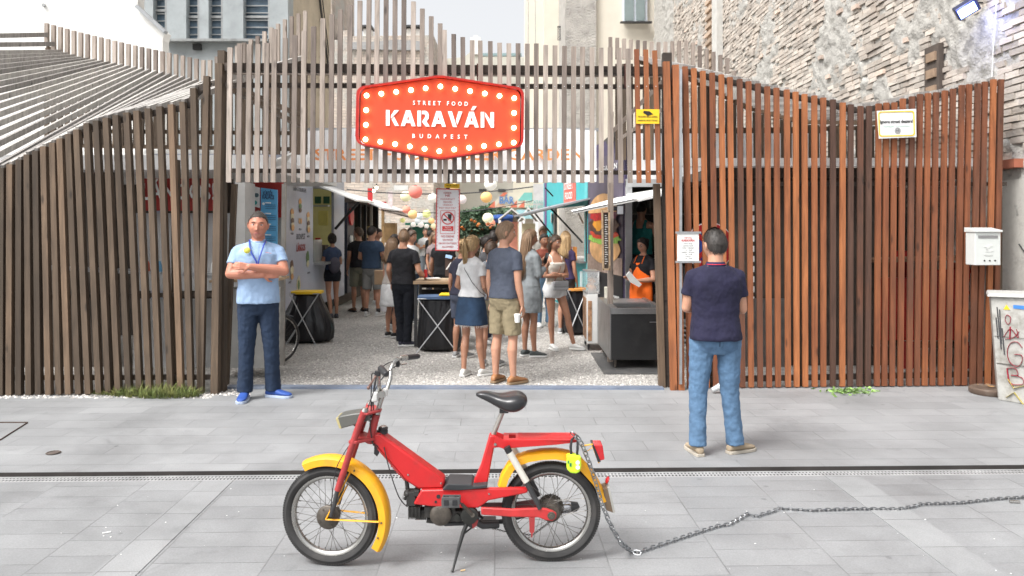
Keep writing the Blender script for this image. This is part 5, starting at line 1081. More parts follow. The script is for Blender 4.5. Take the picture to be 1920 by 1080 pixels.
def wheel(c,Ro,phi,name,seed,front=True):
    Mz=Matrix.Rotation(phi,4,'Z'); T=Matrix.Translation(c)@Mz
    w=sub(name,mo,c)
    prof=[(.050,.0),(.048,.012),(.040,.024),(.024,.031),(.008,.026),(.0,.018),(.0,-.018),(.008,-.026),(.024,-.031),(.040,-.024),(.048,-.012)]
    b=MB(); b.torus((0,0,0),Ro-.050,0,'Y',96,prof=prof)
    for i in range(120):                                       # tread blocks
        a=2*PI*i/120
        for lt in (-.021,-.007,.007,.021):
            aa=a+(.5 if abs(lt)>.01 else 0)*2*PI/120; rr=Ro-(.0005 if abs(lt)<.01 else .007)
            d=V((math.cos(aa),0,math.sin(aa))); tn=V((-math.sin(aa),0,math.cos(aa)))
            q=[d*(rr+e)+V((0,lt+u*.005,0))+tn*(v*.0048) for e in (-.006,.002) for u,v in ((-1,-1),(1,-1),(1,1),(-1,1))]
            b.add(q,[(0,1,2,3),(4,5,6,7),(0,1,5,4),(1,2,6,5),(2,3,7,6),(3,0,4,7)])
    b.xf(T).build('tyre',tyre,w,smooth=True)
    rp=[(.0,.017),(.010,.019),(.012,.016),(.006,.010),(-.002,.006),(-.004,0),(-.002,-.006),(.006,-.010),(.012,-.016),(.010,-.019),(.0,-.017),(-.010,-.008),(-.012,0),(-.010,.008)]
    b=MB(); b.torus((0,0,0),Ro-.062,0,'Y',96,prof=rp); b.xf(T).build('rim',chrome,w,smooth=True)
    b=MB(); n=36
    for i in range(n):
        a=2*PI*i/n; sd=(-1 if i%2 else 1); kk=(1 if (i//2)%2 else -1); ha=a+kk*1.15; hr=.040 if front else .045
        b.tube([V((math.cos(ha)*hr,sd*.028,math.sin(ha)*hr)),V((math.cos(a)*(Ro-.070),sd*.003,math.sin(a)*(Ro-.070)))],.0013,5)
        b.tube([V((math.cos(a)*(Ro-.085),sd*.0042,math.sin(a)*(Ro-.085))),V((math.cos(a)*(Ro-.068),sd*.003,math.sin(a)*(Ro-.068)))],.0026,5)
    b.xf(T).build('spokes',spm,w)
    b=MB()
    if front:
        b.lathe((0,0,0),[(.010,-.058),(.014,-.058),(.016,-.050),(.058,-.046),(.064,-.040),(.064,-.030),(.058,-.026),(.03,-.022),(.026,.02),(.045,.026),(.045,.034),(.02,.036),(.01,.055),(.001,.055)],'Y',36)
        for k in range(4): a=k*PI/2+.5; b.lathe((math.cos(a)*.048,-.044,math.sin(a)*.048),[(.001,-.008),(.004,-.008),(.004,0),(.001,0)],'Y',8)
    else:
        b.lathe((0,0,0),[(.008,-.075),(.012,-.075),(.014,-.05),(.045,-.046),(.050,-.035),(.050,-.02),(.03,-.015),(.03,.02),(.05,.026),(.055,.05),(.02,.055),(.01,.08),(.001,.08)],'Y',36)
    b.xf(T).build('hub',grime,w,smooth=True)
    return w
cF=P(620,965,4.05); cF.z=SZ+.268; cR=P(1033,957.5,4.10); cR.z=SZ+.270
wheel(cF,.268,R(-8),'front_wheel',1); wheel(cR,.270,0,'rear_wheel',2,False)
b=MB(); b.torus(cR+V((0,-.0,.0)),.066,0,'Y',48,prof=[(.0,.052),(.006,.052),(.006,.056),(.0,.056),(-.05,.056),(-.05,.052)])
for i in range(32): a=2*PI*i/32; b.box(cR+V((math.cos(a)*.073,.054,math.sin(a)*.073)),(.006,.004,.006),M=Matrix.Rotation(-a,3,'Y'))
b.build('sprocket',M('greasy_sprocket',(.07,.06,.05),.5,.5,var=.3),mo)
# --- front fender
def fender(name,c,phi,arc,m,rt,rl,hw,f=None,n=40):
    rings=[]
    Mz=Matrix.Rotation(phi,3,'Z')
    for i in range(n+1):
        a=R(lerp(arc[0],arc[1],i/n)); d=V((math.cos(a),0,math.sin(a))); q=[]
        for r,l in ((rl,-hw),(rl+.002,-hw-.002),(rt-.014,-hw-.001),(rt-.004,-hw*.75),(rt,-hw*.3),(rt,hw*.3),(rt-.004,hw*.75),(rt-.014,hw+.001),(rl+.002,hw+.002),(rl,hw),(rt-.016,hw-.003),(rt-.007,hw*.7),(rt-.003,0),(rt-.007,-hw*.7),(rt-.016,-hw+.003)):
            q.append(c+Mz@(d*r+V((0,l,0))))
        rings.append(q)
    b=MB(); b.loft(rings); return b.build(name,m,mo,smooth=True)
fender('front_fender',cF+V((.004,0,-.004)),R(-8),(118,-31),yelpaint,.330,.279,.043)
b=MB()
Mz8=Matrix.Rotation(R(-8),3,'Z')
def fw(ang,r,l): a=R(ang); return cF+Mz8@V((math.cos(a)*r,l,math.sin(a)*r))
for s in (-1,1):
    b.tube([fw(0,.0,s*.066),fw(63,.285,s*.048)],.0085,8,el=.5); b.tube([fw(0,0,s*.066),fw(-1,.288,s*.048)],.0085,8,el=.5)
b.build('fender_stay',yelpaint,mo,smooth=True)
b=MB()
for a,r in ((72,.295),(60,.30),(-2,.30),(-18,.295)): b.lathe(fw(a,r,-.047),[(.001,-.004),(.005,-.003),(.005,.003),(.001,.003)],'Y',8)
b.build('rivets',grime,mo)
# --- rear fender
path=[(935,908),(941,888),(953,868),(970,855),(990,848),(1015,844),(1042,843),(1066,847),(1088,859),(1105,877),(1119,898),(1131,920),(1137,934)]
rings=[]
wp_=[mp(x,y,0) for x,y in path]
for i,p in enumerate(wp_):
    tg=(wp_[min(i+1,len(wp_)-1)]-wp_[max(0,i-1)]).normalized(); nn=V((-tg.z,0,tg.x)); 
    if nn.dot(p-cR)<0: nn=-nn
    lip=.040 if i<10 else .030; hw=.045
    rings.append([p+nn*r+V((0,l,0)) for r,l in ((-lip,-hw),(-lip,-hw-.002),(-.006,-hw),(.002,-hw*.8),(.006,-hw*.3),(.006,hw*.3),(.002,hw*.8),(-.006,hw),(-lip,hw+.002),(-lip,hw),(-.008,hw-.004),(.002,0),(-.008,-hw+.004))])
b=MB(); b.loft(rings); b.build('rear_fender',yelpaint,mo,smooth=True)
mprism('mud_flap',[(1131,918),(1140,915),(1151,962),(1137,957)],-.045,.05,M('brown_flap',(.16,.11,.07),.7,var=.2),bevel=.001)
mprism('flap_plate',[(1139,914),(1143,914),(1154,961),(1150,963)],-.05,.055,M('dull_plate',(.42,.41,.38),.5,.3,var=.2,dirt=.4),bevel=.001)
# --- frame
mprism('frame_tube',[(696,815),(711,812),(834,901),(831,917),(784,918),(757,900),(698,831)],-.048,.048,redpaint,bevel=.012,smooth=True)
b=MB(); b.tube([mp(757,898,-.052),mp(700,832,-.052)],.004,6); 
for k in range(8): q=k/8; b.lathe(mp(lerp(735,762,q),lerp(873,902,q),-.04),[(.001,-.01),(.006,-.01),(.006,.0),(.001,.0)],'Y',8)
b.build('frame_seam',oldred,mo)
mprism('engine_cover',[(790,919),(986,915),(991,920),(988,925),(936,935),(916,939),(905,948),(896,953),(862,953),(807,950),(775,946),(782,933)],-.075,-.045,redpaint,bevel=.007,smooth=True)
mprism('engine_cover',[(790,919),(986,915),(991,920),(988,925),(936,935),(916,939),(905,948),(896,953),(862,953),(807,950),(775,946),(782,933)],.05,.075,redpaint,bevel=.007,smooth=True)
mprism('frame_floor',[(790,921),(905,917),(905,930),(790,935)],-.044,.049,oldred,bevel=.003)
b=MB()
for x,y in ((822,931),(817,941)): b.lathe(mp(x,y,-.076),[(.001,-.002),(.011 if y<935 else .007,-.002),(.011 if y<935 else .007,.004),(.001,.004)],'Y',14)
b.build('cover_hole',black,mo)
for x,y in ((917,926),(827,906),(765,890)): MB().lathe(mp(x,y,-.077 if x>900 else -.05),[(.001,-.004),(.005,-.003),(.005,.003),(.001,.003)],'Y',8).build('bolt',chrome,mo)
mprism('footboard',[(829,919),(839,908),(884,909),(886,912),(913,909),(914,915),(884,918),(860,920)],-.085,.085,M('grey_rubber_mat',(.03,.032,.035),.5,var=.2,dirt=.4,dcol=(.2,.2,.2)),bevel=.004)
mprism('seat_tube',[(918,816),(931,818),(926,842),(914,907),(887,907),(901,875)],-.034,.034,redpaint,bevel=.008,smooth=True)
# swingarm
for s,l0,l1 in ((0,-.098,-.078),(1,.078,.098)):
    mprism('swing_arm',[(902,952),(960,955),(1012,953),(1024,954),(1036,958),(1044,963),(1043,972),(1036,978),(1022,976),(1010,971),(960,970),(902,966)] if s==0 else [(902,944),(960,946),(1030,944),(1035,955),(1030,960),(960,956),(902,955)],l0,l1,oldred if s else M('swing_red',(.45,.03,.03),.4,var=.2,vs=12,dirt=.4,dcol=(.16,.05,.04),ds=14),bevel=.006,smooth=True)
mprism('stand_bracket',[(992,971),(1003,971),(1002,998),(999,1000),(998,1008),(996,1008),(996,1000),(993,998)],-.10,-.092,oldred,bevel=.001)
b=MB(); b.lathe(mp(1034,967,-.10),[(.001,-.014),(.010,-.014),(.012,-.006),(.020,-.006),(.022,0),(.001,0)],'Y',18); b.build('axle_nut',grime,mo,smooth=True)
# drive chain
b=MB()
def links(b,pts,pitch,wire,ln,w_,ground=False):
    # resample
    seg=[]; 
    for i in range(len(pts)-1):
        n=max(1,int((pts[i+1]-pts[i]).length/.002)); seg+=[pts[i].lerp(pts[i+1],k/n) for k in range(n)]
    seg.append(pts[-1]); acc=0; last=seg[0]; cs=[(seg[0],0)]; d=0
    for k in range(1,len(seg)):
        d+=(seg[k]-seg[k-1]).length
        if d>=pitch: cs.append((seg[k],k)); d=0
    for i,(c,k) in enumerate(cs):
        tg=(seg[min(k+4,len(seg)-1)]-seg[max(0,k-4)]).normalized(); ref=V((0,0,1)) if abs(tg.z)<.8 else V((0,-1,0))
        u=tg.cross(ref).normalized(); v=u.cross(tg)
        if ground: u,v=(u*.75+v*.66,v*.75-u*.66)
        if i%2: u=v
        path=[]
        for q in range(14):
            a=2*PI*q/14; ca,sa=math.cos(a),math.sin(a); path.append(c+tg*((ln/2-w_/2)*(1 if ca>0 else -1)*(1 if abs(ca)>.05 else 0)+ca*w_/2)+u*(sa*w_/2))
        b.tube(path,wire,6,closed=True)
pts=[mp(x,y,.05) for x,y in ((895,983),(915,988),(945,996),(985,1002),(998,1003),(1018,988),(1034,976))]
links(b,pts,.0085,.0016,.011,.008); b.build('drive_chain',M('oily_chain',(.05,.045,.04),.5,.4),mo)
mprism('chain_guard',[(900,944),(960,943),(1000,938),(1010,942),(1000,948),(900,950)],.045,.06,M('dark_guard',(.10,.03,.03),.6,.0,var=.3),bevel=.002)
# --- rack
mprism('rack_side',[(929,817),(946,826),(1079,824),(1084,829),(1045,834),(962,840),(945,842),(936,839),(924,840)],-.072,-.066,redpaint,bevel=.002)
a=mp(929,817,-.066); 
for nm,x0,x1,l0,l1 in (('rack_top',967,1078,-.066,.072),('rack_top',944,954,-.066,.072),('rack_top',954,967,-.066,-.035),('rack_top',954,967,.04,.072)):
    p0=mp(x0,825,-.066); p1=mp(x1,824.5,-.066); b=MB(); z=p0.z
    b.b2((p0.x,p0.y+l0+.066,z-.004),(p1.x,p0.y+l1+.066,z+.001)); b.build(nm,redpaint,mo)
b=MB(); p0=mp(1000,825,-.066)
for k in range(5): b.b2((mp(972,825,-.066).x,p0.y+.02+k*.026,p0.z+.0015),(mp(1072,825,-.066).x,p0.y+.028+k*.026,p0.z+.004))
b.build('rack_rib',redpaint,mo,bevel=.001)
mprism('rack_side',[(929,809),(946,815),(1079,812),(1084,817),(1045,822),(962,828),(924,830)],.066,.072,redpaint,bevel=.002)
b=MB(); b.lathe(mp(928.5,833,-.074),[(.001,-.006),(.008,-.005),(.008,.002),(.001,.002)],'Y',12); b.build('bolt',chrome,mo,smooth=True)
# --- shocks
for s in (-1,1):
    L=.095*s; sh=lambda x,y: mp(x,y,-.095)+V((0,L+.095,0))
    b=MB(); b.tube([sh(950,838),sh(956,850)],[.019,.018],14); b.build('shock_cap',black,mo,smooth=True)
    b=MB(); b.tube([sh(955,848),sh(987,903)],[.0185,.0185],16); b.build('shock_absorber',M('cream_shock_cover',(.60,.58,.52),.4,var=.08,dirt=.3),mo,smooth=True)
    b=MB(); b.tube([sh(986,902),sh(1008,944)],.0145,14); b.tube([sh(1008,944),sh(1012,954)],.012,10); b.build('shock_leg',dsteel,mo,smooth=True)
# --- saddle
secs=[(892,.016,741,748),(899,.032,738,751),(910,.042,737,756),(922,.052,739,762),(935,.072,742,769),(947,.098,742,774),(960,.113,739,776),(972,.113,738,774),(981,.100,742,769),(987,.070,748,762),(989,.03,752,758)]
rings=[]
for (x,w_,yt,yb) in secs:
    ct=mp(x,yt); cb=mp(x,yb); zt,zb=ct.z+.012,cb.z+.018; q=[]
    for k in range(20):
        a=2*PI*k/20; ca,sa=math.cos(a),math.sin(a); l=w_*math.copysign(abs(ca)**.75,ca); 
        if sa>=0: z=lerp((zt+zb)/2,zt,abs(sa)**.8)-(.012*math.exp(-(l/.03)**2) if w_>.07 else 0)*sa
        else: z=lerp((zt+zb)/2,zb,abs(sa)**.6)
        q.append(V((ct.x,ct.y+l,z)))
    rings.append(q)
b=MB(); b.loft(rings); sd=b.build('saddle',seatm,mo,smooth='all'); ss=sd.modifiers.new('s','SUBSURF'); ss.levels=2; ss.render_levels=2; bake(sd)
b=MB(); b.tube([mp(922,822),mp(944,768)],.0135,14); b.build('seat_post',M('dull_seat_post',(.42,.40,.37),.4,.8,dirt=.3,var=.1),mo,smooth=True)
b=MB(); b.box(mp(945,768),(.05,.05,.03)); b.build('saddle_clamp',dsteel,mo,bevel=.004)
# --- fork
def leg(name,s):
    D=V((0,(s+1)*.075,0)) if s>0 else V()
    f=lambda x,y: mf(x,y,-.078)+(V((0,.156,0)) if s>0 else V())
    b=MB(); b.tube([f(683,770),f(670,806),f(633,919)],[.0175,.0178,.0172],18); b.build('fork_leg',oldred,mo,smooth=True)
    b=MB(); b.tube([f(633,917),f(625,956)],.0115,12); b.tube([f(625,950),f(621,968)],[.014,.012],10); b.build('fork_slider',dsteel,mo,smooth=True)
    b=MB(); b.tube([f(683.5,771),f(685,765)],[.019,.013],14); b.build('fork_cap',chrome,mo,smooth=True)
leg('l',-1); leg('r',1)
b=MB(); c0=mf(692,772,0)
def clamp(py,px0,px1,th_,dz=0):
    b=MB(); a=mf(px0,py,-.078); c=mf(px0,py,-.078)+V((0,.156,0)); h=mf(px1,py+4,0)
    poly=[a+V((-.022,-.012,0)),a+V((.022,-.02,0)),h+V((.026,-.02,0)),h+V((.026,.02,0)),c+V((.022,.02,0)),c+V((-.022,.012,0)),V((a.x-.01,(a.y+c.y)/2,a.z))]
    zm=a.z; poly=[V((p.x,p.y,zm)) for p in poly]; n=len(poly)
    b.add(poly+[p+V((0,0,-th_)) for p in poly],[tuple(range(n)),tuple(range(2*n-1,n-1,-1))]+[(i,(i+1)%n,(i+1)%n+n,i+n) for i in range(n)])
    return b
clamp(773,683,706,.012).build('fork_clamp',oldred,mo,bevel=.003); clamp(825,662,694,.016).build('fork_clamp',oldred,mo,bevel=.003)
b=MB(); b.tube([mf(706,777),mf(692,830)],.021,16); b.build('head_tube',oldred,mo,smooth=True)
b=MB(); b.tube([mf(708,771),mf(716,745),mf(718,738)],[.013,.0135,.016],14); b.tube([mf(707,776),mf(709,768)],.018,14); b.tube([mf(715,740,-.045),mf(721,733,.045)],.019,12); b.build('handlebar_stem',chrome,mo,smooth=True)
b=MB(); b.tube([mp(716,742,-.035),mp(712,737,-.05),mp(711,722,-.085),mp(710,706,-.12),mp(712,697,-.15),mp(716,693,-.18),mp(724,701,-.30)],.0112,12)
b.tube([mp(722,733,.03),mp(727,727,.045),mp(732,710,.07),mp(733,692,.09),mp(738,679,.12),mp(746,673,.15),mp(755,671,.19),mp(783,668,.33)],.0112,12); b.build('handlebar',chrome,mo,smooth=True)
b=MB(); b.tube([mp(714.5,691,-.17),mp(716,693,-.19),mp(724,701.5,-.305),mp(724.4,702,-.312)],[.018,.017,.0155,.010],16); b.build('grip',black,mo,smooth=True)
b=MB(); b.tube([mp(761,670.5,.21),mp(782,668.3,.315),mp(786,668,.325)],[.016,.016,.011],16); b.build('grip',black,mo,smooth=True)
b=MB(); b.tube([mp(750,672,.165),mp(761,670.5,.21)],[.015,.019],16); b.build('twist_collar',chrome,mo,smooth=True)
b=MB(); b.tube([mp(712,697,-.15),mp(705,704,-.16),mp(699,714,-.19),mp(692,725,-.24)],[.006,.006,.005,.007],8); b.ell(mp(691,727,-.25),(.010,.010,.010),10); b.build('brake_lever',M('rusty_lever',(.20,.12,.10),.5,.5),mo,smooth=True)
b=MB(); b.box(mp(708,700,-.155),(.03,.025,.028)); b.box(mp(746,682,.17),(.022,.02,.035)); b.build('lever_clamp',black,mo,bevel=.004)
b=MB(); b.tube([mp(746,680,.17),mp(752,684,.2),mp(762,682,.27)],.005,8); b.build('brake_lever',chrome,mo,smooth=True)
b=MB(); b.box(mf(703,744,-.03),(.035,.04,.05)); b.box(mf(722,736,-.0),(.028,.05,.04)); b.build('switch_block',M('white_switch',(.62,.62,.6),.4),mo,bevel=.008)
b=MB()
for pts_,r in (([(706,703,-.16),(698,700,-.15),(697,715,-.12),(696,740,-.09),(696,770,-.09),(694,800,-.07),(700,835,-.06)],.0032),([(706,705,-.15),(703,725,-.12),(697,745,-.11),(690,765,-.09),(692,790,-.08)],.0028),([(746,684,.17),(740,688,.13),(722,703,.0),(704,730,-.06),(700,760,-.06),(702,776,-.06)],.0032),([(744,683,.16),(735,678,.1),(715,690,-.03),(703,715,-.07),(699,745,-.08),(695,775,-.07)],.0028),([(657,832,-.08),(645,850,-.09),(630,880,-.095),(623,925,-.085),(621,955,-.07)],.0025),([(720,838,-.06),(725,860,-.07),(733,890,-.075),(745,925,-.075),(755,942,-.07),(764,950,-.06)],.003),([(699,800,-.05),(697,825,-.06),(707,842,-.055)],.004)):
    q=[mp(*p) for p in pts_]; s=[]
    for i in range(len(q)-1):
        p0=q[max(i-1,0)];p1=q[i];p2=q[i+1];p3=q[min(i+2,len(q)-1)]
        for k in range(6):
            u=k/6; s.append(.5*((2*p1)+(p2-p0)*u+(2*p0-5*p1+4*p2-p3)*u*u+(3*p1-p0-3*p2+p3)*u**3))
    s.append(q[-1]); b.tube(s,r,7)
b.build('control_cable',black,mo,smooth=True)
mprism('strap',[(702,832),(709,836),(711,850),(707,856),(701,851)],-.05,-.042,black,bevel=.001)
# headlamp
mprism('headlamp',[(633,783),(640,780),(662,776),(682,774),(694,778),(694,788),(668,796),(640,804)],-.055,.055,M('grey_lamp_housing',(.10,.10,.09),.4,var=.1),f=mf,bevel=.005,smooth=True)
mprism('headlamp_lens',[(629,785),(634,782),(641,804),(636,804)],-.052,.052,M('yellowed_lens',(.42,.36,.18),.25,var=.1),f=mf,bevel=.003)
b=MB(); b.tube([mf(664,796,0),mf(670,801,0),mf(680,797,0)],.006,8); b.build('headlamp_bracket',dsteel,mo)
# fuel cap
b=MB(); c=mp(717,808,-.005); b.lathe(c,[(.03,-.012),(.03,.004),(.026,.006),(.001,.006)],n=24); b.box(mp(707,812,0),(.055,.09,.012)); b.build('tank_top_plate',black,mo)
b=MB(); b.lathe(c+V((.004,0,.006)),[(.025,0),(.027,.012),(.022,.016),(.001,.018)],n=24); b.build('fuel_cap',black,mo,smooth=True)
b=MB(); b.lathe(c+V((.004,0,.024)),[(.02,0),(.018,.004),(.001,.005)],n=24); b.build('fuel_cap_disc',chrome,mo,smooth=True)
# engine
cast=M('dark_cast_engine',(.05,.048,.045),.55,.4,var=.4,vs=20,dirt=.5,dcol=(.14,.12,.10),ds=16)
b=MB()
for k in range(9): x=766+k*2.6; p=mp(x,962,-.055); b.box(p+V((0,.05,0)),(.004,.105,.065))
b.box(mp(790,962,0),(.06,.06,.05)); b.build('cylinder_fins',cast,mo)
b=MB(); b.box(mp(826,955,0),(.17,.09,.06)); b.box(mp(850,962,0),(.10,.10,.055)); b.lathe(mp(826,966,-.06),[(.04,0),(.05,.01),(.05,.1),(.001,.11)],'Y',30); b.box(mp(858,969,-.03),(.02,.03,.05)); b.tube([mp(800,974,.0),mp(830,978,.0)],.018,10); b.build('crankcase',cast,mo,bevel=.004)
b=MB(); b.lathe(mp(826,966.5,-.072),[(.001,-.010),(.030,-.010),(.050,-.004),(.058,.004),(.058,.016),(.001,.016)],'Y',36); b.build('flywheel_cover',grime,mo,smooth=True)
b=MB(); b.lathe(mp(880,967,-.065),[(.001,-.012),(.03,-.012),(.046,-.004),(.048,.02),(.001,.02)],'Y',30); b.lathe(mp(857,968,-.06),[(.001,-.01),(.014,-.01),(.014,.03),(.001,.03)],'Y',14); b.build('clutch_cover',M('dark_clutch',(.055,.055,.05),.45,.5,var=.3,dirt=.4),mo,smooth=True)
b=MB(); b.box(mp(772,932,-.02),(.05,.07,.075)); b.box(mp(782,922,-.03),(.03,.06,.03)); b.tube([mp(762,936,-.04),mp(757,934,-.05)],.008,8); b.ell(mp(764,925,-.03),(.02,.03,.022)); b.tube([mp(764,917,-.01),mp(762,896,0)],.012,8); b.build('carburettor',M('carb_black',(.025,.024,.023),.6,var=.3),mo,bevel=.006)
# crank and pedals
b=MB(); b.tube([mp(886,966,-.10),mp(866,945,-.115)],[.011,.009],10); b.cyl(mp(886,966,-.11),mp(886,966,-.06),.012,12); b.build('crank_arm',grime,mo,smooth=True)
b=MB(); c=mp(846,937.5,-.15); 
for dx in (-.045,.045): b.box(c+V((dx,0,0)),(.008,.075,.022))
for dy in (-.036,.036): b.box(c+V((0,dy,0)),(.095,.006,.055 if dy<0 else .03))
b.box(c,(.03,.08,.02)); b.cyl(mp(865,944,-.12),c,.006,8); b.build('pedal',M('pedal_metal',(.10,.10,.10),.45,.5,var=.3),mo,bevel=.003)
b=MB(); 
for dx in (-.022,.022): b.box(c+V((dx,-.040,0)),(.026,.004,.03))
b.build('pedal_tread',black,mo,bevel=.002)
b=MB(); b.tube([mp(888,955,.09),mp(905,972,.11)],[.010,.009],10); c=mp(915,975,.14); b.box(c,(.09,.07,.02)); b.build('pedal',black,mo,bevel=.003)
# exhaust
b=MB(); b.tube([mp(800,962,.05),mp(835,982,.04),mp(890,980,.05),mp(940,978,.10),mp(1000,962,.125)],.013,10); b.tube([mp(893,978,.03),mp(905,985,.03),mp(935,983,.05)],.02,10); b.build('exhaust_pipe',dsteel,mo,smooth=True)
b=MB(); b.tube([mp(985,961,.125),mp(990,960,.125),mp(1066,950,.13),mp(1070,950,.13)],[.02,.032,.034,.030],18); b.build('muffler',M('muffler_chrome',(.6,.6,.62),.2,1,var=.15,dirt=.3),mo,smooth=True)
b=MB(); b.tube([mp(1069,950,.13),mp(1082,950,.13),mp(1086,952,.13)],[.030,.026,.008],16); b.build('muffler_tip',dsteel,mo,smooth=True)
# kickstand
b=MB(); b.tube([mp(877,978,-.05),mp(868,1000,-.07),mp(858,1035,-.10),mp(850,1066,-.12),mp(847,1073,-.13)],[.012,.011,.008,.006,.007],8); b.tube([mp(882,978,-.04),mp(890,985,-.0),mp(868,1002,-.03)],.005,6); b.build('kickstand',M('stand_black',(.03,.03,.03),.5,.3,var=.3),mo,smooth=True)
mprism('stand_mount',[(868,972),(900,968),(897,984),(886,992),(872,984)],-.04,.04,dsteel,bevel=.003); mprism('stand_mount',[(884,976),(897,974),(894,986),(886,992)],-.045,-.041,oldred,bevel=.001)
# tail lamp and bracket
mprism('tail_lamp',[(1113,835),(1130,835),(1134,862),(1125,864)],-.05,.05,M('tail_lamp_red',(.45,.01,.015),.15,var=.1,coat=.5),bevel=.004)
mprism('tail_lamp_back',[(1110,835),(1114,835),(1127,866),(1121,867)],-.052,.052,black,bevel=.002)
b=MB()
for s in (-.04,.04): b.tube([mp(1092,836,s),mp(1110,833,s),mp(1123,868,s)],.005,6); b.tube([mp(1112,838,s),mp(1098,848,s)],.002,5)
b.build('lamp_bracket',yelpaint,mo)
b=MB(); b.ell(mp(1138.5,900,-.0),(.010,.03,.022),12,M=Matrix.Rotation(R(25),3,'Y')); b.build('rear_reflector',MC['tail_lamp_red'],mo,smooth=True)
# ================================================================ PADLOCK AND CHAIN
lk=thing('padlock','fluorescent yellow green padlock with black shackle hanging from the red rack','padlock',mp(1076,886,-.09))
b=MB(); c=mp(1075.5,869,-.095); s=.0029
pl=[(-13,17),(0,18),(13,15),(14,-2),(12,-13),(5,-17),(-6,-16),(-13,-9)]
b.prism([(x*s,y*s) for x,y in pl],c,(1,0,0),(0,0,1),.042); b.build('body',M('fluo_yellow_lock',(.55,.80,.03),.4,var=.04),lk,bevel=.008)
b=MB(); b.tube([c+V((-.012,0,.045)),mp(1070,838,-.095),mp(1072,824,-.085),mp(1078,819,-.07),mp(1083,824,-.085),mp(1083,840,-.10),c+V((.018,0,.045))],.0068,10); b.build('shackle',black,lk,smooth=True)
b=MB(); b.box(c+V((-.018,-.0225,.0)),(.010,.002,.018)); b.box(c+V((-.03,-.0225,.015)),(.008,.002,.014)); b.build('label_print',M('lock_green_print',(.02,.18,.08),.5),lk)
b=MB()
for dz in (.012,-.014): b.lathe(c+V((.02,-.0235,dz)),[(.001,-.001),(.011,-.001),(.011,.002),(.001,.002)],'Y',14)
b.build('dial',paper,lk)
b=MB(); pts=[mp(x,y,-.085) for x,y in ((1076,815),(1084,822),(1092,835),(1102,860),(1112,888),(1120,915),(1127,940),(1134,958))]+[mp(1142,978,-.08),mp(1152,998,-.07),mp(1166,1020,-.05)]+[G(x,y,SZ)+V((0,0,.008)) for x,y in ((1183,1036),(1196,1039),(1214,1033),(1250,1021),(1292,1007),(1320,998),(1345,990),(1368,986),(1388,975),(1402,967),(1418,971),(1452,961),(1462,956),(1520,960),(1600,957),(1690,957),(1712,953),(1728,948),(1800,946),(1872,938),(1940,934),(1990,936))]
links(b,pts,.030,.0036,.042,.024,True)
tag(b.build('steel_chain',M('zinc_chain',(.30,.31,.32),.3,.95,var=.2,vs=30),None,smooth=True,org=G(1500,960,SZ)),'long galvanised link chain running from the moped rack across the road slabs','chain')
b=MB(); p=G(1893,943,SZ)+V((0,0,.01)); b.tube([p,p+V((.06,-.01,0))],.01,8); tag(b.build('chain_coupling',chrome,None,smooth=True,org=p),'bright steel coupling tag lying by the far end of the chain','tag')
# ================================================================ PEOPLE
def cloth(name,col,var=.12,rough=.9,bump=.016,**k): return M(name,col,rough,var=max(var,.14),vs=7,bump=bump,bs=11,st=(1,1,.7),**k)
def skinm(name,c): 
    m=M(name,c,.5,var=.10,vs=9,bump=.0004,bs=260); 
    b=m.node_tree.nodes['Principled BSDF']; b.inputs['Subsurface Weight'].default_value=.12; b.inputs['Subsurface Radius'].default_value=(.02,.008,.004); b.inputs['Subsurface Scale'].default_value=.4; return m
sk_guard=skinm('tanned_red_skin',(.48,.20,.13)); sk_fair=skinm('fair_skin',(.50,.26,.17)); sk_tan=skinm('tanned_skin',(.40,.20,.125)); sk_dk=skinm('brown_skin',(.30,.16,.105))
def hairm(name,c): return M(name,c,.55,var=.35,vs=60,st=(1,1,.12),tint=.5)
h_dark=hairm('dark_hair',(.022,.015,.012)); h_brown=hairm('brown_hair',(.075,.045,.028)); h_blond=hairm('blond_hair',(.42,.28,.14)); h_grey=hairm('greying_crop',(.034,.028,.024)); h_lbr=hairm('light_brown_hair',(.21,.13,.075)); h_sandy=hairm('sandy_hair',(.22,.14,.085))
eyew=M('eye_white',(.7,.68,.66),.3,var=.02); iris=M('eye_iris',(.05,.045,.04),.2); lipm=M('lips',(.42,.14,.12),.5); browm=M('eyebrow_hair',(.10,.06,.04),.8)
MS=[(.78,.07,.07,.01),(.80,.10,.085,.01),(.86,.155,.105,.015),(.92,.168,.115,.02),(1.0,.160,.108,.012),(1.08,.150,.105,.0),(1.18,.155,.110,-.004),(1.28,.172,.120,-.006),(1.36,.172,.116,0),(1.41,.145,.095,.006),(1.455,.098,.072,.012),(1.50,.06,.055,.014)]
FS=[(.80,.10,.09,.01),(.86,.160,.115,.02),(.92,.172,.122,.022),(1.0,.150,.105,.012),(1.08,.124,.090,.0),(1.16,.125,.092,-.004),(1.25,.140,.108,-.014),(1.31,.148,.112,-.014),(1.38,.150,.092,0),(1.43,.115,.075,.008),(1.47,.055,.05,.012)]
def sring(z,rx,ry,cx,cy,n=28,e=.85):
    return [V((cx+rx*math.copysign(abs(math.cos(2*PI*k/n))**e,math.cos(2*PI*k/n)),cy+ry*math.copysign(abs(math.sin(2*PI*k/n))**e,math.sin(2*PI*k/n)),z)) for k in range(n)]
def g2(a,b,sa,sb): return math.exp(-(a/sa)**2-(b/sb)**2)
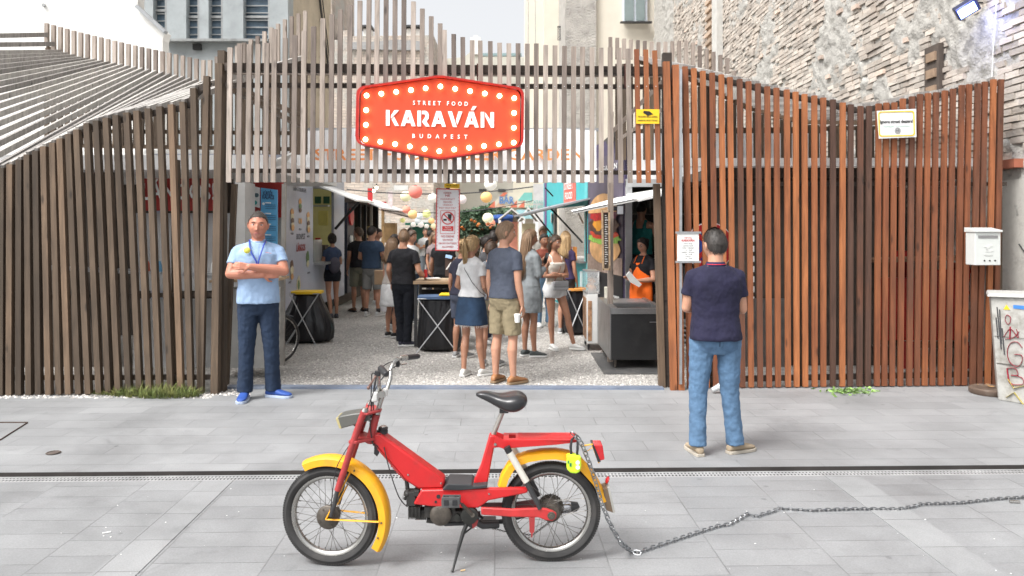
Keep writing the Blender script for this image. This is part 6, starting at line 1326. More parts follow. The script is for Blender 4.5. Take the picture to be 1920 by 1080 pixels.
def headshape(d,feat=True,fem=False):
    x,y,z=d; X,Y,Z=.0755*x,.097*y,.118*z
    if z<0:
        t=-z; X*=1-(.34 if fem else .26)*t**1.6; Y*= (1-.42*t) if y>0 else (1-.04*t)
    elif y>0: Y*=1.05
    if y<-.2: X*=.98
    if feat and y<0:
        f=0
        hn=max(0,min(1,(.024-Z)/.054)) if Z>-.032 else max(0,1-(-.032-Z)/.014)
        f+=.024*hn*math.exp(-(X/.0115)**2)+.009*g2(X,Z+.032,.019,.009)
        f-=.010*g2(abs(X)-.031,Z-.012,.016,.011); f+=.006*g2(abs(X)-.026,Z-.033,.024,.009)
        f+=.006*g2(X,Z+.060,.024,.011)-.004*g2(X,Z+.061,.024,.003)-.004*g2(X,Z+.079,.02,.007); f+=.008*g2(X,Z+.100,.024,.014); f+=.004*g2(abs(X)-.045,Z+.02,.016,.02)
        Y-=f
    return V((X,Y,Z))
def headmb(MH,n=64,feat=True,fem=False):
    m=int(n*.75); rings=[]
    for i in range(m+1):
        ph=-PI/2+PI*i/m; c=max(math.cos(ph),.01)
        rings.append([MH@headshape((math.cos(2*PI*k/n)*c,math.sin(2*PI*k/n)*c,math.sin(ph)),feat,fem) for k in range(n)])
    b=MB(); b.loft(rings)
    for s in (-1,1):
        M3=Matrix.Rotation(R(10*s),3,'Y')@Matrix.Rotation(R(-18*s),3,'Z')
        e=MB(); e.ell((s*.077,.012,-.004),(.009,.020,.031),12,M=M3); e.ell((s*.079,.004,.010),(.007,.010,.014),8,M=M3); b.add([MH@p for p in e.v],e.f)
    return b
def sm(a,b,x): t=max(0,min(1,(x-a)/(b-a))); return t*t*(3-2*t)
def hairmb(MH,style,th=.010,n=56,seed=0,fem=False):
    m=int(n*.75); rings=[]; ok=[]
    for i in range(m+1):
        ph=-PI/2+PI*i/m; c=max(math.cos(ph),.01); rg=[]
        for k in range(n):
            a=2*PI*k/n; d=V((math.cos(a)*c,math.sin(a)*c,math.sin(ph))); p=headshape(d,False,fem); y=d.y
            if style=='crop': line=interp([-1,-.75,-.35,-.1,.1,.5,1],[.066,.062,.045,-.004,-.006,-.055,-.072],y)
            elif style=='recede': line=interp([-1,-.75,-.35,-.1,.1,.5,1],[.082,.070,.052,.000,-.004,-.055,-.072],y)
            else: line=interp([-1,-.8,-.4,-.1,.1,.5,1],[.074,.066,.02,-.03,-.045,-.085,-.10],y)
            line+=.007*noise.noise(V((p.x*55,p.y*55,seed)))+.004*noise.noise(V((p.x*160,p.y*160,seed)))
            msk=sm(line-.006,line+.012,p.z)
            if msk>.35: ok.append((p,d,msk))
            nz=noise.noise(V((p.x*60,p.y*60,p.z*(60 if style in('crop','recede') else 14)))+V((seed,0,0)))
            off=lerp(-.014,th*(1+.35*nz)+( .012*max(0,d.z)*max(0,-d.y+.3) if style=='quiff' else 0),msk)
            rg.append(MH@(p+d*off))
        rings.append(rg)
    b=MB(); b.loft(rings); rn=random.Random(seed+5); short=style in('crop','recede','quiff')
    for q in range(2600 if short else 2200):
        p,d,k_=rn.choice(ok); L=(.010 if style=='recede' else .015) if short else .055
        L*=rn.uniform(.6,1.3); down=V((0,.35,-1)) if p.y>0 else V((.0,.5,-.4)) if short else V((0,.8,-.6))
        tn=(down-d*down.dot(d)); tn=tn.normalized() if tn.length>1e-3 else V((0,1,0))
        o=p+d*(th*.75)+V((rn.gauss(0,.003),rn.gauss(0,.003),rn.gauss(0,.003))); dr_=(tn*(1.0 if short else 1.0)+d*(.45 if short else .10)+V((rn.gauss(0,.25),rn.gauss(0,.25),rn.gauss(0,.25)))*(.8 if short else .4)).normalized()
        s_=dr_.cross(d); s_=(s_.normalized() if s_.length>1e-3 else V((1,0,0)))*rn.uniform(.0011,.0022)*(1 if short else 1.3)
        tip=o+dr_*L-d*(.0 if short else L*L*4.5)
        b.add([MH@(o-s_),MH@(o+s_),MH@tip],[(0,1,2)],rn.random())
    return b
def strands(b,pts_fn,n,r,seed):
    rn=random.Random(seed)
    for i in range(n):
        pts=pts_fn(rn,i/n); b.tube(pts,[r*(1-.75*(k/(len(pts)-1))**2) for k in range(len(pts))],5)
def handmb(b,w,d,nrm,side,curl=.35,s=1.0,spread=.0):
    """palm + four unequal bent fingers + thumb leaving the palm's side; nrm points out of the palm"""
    d=V(d).normalized(); nrm=V(nrm); nrm=(nrm-d*nrm.dot(d)).normalized(); t=d.cross(nrm)*side     # toward the thumb
    w=V(w); pl=.095*s
    for u in (-.027,-.009,.009,.027): b.capsule(w+d*.008*s+t*u*.6*s,w+d*pl*.92+t*u*s,.0125*s,.0115*s,8)
    ln=[.068,.078,.074,.058]
    for i,u in enumerate((.030,.010,-.010,-.029)):
        p=w+d*pl*(.95 if i in (1,2) else .90)+t*u*s; L=ln[i]*s; dd=d
        for j,fr in enumerate((.45,.30,.25)):
            a=curl*(1.0+.12*i)*(.8+.5*j); dd=(dd*math.cos(a)+nrm*math.sin(a)).normalized(); nn=(nrm*math.cos(a)-d*math.sin(a))
            q=p+dd*L*fr; b.capsule(p,q,(.0092-.0008*j)*s,(.0086-.001*j)*s,8); p=q
    p=w+d*.028*s+t*.026*s; q=p+(d*.6+t*.75+nrm*.25).normalized()*.042*s; r_=q+(d*.9+t*.25+nrm*.4).normalized()*.034*s
    b.capsule(p,q,.0135*s,.0105*s,8); b.capsule(q,r_,.0100*s,.0080*s,8)
def person(label,loc,rz,H=1.75,fem=False,sk=None,pose=None,top=None,bottom=None,shoe=None,hair='crop',hm=None,head=(0,0,0),hd=(0,0),vx=.010,broad=1.0,deep=1.0,hands=True,curl=.35,feet=(12,-12),group=None,face=False,lean=(0,0),th=.010,handcurl=None,hs=(1.06,1.04,1.05),armg=1.0):
    k=H/1.75; J=dict(hipL=(.088,.005,.90),kneeL=(.10,-.01,.49),ankL=(.105,.02,.085),shL=(.164,.005,1.392),elL=(.212,.02,1.13),wrL=(.218,-.05,.88))
    if fem: J.update(shL=(.138,.005,1.375),elL=(.182,.02,1.12),wrL=(.188,-.06,.885),hipL=(.082,.005,.90),kneeL=(.082,-.01,.49),ankL=(.085,.02,.085))
    for q in list(J): p=J[q]; J[q[:-1]+'R']=(-p[0],p[1],p[2])
    J.update(pose or {}); J={a:V(b) for a,b in J.items() if not a.startswith('_')}
    if broad!=1: 
        for q in ('shL','shR','elL','elR'): J[q].x*=lerp(1,broad,.8)
    hc=V((hd[0],-.012+hd[1],1.632)); MH=Matrix.Translation(hc)@Matrix.Rotation(R(head[0]),4,'Z')@Matrix.Rotation(R(head[1]),4,'X')@Matrix.Rotation(R(head[2]),4,'Y')
    MH=MH@(Matrix.Diagonal((1.0,.98,.99,1)) if fem else Matrix.Diagonal((*hs,1)))
    S=FS if fem else MS
    def sx(z): return lean[0]*max(0,(z-.95)/.5),lean[1]*max(0,(z-.95)/.5)
    for q in ('shL','shR'): a=sx(1.4); J[q]+=V((a[0],a[1],0))
    def torso(b,infl,z0,z1,e=.85,flare=0):
        rg=[]; zs=[s[0] for s in S]
        n=16
        for i in range(n+1):
            z=lerp(z0,z1,i/n); rx=interp(zs,[s[1] for s in S],z)*(broad if z>1.0 else lerp(1,broad,.4)); ry=interp(zs,[s[2] for s in S],z)*deep; cy=interp(zs,[s[3] for s in S],z); cx,cy2=sx(z)
            f=flare*max(0,(1.05-z)/.2) if z<1.05 else 0
            rg.append(sring(z,rx+infl+f,ry+infl+f,cx,cy+cy2,e=e))
        b.loft(rg)
    tr=Matrix.Scale(k,4)
    # ---- body
    b=MB(); torso(b,-.004,.87 if bottom else .80,1.49)
    clothed=bottom and bottom['kind']=='jeans'
    for s,sd in (('L',1),('R',-1)):
        hp,kn,an=J['hip'+s],J['knee'+s],J['ank'+s]; bare=not bottom or bottom['kind'] in('shorts','skirt','none')
        f=(.92 if fem else 1.0)*(.84 if clothed else 1)
        b.capsule(hp,hp.lerp(kn,.5),.088*f,.072*f,14); b.capsule(hp.lerp(kn,.5),kn,.072*f,.052*f,14)
        bk=V((0,.018,0)); ax=(an-kn)
        b.capsule(kn,kn+ax*.3+bk,.050*f,.056*f,12); b.capsule(kn+ax*.3+bk,kn+ax*.7+bk*.5,.056*f,.040*f,12); b.capsule(kn+ax*.7+bk*.5,an,.040*f,.034*f,12)
        sh,el,wr=J['sh'+s],J['el'+s],J['wr'+s]; g=(.84 if fem else 1.0)*lerp(1,broad,1.3)*armg
        b.capsule(V((sd*.03+sx(1.46)[0],.015+sx(1.46)[1],1.452)),sh+V((-sd*.01,0,-.016)),.034,.042*g,10)
        b.capsule(sh+V((-sd*.006,0,-.012)),sh.lerp(el,.45),.045*g,.047*g,12); b.capsule(sh.lerp(el,.45),el,.048*g,.038*g,12); b.capsule(el,el.lerp(wr,.3),.038*g,.041*g,12); b.capsule(el.lerp(wr,.3),wr,.041*g,.025*g,12)
        if hands:
            pv=pose or {}; d=pv.get('_hd'+s) or tuple((wr-el).normalized()+V((0,-.12,0))); nn=pv.get('_hn'+s) or ((-sd*.9,.3,0))
            handmb(b,wr,d,nn,sd*(1 if pv.get('_hf'+s) is None else pv['_hf'+s]),(handcurl or {}).get(s,curl),.92 if fem else 1.0)
    nb=V((sx(1.45)[0],.018+sx(1.45)[1],1.44)); b.capsule(nb,hc+V((0,.022,-.06)),.060*(.8 if fem else lerp(1,broad,1.2)),.054*(.8 if fem else lerp(1,broad,1)),14)
    hb=headmb(MH,64 if vx<.009 else 44,True,fem); b.add(hb.v,hb.f)
    b.xf(tr); root=b.build('person',sk,None,recalc=False); vox(root,vx,2,fac=.4); root.location=loc; root.rotation_euler=(0,0,rz); tag(root,label,'person',group)
    ORG[root.name]=V((0,0,0))
    root.data.polygons.foreach_set('use_smooth',[True]*len(root.data.polygons))
    def part(mb,name,m,size=None,disp=0,dsc=.06,smi=3,lab=None):
        mb.xf(tr); o=mb.build(name,m,root,recalc=False,smooth='all')
        if size: vox(o,size,smi,disp,dsc)
        o.data.polygons.foreach_set('use_smooth',[True]*len(o.data.polygons))
        if lab: o['label']=lab
        return o
    cv=max(vx,.008)
    if top:
        kd=top['kind']; b=MB(); z0=top.get('hem',.90)
        if kd in('tee','polo','dress'):
            torso(b,top.get('loose',.016),max(z0,.82) if kd!='dress' else .98,1.472,flare=0 if kd=='dress' else top.get('flare',.01))
            if kd=='dress': b.loft([sring(z,rx,ry,0,.015) for z,rx,ry in ((1.07,.145,.108),(.99,.172,.135),(.9,.188,.148),(.8,.195,.155),(z0,.205,.165))])
            fr=top.get('sleeve',.55); g=(.88 if fem else 1)*lerp(1,broad,1.5)
            for s in 'LR':
                sh,el,wr=J['sh'+s],J['el'+s],J['wr'+s]; b.ell(sh+V((0,0,-.008)),(.062*g,.062*g,.058*g)); b.capsule(V(((1 if s=='L' else -1)*.04+sx(1.46)[0],.014+sx(1.46)[1],1.438)),sh+V((0,0,-.006)),.056,.060*g,12)
                if fr<=1: b.tube([sh,sh.lerp(el,fr*.5),sh.lerp(el,fr)],[.060*g,.061*g,.062*g],14)
                else: b.capsule(sh,el,.062*g,.056*g); b.tube([el,el.lerp(wr,fr-1)],[.055*g,.045*g],14)
        elif kd=='tank':
            torso(b,top.get('loose',.010),max(z0,.82),1.33,flare=.005)
            for s in (-1,1): b.tube([V((s*.085,-.09,1.30)),V((s*.09,-.06,1.41)),V((s*.085,.03,1.45)),V((s*.085,.09,1.36)),V((s*.08,.095,1.28))],.016 if fem else .03,8)
        part(b,top.get('name','shirt'),top['m'],cv,top.get('disp',.010),.07,4,top.get('lab'))
        if kd=='polo':
            b=MB(); cx,cy=sx(1.47); rg=[]
            for z,r in ((1.462,.083),(1.50,.068),(1.505,.066),(1.498,.062),(1.46,.072)):
                rg.append([V((cx+math.cos(a*PI/14)*r*1.05,.014+cy+math.sin(a*PI/14)*r-(.012 if math.sin(a*PI/14)<-.6 else 0),z-(.018 if math.sin(a*PI/14)<-.7 else 0))) for a in range(28)])
            b.loft(rg,False,closed=True); part(b,'collar',top.get('cm',top['m']))
    if bottom:
        kd=bottom['kind']; b=MB(); inf=bottom.get('loose',.012)
        torso(b,inf*.8,.79,bottom.get('waist',1.0)); b.ell((0,.012,.845),(.10,.085,.06)); 
        for s in (-1,1): b.ell((s*.075,.045,.895),(.092,.085,.09))
        if kd in('jeans','shorts'):
            to=bottom.get('to',.07)
            for s in 'LR':
                hp,kn,an=J['hip'+s],J['knee'+s],J['ank'+s]; wv=bottom.get('wide',0)
                if kd=='jeans':
                    b.capsule(hp,kn,.100+inf*.3,.066+inf*.5+wv*.4,14); b.tube([kn,kn.lerp(an,.5),V((an.x,an.y+.012,to))],[.064+inf*.5+wv*.4,.062+wv*.7,.064+wv],16)
                else:
                    fr=(hp.z-to)/(hp.z-kn.z); e_=hp.lerp(kn,fr) if fr<=1 else kn.lerp(an,(kn.z-to)/(kn.z-an.z)); b.tube([hp,hp.lerp(e_,.5),e_],[.100,.096+wv*.5,.086+wv],18)
        else:
            to=bottom.get('to',.62); b.loft([sring(z,rx,ry,0,.018) for z,rx,ry in ((.98,.165,.125),(.9,.188,.145),(.8,.200,.158),(to,.215,.17))])
        part(b,bottom.get('name','trousers'),bottom['m'],cv,bottom.get('disp',.010),.05,3,bottom.get('lab'))
    if shoe:
        for s,sd,ya in (('L',1,feet[0]),('R',-1,feet[1])):
            an=J['ank'+s]; D=Matrix.Rotation(R(ya),3,'Z'); fl_=shoe.get('len',.27)*(.9 if fem else 1); b=MB(); rg=[]; so_=MB(); rs=[]
            lift=an.z-.085
            for u,w_,h in ((-.075,.020,.055),(-.065,.030,.075),(-.03,.036,.095),(.02,.038,.098),(.06,.042,.078),(.11,.047,.062),(.155,.044,.052),(.185,.030,.042),(.195,.014,.030)):
                u2=u*fl_/.27; rg.append([V((an.x,an.y,0))+D@V((w_*math.copysign(abs(math.cos(a*PI/8))**.7,math.cos(a*PI/8)),-u2,lift+max(.012,.02+(h-.02)*(.5+.5*math.sin(a*PI/8))))) for a in range(16)])
                rs.append([V((an.x,an.y,0))+D@V(((w_+.006)*c,-u2*1.02,lift+z)) for c,z in ((-1,.0),(1,.0),(1,.024),(-1,.024))])
            b.loft(rg); shp=part(b,'shoe',shoe['m'],max(cv*.9,.008),0,smi=2); so_.loft(rs); so_.xf(tr); so_.build('sole',shoe.get('sole',white),shp,recalc=True,bevel=.004)
            if shoe.get('sock'):
                q=MB(); q.tube([V((an.x,an.y,.07)),an.lerp(J['knee'+s],.16)],[.040,.042],14); part(q,'sock',shoe['sock'])
    # ---- hair
    if hair!='bald':
        st_='crop' if hair=='crop' else hair if hair in('recede','quiff') else 'full'; hb=hairmb(MH,st_ if st_!='quiff' else 'quiff',th,56,len(label),fem)
        if hair in('ponytail','bun','long','updo','loose'):
            c=MH@V((0,.10,.05))
            if hair=='ponytail':
                hb.ell(c,(.025,.025,.025),10)
                strands(hb,lambda rn,t:(lambda o,s_:[c+V((o*.15,0,.005)),c+V((o*.4,.035,-.01+s_*.02)),c+V((o*.8,.045+s_*.01,-.08)),c+V((o,.035+s_*.015,-.16)),c+V((o*.8,.025,-.25-rn.random()*.06))])(rn.gauss(0,.018),rn.gauss(0,1)),60,.008,3)
            if hair=='bun': hb.ell(c+V((0,.02,0)),(.042,.038,.042),14)
            if hair=='updo':
                rn=random.Random(4)
                for i in range(26): hb.ell(c+V((rn.gauss(0,.03),rn.gauss(.01,.03),rn.gauss(-.02,.03))),(.02,.02,.02),8)
            if hair in('long','loose'):
                L_=.42 if hair=='long' else .2
                def fn(rn,t):
                    a=rn.uniform(-.15,PI+.15); x=math.cos(a)*.088; y=.012+math.sin(a)*.10; q=rn.gauss(0,.012); l=L_*rn.uniform(.75,1.1)
                    return [MH@V((x*.7,y*.7,.07)),MH@V((x,y,.02)),MH@V((x*1.05+q,y*1.02,-.06)),MH@V((x*1.1+q,y*.95+.01,-.15-l*.2)),MH@V((x*.95+q*2,y*.85+.03,-.15-l*.6)),MH@V((x*.85+q*3,y*.8+.035,-.15-l))]
                strands(hb,fn,150,.0115,7)
        part(hb,'hair',hm)
    if face:
        for s,nm in ((1,'eye'),(-1,'eye')):
            b=MB(); b.ell(MH@V((s*.031,-.0785,.011)),(.013,.009,.0065),12); part(b,'eye',eyew); b=MB(); b.ell(MH@V((s*.031,-.0855,.011)),(.0055,.0035,.0058),10); part(b,'iris',iris)
            b=MB(); b.tube([MH@V((s*.012,-.0925,.030)),MH@V((s*.030,-.0915,.035)),MH@V((s*.050,-.079,.030))],[.003,.0042,.002],6); part(b,'eyebrow',browm)
        b=MB(); b.tube([MH@V((-.024,-.083,-.063)),MH@V((-.010,-.0945,-.059)),MH@V((0,-.0955,-.060)),MH@V((.010,-.0945,-.059)),MH@V((.024,-.083,-.063))],[.0015,.0038,.0042,.0038,.0015],6,el=1.0); part(b,'lips',lipm)
    return root
def addp(root,name,mb,m,smooth='all',k=1.0,lab=None,bevel=0):
    mb.xf(Matrix.Scale(k,4)); o=mb.build(name,m,root,recalc=True,smooth=smooth,bevel=bevel)
    if lab: o['label']=lab
    return o
WP=lambda px,Y: V(((px-960)*Y/F,Y,0))
denim_dk=cloth('dark_blue_denim',(.010,.023,.052),.2); denim_lt=cloth('faded_blue_denim',(.085,.16,.265),.18)
# 1. the guard
k=1.97/1.75
crossed=dict(elL=(.225,-.10,1.205),wrL=(-.055,-.215,1.255),elR=(-.225,-.08,1.185),wrR=(.05,-.165,1.175),_hdL=(-1,.05,.10),_hnL=(0,1,-.1),_hdR=(1,.1,.02),_hnR=(0,1,0))
crossed.update(kneeL=(.12,-.02,.49),ankL=(.135,.0,.085),kneeR=(-.10,-.02,.49),ankR=(-.115,.06,.085))
lb=cloth('light_blue_pique',(.27,.38,.55),.05)
crossed['ankR']=(-.115,-.05,.085)
gd=person('security guard in light blue polo with crossed arms and dark jeans at the gate',WP(484,7.86),R(14),1.94,False,sk_guard,crossed,dict(kind='polo',m=lb,hem=.90,sleeve=.62,loose=.020,disp=.012),dict(kind='jeans',m=denim_dk,wide=.010,disp=.013),dict(m=M('royal_blue_trainer',(.02,.07,.30),.6),sole=M('pale_blue_sole',(.38,.44,.55),.6)),'recede',hairm('brown_grey_crop',(.030,.022,.017)),head=(0,2,3),vx=.006,broad=1.08,deep=1.15,armg=1.13,hs=(1.15,1.10,1.10),feet=(62,-6),face=True,th=.005,curl=.25)
kg=1.94/1.75
b=MB(); b.tube([V((-.075,-.03,1.50)),V((-.065,-.125,1.45)),V((-.045,-.165,1.38)),V((-.0,-.185,1.30)),V((.01,-.185,1.24))],.007,6,el=.4); b.tube([V((.075,-.03,1.50)),V((.06,-.13,1.45)),V((.04,-.168,1.38)),V((.02,-.185,1.31)),V((.012,-.188,1.24))],.007,6,el=.4); addp(gd,'lanyard',b,M('blue_lanyard',(.02,.05,.35),.5),k=kg)
b=MB(); b.lathe((-.085,-.158,1.405),[(.001,-.003),(.030,-.003),(.030,.004),(.001,.004)],'Y',20); addp(gd,'badge',b,M('yellow_badge',(.75,.72,.12),.5),k=kg)
b=MB(); b.tube([V((.08,-.160,1.385)),V((.13,-.150,1.375))],.006,5,el=.4); addp(gd,'embroidery',b,M('pink_thread',(.7,.25,.25),.7),k=kg)
# 2. man in navy polo from behind
navy=cloth('navy_pique',(.010,.009,.032),.2)
bk=dict(elL=(.208,-.03,1.14),wrL=(.06,-.20,1.13),elR=(-.208,-.03,1.13),wrR=(-.09,-.19,1.15),_hdL=(-1,-.0,.05),_hnL=(0,1,0),_hdR=(1,.1,.05),_hnR=(0,1,0),kneeL=(.13,-.01,.49),ankL=(.145,.03,.085),kneeR=(-.115,-.01,.49),ankR=(-.16,-.02,.085),hipL=(.10,.005,.90),hipR=(-.10,.005,.9))
mn=person('man in navy polo with red piping and faded jeans seen from behind',WP(1341,5.93),R(178),1.77,False,sk_fair,bk,dict(kind='polo',m=navy,hem=.90,sleeve=.60,loose=.024,disp=.014,cm=cloth('navy_collar',(.015,.015,.06))),dict(kind='jeans',m=denim_lt,wide=.006,disp=.015),dict(m=M('sand_suede',(.33,.26,.18),.8),sole=M('pale_rubber_sole',(.40,.36,.30),.7)),'crop',h_grey,head=(18,6,0),hs=(1.14,1.08,1.1),vx=.006,broad=1.05,deep=1.12,feet=(10,-62),th=.006)
kn=1.77/1.75
b=MB(); b.tube([V((math.cos(a*PI/12)*.073,.016+math.sin(a*PI/12)*.071,1.486)) for a in range(24)],.004,6,closed=True)
addp(mn,'collar_piping',b,M('red_piping',(.60,.02,.04),.6),k=kn)
from mathutils.bvhtree import BVHTree
def decal(root,on,name,o,u,v,w,h,m,k=1.0,off=.003,cut=None,n=10,th=.003):
    """a sewn-on patch: a grid dropped along the normal onto the cloth under it"""
    me=on.data; bv=BVHTree.FromPolygons([x.co for x in me.vertices],[tuple(p.vertices) for p in me.polygons]); o=V(o)*k; u=V(u).normalized(); v=V(v).normalized(); nr=u.cross(v).normalized(); g=[]
    for j in range(n+1):
        for i in range(n+1):
            a=(i/n-.5)*w*k; b_=(j/n-.5)*h*k
            if cut: b_-= (1-j/n)*cut*k*(1-abs(2*i/n-1))
            p=o+u*a+v*b_+nr*.25; hit=bv.ray_cast(p,-nr)
            g.append((hit[0] if hit[0] else o+u*a+v*b_)+nr*off)
    fs=[(j*(n+1)+i,j*(n+1)+i+1,(j+1)*(n+1)+i+1,(j+1)*(n+1)+i) for j in range(n) for i in range(n)]
    N=len(g); b=MB(); b.add(g+[p-nr*th for p in g],fs+[tuple(q+N for q in reversed(f)) for f in fs]); return b.build(name,m,root,smooth='all')
def child(r,nm): return [c for c in r.children if c.name.split('.')[0]==nm][0]
jn_=child(mn,'trousers'); pk=cloth('denim_pocket',(.065,.125,.215),.3); sm_=M('denim_seam',(.03,.06,.11),.9)
for s in (-1,1):
    decal(mn,jn_,'back_pocket',(s*.088,.12,.895),(-1,0,0),(0,0,1),.125,.125,pk,kn,.004,.03)
    decal(mn,jn_,'seam',(s*.088,.12,.962),(-1,0,0),(0,0,1),.14,.006,sm_,kn,.006,n=8)
decal(mn,jn_,'seam',(0,.12,.93),(-1,0,0),(0,0,1),.008,.14,sm_,kn,.005)
gj=child(gd,'trousers'); gs=child(gd,'shirt')
decal(gd,gj,'seam',(0,-.12,.90),(1,0,0),(0,0,1),.010,.14,M('dark_seam',(.008,.016,.04),.9),kg,.004)
for s in (-1,1): decal(gd,gj,'front_pocket',(s*.125,-.10,.92),(1,0,s*.6),(-s*.6,0,1),.012,.12,MC['dark_seam'],kg,.004)
decal(gd,gs,'placket',(.0,-.12,1.40),(1,0,0),(0,0,1),.03,.13,lb,kg,.004)
decal(gd,gs,'chest_pocket',(.10,-.12,1.31),(1,0,0),(0,0,1),.10,.10,lb,kg,.004)
# 3. man in slate tee and khaki shorts
slate=cloth('slate_jersey',(.058,.068,.095),.2); khaki=cloth('khaki_cotton',(.25,.205,.125),.15)
gp=dict(elR=(-.200,.03,1.12),wrR=(-.21,-.03,.86),elL=(.200,.03,1.12),wrL=(.205,-.02,.87),kneeR=(-.10,-.015,.49),ankR=(-.115,.0,.085),kneeL=(.10,.01,.49),ankL=(.10,.04,.085))
m3=person('tall fair man in slate tee and khaki shorts holding a white cup',WP(947,8.62),R(142),1.85,False,sk_fair,gp,dict(kind='tee',m=slate,hem=.93,sleeve=.60,loose=.018,disp=.012,flare=.004),dict(kind='shorts',m=khaki,to=.53,wide=.006,name='shorts',disp=.014),dict(m=M('tan_leather_moccasin',(.33,.15,.06),.5),sole=M('tan_sole',(.25,.17,.10),.7)),'quiff',h_sandy,head=(-38,0,0),vx=.0065,feet=(12,12-24),th=.009,handcurl=dict(L=.75,R=.4),face=True)
def world_hand(root,k,p): 
    return Matrix.Translation(root.location)@Matrix.Rotation(root.rotation_euler.z,4,'Z')@V([q*k for q in p])
c=P(970,597,8.42); b=MB(); b.lathe(c,[(.001,-.045),(.028,-.045),(.036,.035),(.038,.04),(.030,.052),(.001,.054)],n=20); tag(b.build('paper_cup',paper,None,smooth=True,org=c),'white lidded paper cup in the hand of the man in slate tee','cup')
# 4. blond woman, white tee and denim skirt
wtee=cloth('white_jersey',(.62,.62,.62),.03); dskirt=cloth('mid_denim',(.018,.042,.085),.3)
w4=person('blond ponytailed woman in white tee and frayed denim skirt seen from behind',WP(885,9.05),R(150),1.69,True,sk_tan,dict(elR=(-.20,.03,1.12),wrR=(-.13,-.16,1.02),elL=(.20,.04,1.12),wrL=(.13,-.15,1.02),kneeR=(-.10,-.02,.49),ankR=(-.13,-.05,.085),kneeL=(.09,.0,.49),ankL=(.07,.08,.085)),dict(kind='tee',m=wtee,hem=.99,sleeve=.50,loose=.024,disp=.014),dict(kind='skirt',m=dskirt,to=.64,waist=1.04,name='skirt',disp=.006),dict(m=M('white_canvas_shoe',(.62,.61,.58),.8),sole=white),'ponytail',h_blond,head=(-20,0,0),vx=.0075,feet=(10,-20),th=.012)
b=MB(); rn=random.Random(5)
for i in range(110): a=2*PI*i/110; p=V((math.cos(a)*.212,.018+math.sin(a)*.168,.645)); b.tube([p,p+V((rn.gauss(0,.006),rn.gauss(0,.006),-rn.uniform(.01,.04)))],.0015,4)
addp(w4,'frayed_hem',b,paper,k=1.69/1.75)
b=MB(); b.tube([V((.11,.06,1.44)),V((.03,.125,1.34)),V((-.08,.125,1.18)),V((-.165,.06,1.05)),V((-.19,-.02,1.0))],.004,6); addp(w4,'bag_strap',b,dsteel,k=1.69/1.75)
# 5. long haired woman in grey knit dress
knit=cloth('grey_knit',(.23,.25,.26),.15)
w5=person('long haired woman in pale grey knit dress and grey canvas sneakers',WP(993,10.35),R(125),1.76,True,sk_tan,dict(elR=(-.19,-.02,1.13),wrR=(-.11,-.20,1.24),elL=(.19,-.02,1.13),wrL=(.05,-.20,1.22),ankR=(-.07,-.03,.085),kneeR=(-.075,-.02,.49)),dict(kind='dress',m=knit,hem=.62,sleeve=1.75,loose=.024,disp=.016,name='dress'),None,dict(m=M('charcoal_canvas',(.07,.08,.08),.8),sole=white),'long',h_lbr,head=(-25,6,0),vx=.008,feet=(8,-30),th=.014)
b=MB(); b.box(V((-.02,-.275,1.36)),(.075,.010,.15),M=Matrix.Rotation(R(20),3,'X')); addp(w5,'held_phone',b,black,k=1.0)
# 6. woman with crossed arms, cream camisole
w6=person('dark haired woman in cream camisole with crossed arms and one leg forward',WP(1040,10.95),R(28),1.68,True,sk_tan,dict(elL=(.195,-.04,1.14),wrL=(-.02,-.175,1.15),elR=(-.195,-.04,1.13),wrR=(.04,-.165,1.13),_hdL=(-1,.1,.1),_hnL=(0,1,0),_hdR=(1,.1,0),_hnR=(0,1,0),kneeL=(.17,-.10,.50),ankL=(.26,-.13,.085),kneeR=(-.06,-.01,.49),ankR=(-.03,.02,.085)),dict(kind='tank',m=cloth('cream_camisole',(.62,.57,.50),.05),hem=1.0,loose=.010,name='camisole'),dict(kind='shorts',m=wtee,to=.80,waist=1.04,name='shorts',wide=.012),dict(m=M('white_trainer',(.68,.68,.66),.7),sole=white),'ponytail',h_brown,head=(18,10,6),vx=.007,feet=(40,-5),face=True,th=.009)
b=MB(); q=[sring(z,rx,ry,0,-.01,n=20) for z,rx,ry in ((.93,.188,.06),(1.05,.188,.062))]; b.box(V((.02,-.145,.985)),(.26,.045,.14)); addp(w6,'shoulder_bag',b,M('striped_grey_bag',(.28,.28,.29),.8,var=.4,vs=40,st=(.05,.05,1)),k=.96,smooth=False,bevel=.012)
b=MB(); b.tube([V((-.10,-.15,1.05)),V((.0,-.15,1.22)),V((.085,-.095,1.38)),V((.095,.0,1.44)),V((.10,.09,1.34)),V((.14,.08,1.1)),V((.15,-.12,1.05))],.006,6); addp(w6,'bag_strap',b,M('tan_strap',(.22,.09,.05),.6),k=.96)
# 7. man in black tee and black trousers at the tall table
blk=cloth('black_jersey',(.007,.007,.010),.25); blk2=cloth('black_trouser',(.005,.007,.013),.25)
m7=person('crop haired man in black tee and black trousers leaning at the tall table',WP(757,11.3),R(165),1.75,False,sk_fair,dict(elL=(.22,.04,1.14),wrL=(.24,-.10,.93),elR=(-.25,.03,1.13),wrR=(-.27,-.16,1.04),kneeL=(.07,-.01,.49),ankL=(.04,.02,.085),kneeR=(-.08,-.01,.49),ankR=(-.07,.02,.085)),dict(kind='tee',m=blk,hem=.93,sleeve=.58,loose=.018,disp=.014),dict(kind='jeans',m=blk2,disp=.016),dict(m=M('black_canvas_shoe',(.03,.03,.05),.7),sole=white),'crop',h_lbr,head=(22,4,0),vx=.008,broad=1.05,feet=(15,-60),th=.007)
